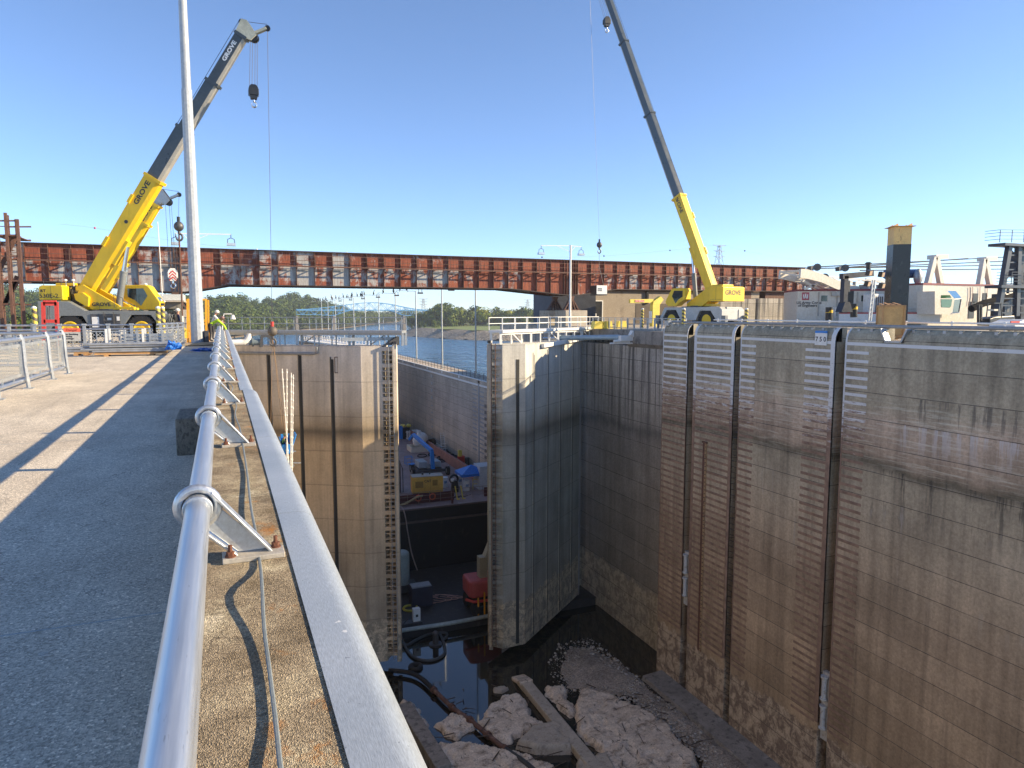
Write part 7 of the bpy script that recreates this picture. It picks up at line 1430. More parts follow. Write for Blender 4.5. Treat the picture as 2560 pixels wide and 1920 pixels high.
b = MB(); q0, q1 = wallpt(2085, 790, HA, HB_)-nb*2.2, wallpt(2330, 790, HA, HB_)-nb*2.2; b.bar(q0-Vector((0, 0, 0.3)), q1-Vector((0, 0, 0.3)), 0.3, 1.1); b.build('bulwark', WHITE, dh); b = MB(); b.bar(q0+Vector((0, 0, 0.35)), q1+Vector((0, 0, 0.35)), 0.35, 0.16); b.build('red_cap', M('cap_red', (0.4, 0.04, 0.04), 0.5), dh)
# right, sunlit block with operator cab and A-frames
y = 55.0; b = MB(); a, c = P(2308, 712, y+2), P(2472, 712, y+2); b.bb(a.x, c.x+8, y+2, y+8, 0, a.z); b.build('upper_block', CREAMH, dh); b = MB(); b.bb(a.x-0.05, c.x+8, y+1.94, y+8, a.z+0.001, a.z+0.22); b.build('red_trim', M('trim_dark_red', (0.2, 0.03, 0.04)), dh)
b = MB(); 
for k in range(5): q = P(2325, 731+6*k, y+1.9); b.bb(q.x-0.75, q.x+0.75, y+1.96, y+2.0, q.z-0.06, q.z+0.06)
b.build('louvre', DGREY, dh); b = MB()
for px, py, w_, h_ in ((2440, 745, 0.9, 1.1), (2463, 745, 0.7, 1.2), (2430, 775, 1.0, 2.0)): q = P(px, py, y+1.9); b.bb(q.x-w_/2, q.x+w_/2, y+1.95, y+1.99, q.z-h_/2, q.z+h_/2)
b.build_each('dark_opening', BLACKM, dh); b = MB()
for px in (2425, 2432, 2450, 2468): q = P(px, 717, y+1.9); b.tube([(q.x, y+1.9, q.z), (q.x+0.1, y+1.9, q.z-1.2), (q.x-0.05, y+1.9, q.z-2.2)], 0.03, 5)
b.build('hanging_hose', M('hose_dark_red', (0.22, 0.06, 0.06), 0.7), dh)
oc = thing('operator_cab', 'white octagonal operator cab with green side windows and a dark windscreen', 'operator cab', tuple(P(2370, 785, y))); T2 = lambda px, py, yy=y: P(px, py, yy)
pr = [T2(2333, 728), T2(2365, 728), T2(2382, 747), T2(2376, 786), T2(2333, 786)]
b = MB(); b.prism([(p.x, p.z) for p in pr], 'y', y-0.2, y+2.0); b.build('cab_body', CREAMH, oc)
b = MB(); pr = [(2349, 738), (2370, 738), (2374, 745), (2348, 745)]; b.prism([(T2(*p).x, T2(*p).z) for p in pr], 'y', y-0.23, y-0.205); pr = [(2348, 748), (2376, 748), (2373, 766), (2370, 769), (2349, 768)]; b.prism([(T2(*p).x, T2(*p).z) for p in pr], 'y', y-0.23, y-0.205); b.build('side_window', GLASSG, oc)
fx = lambda px, py: P(px, py, y-0.3)
q = [T2(2365, 727), T2(2382, 746), T2(2416, 744)+Vector((0, 0.6, 0)), T2(2402, 727)+Vector((0, 0.6, 0))]; n_ = Vector((0.1, -0.3, 0.3))
b = MB(); b.add(q+[p-n_*0.3 for p in q], [(0, 1, 2, 3), (7, 6, 5, 4), (0, 4, 5, 1), (1, 5, 6, 2), (2, 6, 7, 3), (3, 7, 4, 0)]); b.build('roof_window', GLASSB, oc)
q = [T2(2382, 748), T2(2376, 783), T2(2410, 781)+Vector((0, 0.6, 0)), T2(2416, 746)+Vector((0, 0.6, 0))]; b = MB(); b.add(q+[p+Vector((-0.05, 0.1, 0)) for p in q], [(0, 1, 2, 3), (7, 6, 5, 4), (0, 4, 5, 1), (1, 5, 6, 2), (2, 6, 7, 3), (3, 7, 4, 0)]); b.build('windscreen', GLASS, oc)
b = MB(); 
for i in range(4): b.bar(q[i]+Vector((0, -0.03, 0)), q[(i+1) % 4]+Vector((0, -0.03, 0)), 0.12, 0.1)
b.build('window_frame', WHITE, oc)
def aframe(label, pxs, y):
    (l, r_, top, bot, tl, tr) = pxs; t = thing('gantry_frame', label, 'A-frame', tuple(P((l+r_)/2, bot, y))); b = MB()
    for yy in (y, y+1.6): b.bar(P(l, bot, yy), P((tl*1.3+tr*0.7)/2, top, yy), 0.55, 0.6, (1, 0, 0.3)); b.bar(P(r_, bot, yy), P((tl*0.7+tr*1.3)/2, top, yy), 0.55, 0.6, (1, 0, -0.3))
    b.build('leg', CREAMH, t); b = MB(); b.bar(P(tl-2, top, y+0.8), P(tr+16, top-1, y+0.8), 1.2, 0.5); b.build('head_beam', CREAMH, t)
aframe('cream A-shaped gantry frame standing left on the deckhouse roof', (2318, 2352, 643, 713, 2331, 2344), 58.0)
aframe('cream A-shaped gantry frame standing right, beside the black tower', (2445, 2478, 648, 730, 2456, 2466), 58.0)
# derrick boom
db = thing('derrick_boom', 'long white cranked derrick boom resting above the deckhouse', 'boom', tuple(P(2100, 715, 63))); y = 63.0
tp = [(2003, 672), (2018, 673), (2055, 684), (2090, 700), (2130, 712), (2200, 728), (2335, 756)]; bt_ = [(2335, 760), (2200, 752), (2130, 734), (2090, 722), (2055, 706), (2020, 697), (2001, 694)]
for yy in (y, y+3.2): b = MB(); b.prism([(P(*p, y).x, P(*p, y).z) for p in tp+bt_], 'y', yy, yy+0.3); b.build('side_plate', CREAMH, db)
b = MB()
for i in range(7):
    for (p0, p1) in ((tp[i], bt_[6-i]),): a = P(*p0, y); c = P(*p1, y); b.bar(a+Vector((0, 0.3, -0.2)), a+Vector((0, 3.2, -0.2)), 0.2, 0.2, (1, 0, 0.2)); b.bar(c+Vector((0, 0.3, 0.2)), a+Vector((0, 3.2, -0.2)), 0.15, 0.15)
b.build('cross_brace', CREAMH, db)
b = MB()
for px, py in ((2035, 668), (2105, 670)): b.bar(P(px-12, py+3, y+1.6), P(px+12, py-1, y+1.6), 0.6, 0.5); b.cyl(P(px+8, py, y+1.2), P(px+8, py, y+2.2), 0.45)
b.build('sheave', STEEL, db)
b = MB()
for (a, c) in (((2030, 668), (2560, 640)), ((2110, 670), (2560, 651)), ((2040, 671), (2560, 662)), ((2150, 676), (2560, 672)), ((2120, 668), (2420, 646))): b.tube([P(*a, y+1.6), P(*c, y+1.6)], 0.07, 5)
b.build('stay_cable', BLACKM, db)
b = MB()
for (a, c) in (((2003, 700), (2045, 722)), ((2012, 722), (2050, 708)), ((2045, 712), (2085, 728))): b.bar(P(*a, y+2), P(*c, y+2), 0.25, 0.25)
b.build('strut', WHITE, db)
dv = thing('davit', 'dark navy davit crane with a hooked arm in front of the deckhouse', 'davit', tuple(P(2110, 790, 54))); y = 54.0; b = MB(); b.bar(P(2108, 782, y), P(2112, 690, y), 0.55, 0.5, (0, 1, 0)); b.prism([(P(*p, y).x, P(*p, y).z) for p in ((2096, 780), (2124, 780), (2117, 755), (2105, 755))], 'y', y-0.4, y+0.4); b.build('post', NAVY, dv)
b = MB(); b.bar(P(2103, 691, y), P(2180, 684, y), 0.5, 0.55); b.bar(P(2116, 702, y), P(2116, 730, y), 0.6, 0.4, (0, 1, 0)); b.build('arm', NAVY, dv)
for px, py0, py1, lab in ((2073, 768, 787, 'black barrel with a yellow band, left of the navy davit'), (2135, 759, 779, 'black barrel with a yellow band, right of the navy davit')):
    yy = 56; q0, q1 = P(px, py1, yy), P(px, py0, yy); t = thing('barrel', lab, 'barrel', tuple(q0)); b = MB(); b.cyl(q0-Vector((0, 0, 0.6)), q1, 0.36, n=16); b.build('shell', BLACKM, t, smooth=True); b = MB(); m = q0.lerp(q1, 0.45); b.cyl(m-Vector((0, 0, 0.15)), m+Vector((0, 0, 0.15)), 0.368, n=16); b.build('band', YEL, t, smooth=True)
# black spud pile with raw top
y = 50.0; sp_ = thing('spud_pile', 'tall square black steel pile with a raw yellow wooden top', 'pile', (P(2238, 800, y).x, y, 0)); c = P(2238, 790, y); R_ = 0.82; zt = P(2238, 612, y).z; zt2 = P(2238, 568, y).z
sq = lambda r, ang=R(-31): [(c.x+r*math.cos(ang+math.pi/2*k+math.pi/4), y+r*math.sin(ang+math.pi/2*k+math.pi/4)) for k in range(4)]
b = MB(); b.prism(sq(R_*1.42), 'z', -1, zt); b.build('steel_shaft', M('pile_black', (0.022, 0.025, 0.028), 0.3, 0.2, 0.2, 0.8, 0, (0.09, 0.09, 0.09), 0.68), sp_)
b = MB(); b.prism(sq(R_*1.40), 'z', zt+0.001, zt2); b.build('raw_top', M('raw_steel_ochre', (0.70, 0.46, 0.18), 0.7, 0, 0.15, 1, 0, (0.15, 0.08, 0.04), 0.66), sp_)
b = MB(); b.prism(sq(R_*1.85), 'z', zt2+0.001, zt2+0.05); 
for k in range(4): q = sq(R_*1.1)[k]; b.prism([(q[0]-0.4, zt2+0.05), (q[0]+0.4, zt2+0.05), (q[0]+0.3, zt2+0.35)], 'y', q[1]-0.02, q[1]+0.02)
b.build('cap_plate', M('cap_ochre', (0.42, 0.22, 0.07), 0.7), sp_)
ltw = thing('light_tower', 'white lattice light tower with four square floodlights beside the black pile', 'light tower', tuple(P(2176, 805, 44))); y = 44.0; b = MB()
for dx in (-3, 3): b.bar(P(2174+dx, 806, y), P(2185+dx, 700, y), 0.09, 0.09, (0, 1, 0))
for k in range(8): b.bar(P(2174-3+1.3*k, 800-12*k, y), P(2174+3+1.4*k, 788-12*k, y), 0.05, 0.05)
b.bar(P(2164, 697, y), P(2212, 701, y), 0.1, 0.1); b.build('mast', GALV, ltw)
for px, py in ((2168, 709), (2203, 686), (2204, 714), (2172, 682)): b = MB(); q = P(px, py, y); b.box(q, (0.55, 0.3, 0.45), Matrix.Rotation(0.25, 3, 'X') @ Matrix.Rotation(0.3, 3, 'Z')); f = b.build('floodlight', BLACKM, ltw); b = MB(); b.box(q+Vector((0.05, -0.17, -0.04)), (0.46, 0.03, 0.36), Matrix.Rotation(0.25, 3, 'X') @ Matrix.Rotation(0.3, 3, 'Z')); b.build('lamp_glass', M('amber_lens', (0.42, 0.30, 0.2), 0.3), f)
q = P(2171, 660, y); tag(MB().cyl(P(2171, 676, y), P(2171, 655, y), 0.16, n=10).build('exhaust_pipe', BLACKM), 'short black pipe standing above the light tower', 'pipe') if False else None
# wooden crate behind the wall notch
wc = thing('wooden_crate', 'tall open wooden crate of plywood and pine frame behind the wall notch', 'crate', (36.3, 27.5, 0)); cx, cy = 36.6, P(2225, 800, 29).y; cc = atx(2226, 800, 36.8); cx, cy = cc.x, cc.y; T = Matrix.Translation((cx, cy, 0)) @ Matrix.Rotation(R(-35), 4, 'Z'); zt = P(2226, 763, cy).z; w2 = 0.58
b = MB(T)
for sx in (-1, 1):
    for sy in (-1, 1): b.bb(sx*w2-0.05, sx*w2+0.05, sy*w2-0.05, sy*w2+0.05, 0.0, zt)
for sx in (-1, 1):
    for z in (0.25, zt-0.06): b.bar((sx*w2, -w2, z), (sx*w2, w2, z), 0.1, 0.12); b.bar((-w2, sx*w2, z), (w2, sx*w2, z), 0.1, 0.12)
b.bar((-0.5, -0.5, 0.0), (0.9, -0.9, 0.25), 0.12, 0.12); b.build('frame', WOOD, wc)
b = MB(T); b.bb(-w2+0.03, w2-0.03, -w2+0.01, -w2+0.03, 0.25, zt-0.1); b.bb(-w2+0.01, -w2+0.03, -w2+0.04, w2-0.04, 0.25, zt-0.1); b.build('panel', PLY, wc)
b = MB(T)
for k in range(4): b.bar((-w2+0.3*k, -w2, zt+0.02), (-w2+0.25*k+0.1, w2, zt+0.1+0.05*(k % 2)), 0.12, 0.03)
b.build('lid_slat', WOOD, wc)
# black access tower, forklift, car at the right edge
bt2 = thing('access_tower', 'black steel access tower with railed platforms at the right edge', 'tower', (P(2540, 800, 44).x, 44, 0)); y = 44.0; b = MB()
for a, c in (((2493, 790), (2523, 612)), ((2540, 790), (2546, 612)), ((2600, 790), (2590, 612))): b.bar(P(*a, y), P(*c, y), 0.5, 0.42, (0, 1, 0)); b.bar(P(*a, y+3), P(*c, y+3), 0.4, 0.4, (0, 1, 0))
for a, c in (((2520, 620), (2560, 660)), ((2500, 720), (2545, 650)), ((2495, 770), (2560, 730)), ((2545, 790), (2570, 720))): b.bar(P(*a, y+1), P(*c, y+1), 0.16, 0.16)
b.bar(P(2550, 800, y+1.2), P(2552, 612, y+1.2), 0.7, 0.6, (0, 1, 0)); a, c = P(2535, 690, y+0.3), P(2553, 632, y+0.3); b.bb(a.x, c.x, y+0.3, y+1.0, a.z, c.z)
for k in range(9): b.bar(P(2500+2*k, 782-18*k, y), P(2560, 782-18*k, y), 0.10, 0.12)
b.build('column', NAVY, bt2)
b = MB()
for (x0, x1, py) in ((2497, 2640, 608), (2488, 2640, 713)): a, c = P(x0, py, y), P(x1, py, y); b.bb(a.x, c.x, y-0.6, y+1.0, a.z-0.25, a.z)
b.build_each('platform', NAVY, bt2); b = MB()
for (x0, py) in ((2499, 606), (2528, 711)):
    for xx in (x0, x0+30, x0+60, x0+90):
        a = P(xx, py, y-0.5); b.bar(a, a+Vector((0, 0, 1.15)), 0.05, 0.05)
    for k in (0.3, 0.6, 0.9, 1.15): a, c = P(x0, py, y-0.5), P(x0+110, py, y-0.5); b.bar(a+Vector((0, 0, k)), c+Vector((0, 0, k)), 0.045, 0.045)
    a = P(x0, py, y-0.5); 
    for k in (0.3, 0.6, 0.9, 1.15): b.bar(a+Vector((0, 0, k)), a+Vector((0, 1.4, k)), 0.045, 0.045)
b.build('railing', NAVY, bt2)
b = MB(); b.tube([P(2428, 772, 50), P(2460, 758, 50), P(2640, 716, 50)], 0.36, 10); tag(b.build('crane_boom', M('matt_black', (0.012, 0.012, 0.014), 0.9, 0, 0.1, 1, spec=0.1)), 'thick black tubular boom lying behind the access tower', 'boom')
b = MB(); b.bb(P(2300, 690, 66).x, P(2660, 690, 66).x, 66, 67, 3.2, 3.6)
for k in range(12): x = P(2370+22*k, 690, 66).x; b.bar((x, 66, 3.6), (x, 66, 5.4), 0.1, 0.1)
for z in (4.4, 5.4): b.bar((P(2370, 690, 66).x, 66, z), (P(2660, 690, 66).x, 66, z), 0.1, 0.1)
tag(b.build('footbridge', STEEL), 'grey footbridge with black railing behind the deckhouse', 'footbridge')
b = MB(); c = P(2295, 692, 60); b.sphere(c, 0.75, (0.8, 0.6, 1.3), 16, 10); tag(b.build('silver_dome', GALV, smooth=True), 'silver ribbed dome left of the first A-frame', 'dome'); b = MB(); b.cyl(P(2215, 686, 61), P(2288, 684, 61), 0.55, n=14); tag(b.build('blue_tank', M('deep_blue', (0.02, 0.08, 0.22), 0.4), smooth=True), 'dark blue horizontal tank behind the black pile', 'tank')
b = MB(); b.cyl(P(2171, 690, 58), P(2171, 655, 58), 0.25, n=10); b.cyl(P(2171, 660, 58), P(2171, 657, 58), 0.36, n=10); tag(b.build('exhaust_stack', BLACKM), 'short black exhaust stack rising above the derrick boom', 'exhaust stack')
fk = thing('forklift', 'black forklift parked at the right end of the wall', 'forklift', (P(2490, 805, 40).x, 40, 0)); y = 40.0; b = MB()
for px in (2446, 2452): b.bar(P(px, 806, y), P(px, 762, y), 0.12, 0.2, (0, 1, 0))
b.bar(P(2446, 763, y), P(2453, 763, y), 0.1, 0.1); b.build('mast', BLACKM, fk); b = MB(); a, c = P(2460, 806, y), P(2525, 788, y); b.prism([(a.x, 0.5), (a.x, 1.1), (a.x+0.6, 1.25), (c.x-0.2, 1.35), (c.x, 1.0), (c.x, 0.5)], 'y', y-0.5, y+0.6); b.build('body', BLACKM, fk, bevel=0.05)
b = MB()
for px in (2466, 2505): 
    for yy in (y-0.5, y+0.6): b.bar(P(px, 792, yy), P(px+(4 if px < 2480 else -3), 758, yy), 0.07, 0.07)
b.bar(P(2468, 758, y), P(2504, 758, y), 1.2, 0.08); b.build('overhead_guard', BLACKM, fk); b = MB()
for px in (2468, 2512): q = P(px, 800, y); b.cyl((q.x, y-0.65, 0.38), (q.x, y-0.4, 0.38), 0.38, n=18)
b.build('wheel', BLACK, fk); b = MB(); q = P(2482, 775, y); b.box(q, (0.6, 0.5, 0.15)); b.build('seat', CREAM, fk)
car = thing('parked_car', 'white car with a red tail lamp just showing over the right wall edge', 'car', (P(2540, 815, 33).x, 33, 0)); q = P(2535, 812, 33); x, y = q.x, 33.0; b = MB(); b.prism([(x-1.4, 0.4), (x-1.35, 0.85), (x-0.6, 1.02), (x-0.3, 1.12), (x+2.2, 1.12), (x+2.3, 0.4)], 'y', y-0.9, y+0.9); b.build('body', WHITE, car, bevel=0.06); b = MB(); q2 = P(2538, 808, y-0.95); b.box((q2.x+0.05, y-0.9, 0.92), (0.95, 0.06, 0.22)); b.build('tail_lamp', RED, car); b = MB(); b.cyl((x-0.8, y-0.95, 0.32), (x-0.8, y-0.7, 0.32), 0.32, n=18); b.cyl((x+1.6, y-0.95, 0.32), (x+1.6, y-0.7, 0.32), 0.32, n=18); b.build('wheel', BLACK, car)

# more gear in front of and behind the deckhouse
for i, (px0, py0, px1, py1, yy, mat, lab) in enumerate(((2462, 712, 2500, 760, 62, CREAM, 'pale machinery box behind the black tubular boom'), (2512, 735, 2560, 770, 52, NAVY, 'dark navy machinery casing under the access tower'), (2185, 735, 2212, 770, 60, WHITE, 'white locker between the light tower and the black pile'))):
    a, c = P(px0, py1, yy), P(px1, py0, yy); t = thing('machinery_box', lab, 'machinery', tuple(a)); b = MB(); b.bb(a.x, c.x, yy, yy+1.6, 0, c.z); b.build('casing', mat, t, bevel=0.06); b = MB()
    for k in range(4): b.bb(a.x+(c.x-a.x)*(0.12+0.2*k), a.x+(c.x-a.x)*(0.24+0.2*k), yy-0.02, yy-0.003, 0.3*c.z+0.5, c.z-0.3)
    b.build('vent', STEEL, t); b = MB(); b.cyl(((a.x+c.x)/2, yy+0.8, c.z), ((a.x+c.x)/2, yy+0.8, c.z+0.7), 0.15, n=10); b.build('exhaust', BLACKM, t)
lb2 = thing('lattice_boom', 'white lattice boom lying across the deckhouse roof behind the black pile', 'boom', tuple(P(2300, 690, 64))); b = MB(); y = 64.0
A0, A1 = (2060, 690), (2320, 716); H_ = 9
for dy, dp in ((0, 0), (0, H_), (1.4, 0), (1.4, H_)): b.bar(P(A0[0], A0[1]+dp, y+dy), P(A1[0], A1[1]+dp, y+dy), 0.16, 0.16)
for k in range(14):
    f0, f1 = k/14, (k+1)/14; q = lambda f, dp, dy: P(A0[0]+(A1[0]-A0[0])*f, A0[1]+(A1[1]-A0[1])*f+dp, y+dy)
    b.bar(q(f0, 0 if k % 2 else H_, 0), q(f1, H_ if k % 2 else 0, 0), 0.1, 0.1); b.bar(q(f0, 0, 0), q(f0, 0, 1.4), 0.1, 0.1)
b.build('lattice', WHITE, lb2); b = MB(); b.cyl(P(2062, 694, y), P(2062, 694, y+1.4), 0.5, n=14); b.build('sheave', STEEL, lb2)
# ---------------------------------------------------------------- lamp posts with birds along the guide wall
bird_me = None
def bird(x, y, z, k):
    global bird_me
    if bird_me is None:
        b = MB(); b.sphere((0, 0, 0.32), 0.16, (0.9, 0.8, 1.7), 8, 6); b.cyl((0.02, 0, 0.5), (0.10, 0, 0.80), 0.06, 0.045, 6); b.sphere((0.13, 0, 0.83), 0.065, (1.2, 0.8, 0.8), 6, 5); b.cyl((0.18, 0, 0.84), (0.30, 0, 0.85), 0.022, 0.01, 5); b.bar((-0.05, 0, 0.15), (-0.16, 0, -0.12), 0.10, 0.03)
        o = b.build('perched_bird', BLACKM, smooth=True); bird_me = o.data
    else: o = bpy.data.objects.new('perched_bird', bird_me); COL.objects.link(o)
    o.location = (x, y, z); o.rotation_euler = (0, 0, k*1.7); s = 1.15+0.2*(k % 3); o.scale = (s, s, s)
    tag(o, 'dark bird perched on a lamp arm over the river', 'bird', 'birds on the lamp arms')
nb_ = 0
for i in range(11):
    y = 97.6+17.1*i; x = 34.6; zt = 5.75
    lab = ['nearest tall lamp post on the guide wall, half hidden by the bridge', 'second tall lamp post from the near end of the guide wall', 'third tall lamp post from the near end of the guide wall', 'fourth tall lamp post from the near end of the guide wall'][i] if i < 4 else 'tall thin lamp post with birds on its arm far along the guide wall'
    t = thing('lamp_post', lab, 'lamp post', (x, y, -7.9), group='lamp posts along the guide wall')
    b = MB(); b.cyl((x, y, -7.9), (x, y, zt), 0.15, 0.10, 8); b.build('pole', GALV, t, smooth=True); b = MB(); b.bar((x, y, zt-0.05), (x-3.7, y, zt+0.05), 0.10, 0.10); b.build('arm', GALV, t)
    b = MB(); b.bb(x-4.1, x-3.3, y-0.3, y+0.3, zt-1.0, zt-0.75); b.bb(x-4.0, x-3.95, y-0.1, y+0.1, zt-0.76, zt-0.25); b.bb(x-3.45, x-3.4, y-0.1, y+0.1, zt-0.76, zt-0.25); b.bb(x-4.0, x-3.4, y-0.1, y+0.1, zt-0.25, zt-0.2); b.bb(x-3.72, x-3.68, y-0.05, y+0.05, zt-0.2, zt); b.build('floodlight', STEEL, t)
    if i >= 1:
        for k in range(random.Random(i).choice((2, 3, 4))): bird(x-0.15-3.5*((k*0.37+i*0.23) % 1.0), y, zt, nb_); nb_ += 1
bb_ = thing('moored_barge', 'low dark boat with white rails moored beyond the tan gate leaf', 'boat', tuple(atz(850, 855, -22.2)))
b = MB(); A_, B_ = atz(780, 868, -22.2), atz(905, 880, -22.2); A_ = aty(778, 862, 150); B_ = aty(900, 872, 120); A_.z = B_.z = -22.2
d = (B_-A_).normalized(); n = Vector((-d.y, d.x, 0)); L = (B_-A_).length
zt_ = aty(778, 845, 150).z
b.prism([(p.x, p.y) for p in (A_-n*2.5, A_-d*2, A_+n*2.5, B_+n*2.5, B_-n*2.5)], 'z', -22.4, zt_-0.6); b.build('hull', BLACKM, bb_); b = MB(); b.prism([(p.x, p.y) for p in (A_-n*2.2+d*3, A_+n*2.2+d*3, B_+n*2.2, B_-n*2.2)], 'z', zt_-0.6, zt_-0.3); b.build('deck', WHITE, bb_); b = MB()
for s in (-2.3, 2.3):
    for k in range(18): p = A_+d*(L*k/17)+n*s; b.bar((p.x, p.y, zt_-0.6), (p.x, p.y, zt_+0.5), 0.1, 0.1)
    for z in (0.0, 0.5): p, q = A_+n*s, B_+n*s; b.bar((p.x, p.y, zt_+z), (q.x, q.y, zt_+z), 0.1, 0.1)
b.build('railing', WHITE, bb_)
# ---------------------------------------------------------------- blue truss bridge far downstream, y = 950
tb = thing('truss_bridge', 'blue steel through truss road bridge far downstream', 'bridge', (200, 950, -20)); TY = 950.0
top = [(742, 773.5), (770, 773), (800, 770), (822, 768), (835, 766), (858, 764), (880, 760.5), (905, 757.5), (934, 756), (960, 758), (985, 762), (1003, 766), (1015, 768.5), (1040, 773), (1062, 774.5), (1085, 776)]
bot = [(742, 786), (770, 786.5), (800, 787), (822, 788), (835, 789.5), (850, 784), (870, 777), (880, 775.5), (934, 775), (975, 776), (990, 780), (1000, 785), (1010, 789.5), (1030, 788), (1062, 787), (1085, 787)]
tx = [p[0] for p in top]; tyv = [p[1] for p in top]; bx = [p[0] for p in bot]; byv = [p[1] for p in bot]
panels = list(np.arange(742, 1086, 15.2)); b = MB(); tp_ = lambda px, yy: P(px, float(np.interp(px, tx, tyv)), TY)+Vector((0, yy, 0)); bp_ = lambda px, yy: P(px, float(np.interp(px, bx, byv)), TY)+Vector((0, yy, 0))
for yy in (0, 11):
    b = MB()
    for i in range(len(panels)):
        a = panels[i]; b.bar(tp_(a, yy), bp_(a, yy), 0.42, 0.42, (0, 1, 0))
        if i+1 < len(panels):
            c = panels[i+1]; b.bar(tp_(a, yy), tp_(c, yy), 0.8, 0.8); b.bar(bp_(a, yy), bp_(c, yy), 0.7, 0.7); b.bar(*((tp_(a, yy), bp_(c, yy)) if (i % 2 == 0) else (bp_(a, yy), tp_(c, yy))), 0.5, 0.5, (0, 1, 0))
    b.build('truss', SKYBLUE, tb)
b = MB(); a, c = P(742, 774, TY), P(1120, 777, TY); zz = P(934, 775.3, TY).z; b.bb(a.x, c.x, TY-0.5, TY+11.5, zz-0.8, zz+0.6); b.build('deck', SKYBLUE, tb)
for px in (742, 835, 1010, 1085):
    b = MB(); q = P(px, 789.5, TY); zq = P(px, 789.5, TY).z
    for yy in (0, 11): b.bb(q.x-1.4, q.x+1.4, TY+yy-1.4, TY+yy+1.4, -23, zq)
    b.bb(q.x-2.2, q.x+2.2, TY-3, TY+14, -23, -14); b.bb(q.x-1.2, q.x+1.2, TY, TY+11, zq-2, zq); b.build('pier', CONC_D, tb)
# ---------------------------------------------------------------- pylons and the river crossing line with marker balls
def pylon(label, px, ptop, pbot, y, w):
    q = P(px, pbot, y); zt = P(px, ptop, y).z; t = thing('pylon', label, 'pylon', (q.x, y, q.z)); b = MB(); h = zt-q.z
    wd = lambda s: w*(1-s)*0.5*0.85+w*0.10
    lv = [0, 0.2, 0.38, 0.54, 0.68, 0.8, 0.9, 1.0]; th = w*0.035
    for i, s in enumerate(lv):
        for sx in (-1, 1):
            for sy in (-1, 1):
                if i+1 < len(lv): s2 = lv[i+1]; b.bar((q.x+sx*wd(s), y+sy*wd(s), q.z+h*s), (q.x+sx*wd(s2), y+sy*wd(s2), q.z+h*s2), th, th)
        if i+1 < len(lv):
            s2 = lv[i+1]
            for sy in (-1, 1): b.bar((q.x-wd(s), y+sy*wd(s), q.z+h*s), (q.x+wd(s2), y+sy*wd(s2), q.z+h*s2), th*0.8, th*0.8); b.bar((q.x+wd(s), y+sy*wd(s), q.z+h*s), (q.x-wd(s2), y+sy*wd(s2), q.z+h*s2), th*0.8, th*0.8)
    b.build('lattice_mast', GALV_D, t); b = MB()
    for s, ln in ((0.68, 0.75), (0.84, 0.75), (1.0, 0.85)):
        for sx in (-1, 1): b.bar((q.x, y, q.z+h*(s-0.05)), (q.x+sx*w*ln, y, q.z+h*(s+(0.0 if s == 1 else 0.0))), th, th); b.bar((q.x, y, q.z+h*s), (q.x+sx*w*ln, y, q.z+h*s), th, th)
    b.build('cross_arm', GALV_D, t)
pylon('nearest lattice pylon showing over the rusted bridge', 1796, 613, 700, 330, 5.2)
pylon('thin distant lattice pylon between the lamp posts over the truss bridge', 1059, 747, 790, 1500, 12)
pylon('thin distant lattice pylon left of the bridge bearings', 1319, 749, 790, 1500, 11)
ln_ = thing('power_line', 'overhead river crossing line with marker balls above the rusted bridge', 'power line', tuple(P(900, 630, 330)))
wire = [P(px, py, 330) for px, py in ((150, 560), (237, 570), (450, 604), (642, 624), (867, 632), (1100, 640), (1355, 643), (1510, 640), (1675, 626), (1796, 613), (1862, 627), (1960, 645), (2100, 665))]
b = MB(); b.tube(smooth_pts(wire), 0.03, 4); b.build('wire', GALV, ln_)
for i, col in ((1, RED), (3, WHITE), (4, WHITE), (6, BLACKM), (7, BLACKM), (8, BLACKM), (10, BLACKM)): b = MB(); b.sphere(wire[i], 0.42, (1, 1, 1), 10, 8); b.build('marker_ball', col, ln_, smooth=True)

# ---------------------------------------------------------------- woods
def crown_mesh(rg, h, w, n, leaf, lobes=9):
    """leaf clumps spread through the lobes of a crown; returns quads as arrays, base at z = 0"""
    L = []
    for i in range(lobes):
        a = rg.uniform(0, 6.28); zz = rg.uniform(0.28, 0.88); rr_ = w*0.5*rg.uniform(0.1, 0.62)*(1.15-abs(zz-0.5)); L.append((rr_*math.cos(a), rr_*math.sin(a), h*zz, w*rg.uniform(0.18, 0.32)))
    L.append((0, 0, h*0.62, w*0.33)); L = np.array(L); k = rg.integers(0, len(L), n)
    d = rg.normal(size=(n, 3)); d /= np.linalg.norm(d, axis=1, keepdims=True); r = L[k, 3:4]*(0.55+0.5*rg.random((n, 1))**0.5); c = L[k, :3]+d*r*np.array([1, 1, 0.85]); c[:, 2] = np.clip(c[:, 2], h*0.08, h)
    u = rg.normal(size=(n, 3)); u -= d*(u*d).sum(1, keepdims=True)*0.7; u /= np.linalg.norm(u, axis=1, keepdims=True); v = np.cross(d, u); v /= np.linalg.norm(v, axis=1, keepdims=True)
    s = leaf*(0.6+0.8*rg.random((n, 1))); V = np.stack([c-u*s-v*s*0.7, c+u*s-v*s*0.6, c+u*s*0.9+v*s*0.8, c-u*s*0.8+v*s*0.7], 1).reshape(-1, 3); return V
def quads(V): return np.arange(len(V)).reshape(-1, 4)
rg = np.random.default_rng(11); variants = []
for i in range(7):
    h = rg.uniform(15, 21); w = h*rg.uniform(0.65, 0.95); variants.append((h, w, crown_mesh(rg, h, w, 620, h*0.035, 9+i)))
def trunk_mb(h): b = MB(); b.cyl((0, 0, -2), (0, 0, h*0.45), h*0.022, h*0.012, 7); [b.cyl((0, 0, h*(0.25+0.06*k)), (h*0.2*math.cos(k*2.1), h*0.2*math.sin(k*2.1), h*(0.5+0.05*k)), h*0.01, h*0.004, 5) for k in range(4)]; return b
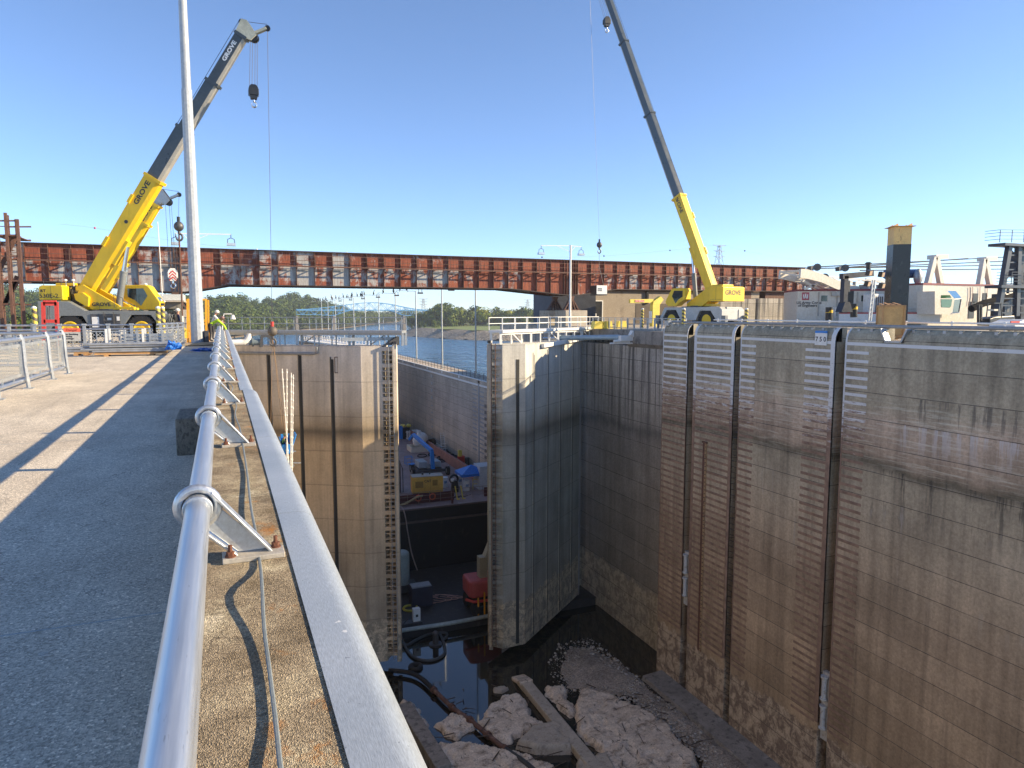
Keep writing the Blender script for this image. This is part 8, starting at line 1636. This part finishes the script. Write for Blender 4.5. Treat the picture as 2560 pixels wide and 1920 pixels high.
protos = {}
def tree(x, y, z, sc, vi, leafm, label, group, rot):
    key = (vi, leafm.name)
    if key not in protos:
        h, w, V = variants[vi]; t = thing('tree', label, 'tree', (0, 0, 0)); c = np_mesh('crown', V, quads(V), leafm, parent=t); tr = trunk_mb(h).build('trunk', BARK, t); protos[key] = t
    else:
        p = protos[key]; t = bpy.data.objects.new('tree', None); COL.objects.link(t)
        for ch in p.children: c = ch.copy(); COL.objects.link(c); c.parent = t
    t.location = (x, y, z); t.rotation_euler = (0, 0, rot); t.scale = (sc, sc, sc*rg.uniform(0.9, 1.1)); tag(t, label, 'tree', group); return t
# hillside wood behind, one mass (crowns set one by one over the slope)
VA = []
for row, off in enumerate((268, 244, 220, 197, 175, 153, 132, 112, 93, 75, 58, 42, 28)):
    px = -260.0
    while px < 1000:
        px += 12.5*640/float(shore_d(px)); pxx = px+rg.uniform(-7, 7); dep = float(shore_d(pxx))+off+rg.uniform(-11, 11); u_, v_ = bear(pxx); x, y = u_*dep, v_*dep
        h, w, V = variants[rg.integers(0, 7)]; sc = rg.uniform(0.8, 1.2)*(1 if row else 0.95); zg = float(hill_z(pxx, dep))-1.5
        a = rg.uniform(0, 6.28); ca, sa_ = math.cos(a), math.sin(a); U = V.reshape(-1, 4, 3)[rg.permutation(620)[:300]].reshape(-1, 3)*sc*np.array([1.15, 1.15, 1.0])
        VA.append(np.stack([U[:, 0]*ca-U[:, 1]*sa_+x, U[:, 0]*sa_+U[:, 1]*ca+y, U[:, 2]+zg], 1))
VA = np.concatenate(VA); tag(np_mesh('hillside_forest', VA, quads(VA), LEAF), 'dense green wood covering the hillside beyond the sandy river bank', 'woods', kind='stuff')
# far low woods behind the truss bridge
VF = []
for row, dep in enumerate((1650, 1500, 1380)):
    for px in np.arange(840, 1330, 5.0):
        pxx = px+rg.uniform(-3, 3); dd = dep+rg.uniform(-40, 40); r_ = _ray(pxx, 782); k = dd/F; x, y = r_[0]*k, r_[1]*k
        if 952 < pxx < 1004 and row == 2: continue
        h, w, V = variants[rg.integers(0, 7)]; sc = rg.uniform(0.9, 1.4); U = V.reshape(-1, 4, 3)[:170].reshape(-1, 3)*sc*np.array([1.5, 1.2, 1.0]); VF.append(U+np.array([x, y, -20+(6 if row == 0 else 0)]))
VF = np.concatenate(VF); tag(np_mesh('far_forest', VF, quads(VF), LEAF), 'low distant wood on the horizon behind the blue truss bridge', 'woods', kind='stuff')
# single trees along the sandy shore and on the right bank
for i in range(64):
    px = rg.uniform(-60, 940); dep = float(shore_d(px))+rg.uniform(8, 60); r_ = _ray(px, 782); k = dep/F; x, y = r_[0]*k, r_[1]*k; D = sdist(LBP, np.array([[x]]), np.array([[y]]))[0, 0]
    if D < 9: continue
    m = LEAFY if rg.random() < 0.42 else LEAF
    tree(x, y, lbz(x, y, dep, px)-0.8, rg.uniform(0.7, 1.15), int(rg.integers(0, 7)), m, 'yellow green tree along the sandy river shore' if m is LEAFY else 'dark green tree along the sandy river shore', 'trees along the sandy shore', rg.uniform(0, 6.28))
for i in range(8):
    px = rg.uniform(10, 100); dep = rg.uniform(150, 230); r_ = _ray(px, 782); k = dep/F; tree(r_[0]*k, r_[1]*k, -12, rg.uniform(0.5, 0.68), int(rg.integers(0, 7)), LEAFY if i % 2 else LEAF, 'bushy tree close behind the crane and stair tower' if i % 2 else 'darker bushy tree close behind the crane and stair tower', 'trees behind the yellow crane', rg.uniform(0, 6.28))
hp = [(1018, 788), (1050, 784), (1080, 778), (1100, 764), (1120, 762), (1150, 772), (1200, 769), (1250, 774), (1300, 771), (1360, 774), (1420, 772), (1500, 774), (1600, 776)]
for i in range(150):
    px = 1022+rg.random()*560 if i > 20 else 1030+rg.random()*130; dep = 790+rg.uniform(0, 120)-(0 if px > 1060 else -40); r_ = _ray(px, 782); k = dep/F; x, y = r_[0]*k, r_[1]*k
    zt = EYE+(782-float(np.interp(px, [p[0] for p in hp], [p[1] for p in hp])))/F*dep; vi = int(rg.integers(0, 7)); h = variants[vi][0]; sc = max(0.35, (zt+14.0)/h*rg.uniform(0.8, 1.12))
    sc *= 1.18; tree(x, y, -14.0-h*sc*0.17, sc, vi, LEAF if rg.random() < 0.75 else LEAFY, 'green tree in the row behind the mown grassy bank', 'trees on the mown bank', rg.uniform(0, 6.28))
for px, dep, sc in ((1048, 760, 0.42), (1085, 745, 0.55), (1096, 750, 0.5), (1028, 775, 0.3), (1062, 765, 0.32)): r_ = _ray(px, 782); k = dep/F; tree(r_[0]*k, r_[1]*k, -16.2, sc, 2, LEAF, 'small dark bush at the grassy point across the river', 'bushes on the grassy point', px)
q = atz(1117, 815, -14.2); t = thing('bank_sign', 'small white notice board on two legs on the grassy bank', 'sign', tuple(q)); b = MB(); b.bb(q.x-1.6, q.x+1.6, q.y, q.y+0.2, q.z+1.5, q.z+4.2); b.build('board', WHITE, t); b = MB(); b.bb(q.x-1.3, q.x-1.0, q.y+0.21, q.y+0.4, q.z-0.5, q.z+4); b.bb(q.x+1.0, q.x+1.3, q.y+0.21, q.y+0.4, q.z-0.5, q.z+4); b.build('leg', STEEL, t)
for px, m, lab in ((1165, RED, 'red parked car on the far grassy bank'), (1180, WHITE, 'white parked car next to the red one on the far bank'), (1192, WHITE, 'white parked van at the right end of the far car row')):
    q = atz(px, 812.5, -14.0); t = thing('parked_car', lab, 'car', tuple(q)); x, y, z = q; b = MB(); b.prism([(x-2.3, z+0.4), (x-2.2, z+1.0), (x-1.1, z+1.1), (x-0.5, z+1.7), (x+1.0, z+1.7), (x+1.6, z+1.1), (x+2.2, z+1.0), (x+2.3, z+0.4)], 'y', y, y+1.8); b.build('body', m, t); b = MB()
    for dx in (-1.4, 1.4): b.cyl((x+dx, y-0.05, z+0.35), (x+dx, y+0.2, z+0.35), 0.35, n=10)
    b.build('wheel', BLACK, t)

# ---------------------------------------------------------------- summer haze over the valley
b = MB(); b.bb(-3500, 3500, -40, 6000, -31, 130); hz_ = b.build('haze', None, kind='stuff')
hm = bpy.data.materials.new('haze'); hm.use_nodes = True; ht = hm.node_tree; ht.nodes.remove(ht.nodes['Principled BSDF']); pv = ht.nodes.new('ShaderNodeVolumePrincipled')
pv.inputs['Color'].default_value = (0.80, 0.88, 1.0, 1); pv.inputs['Density'].default_value = 0.00015; pv.inputs['Anisotropy'].default_value = 0.2
ht.links.new(pv.outputs[0], ht.nodes['Material Output'].inputs['Volume']); hz_.data.materials.clear(); hz_.data.materials.append(hm)
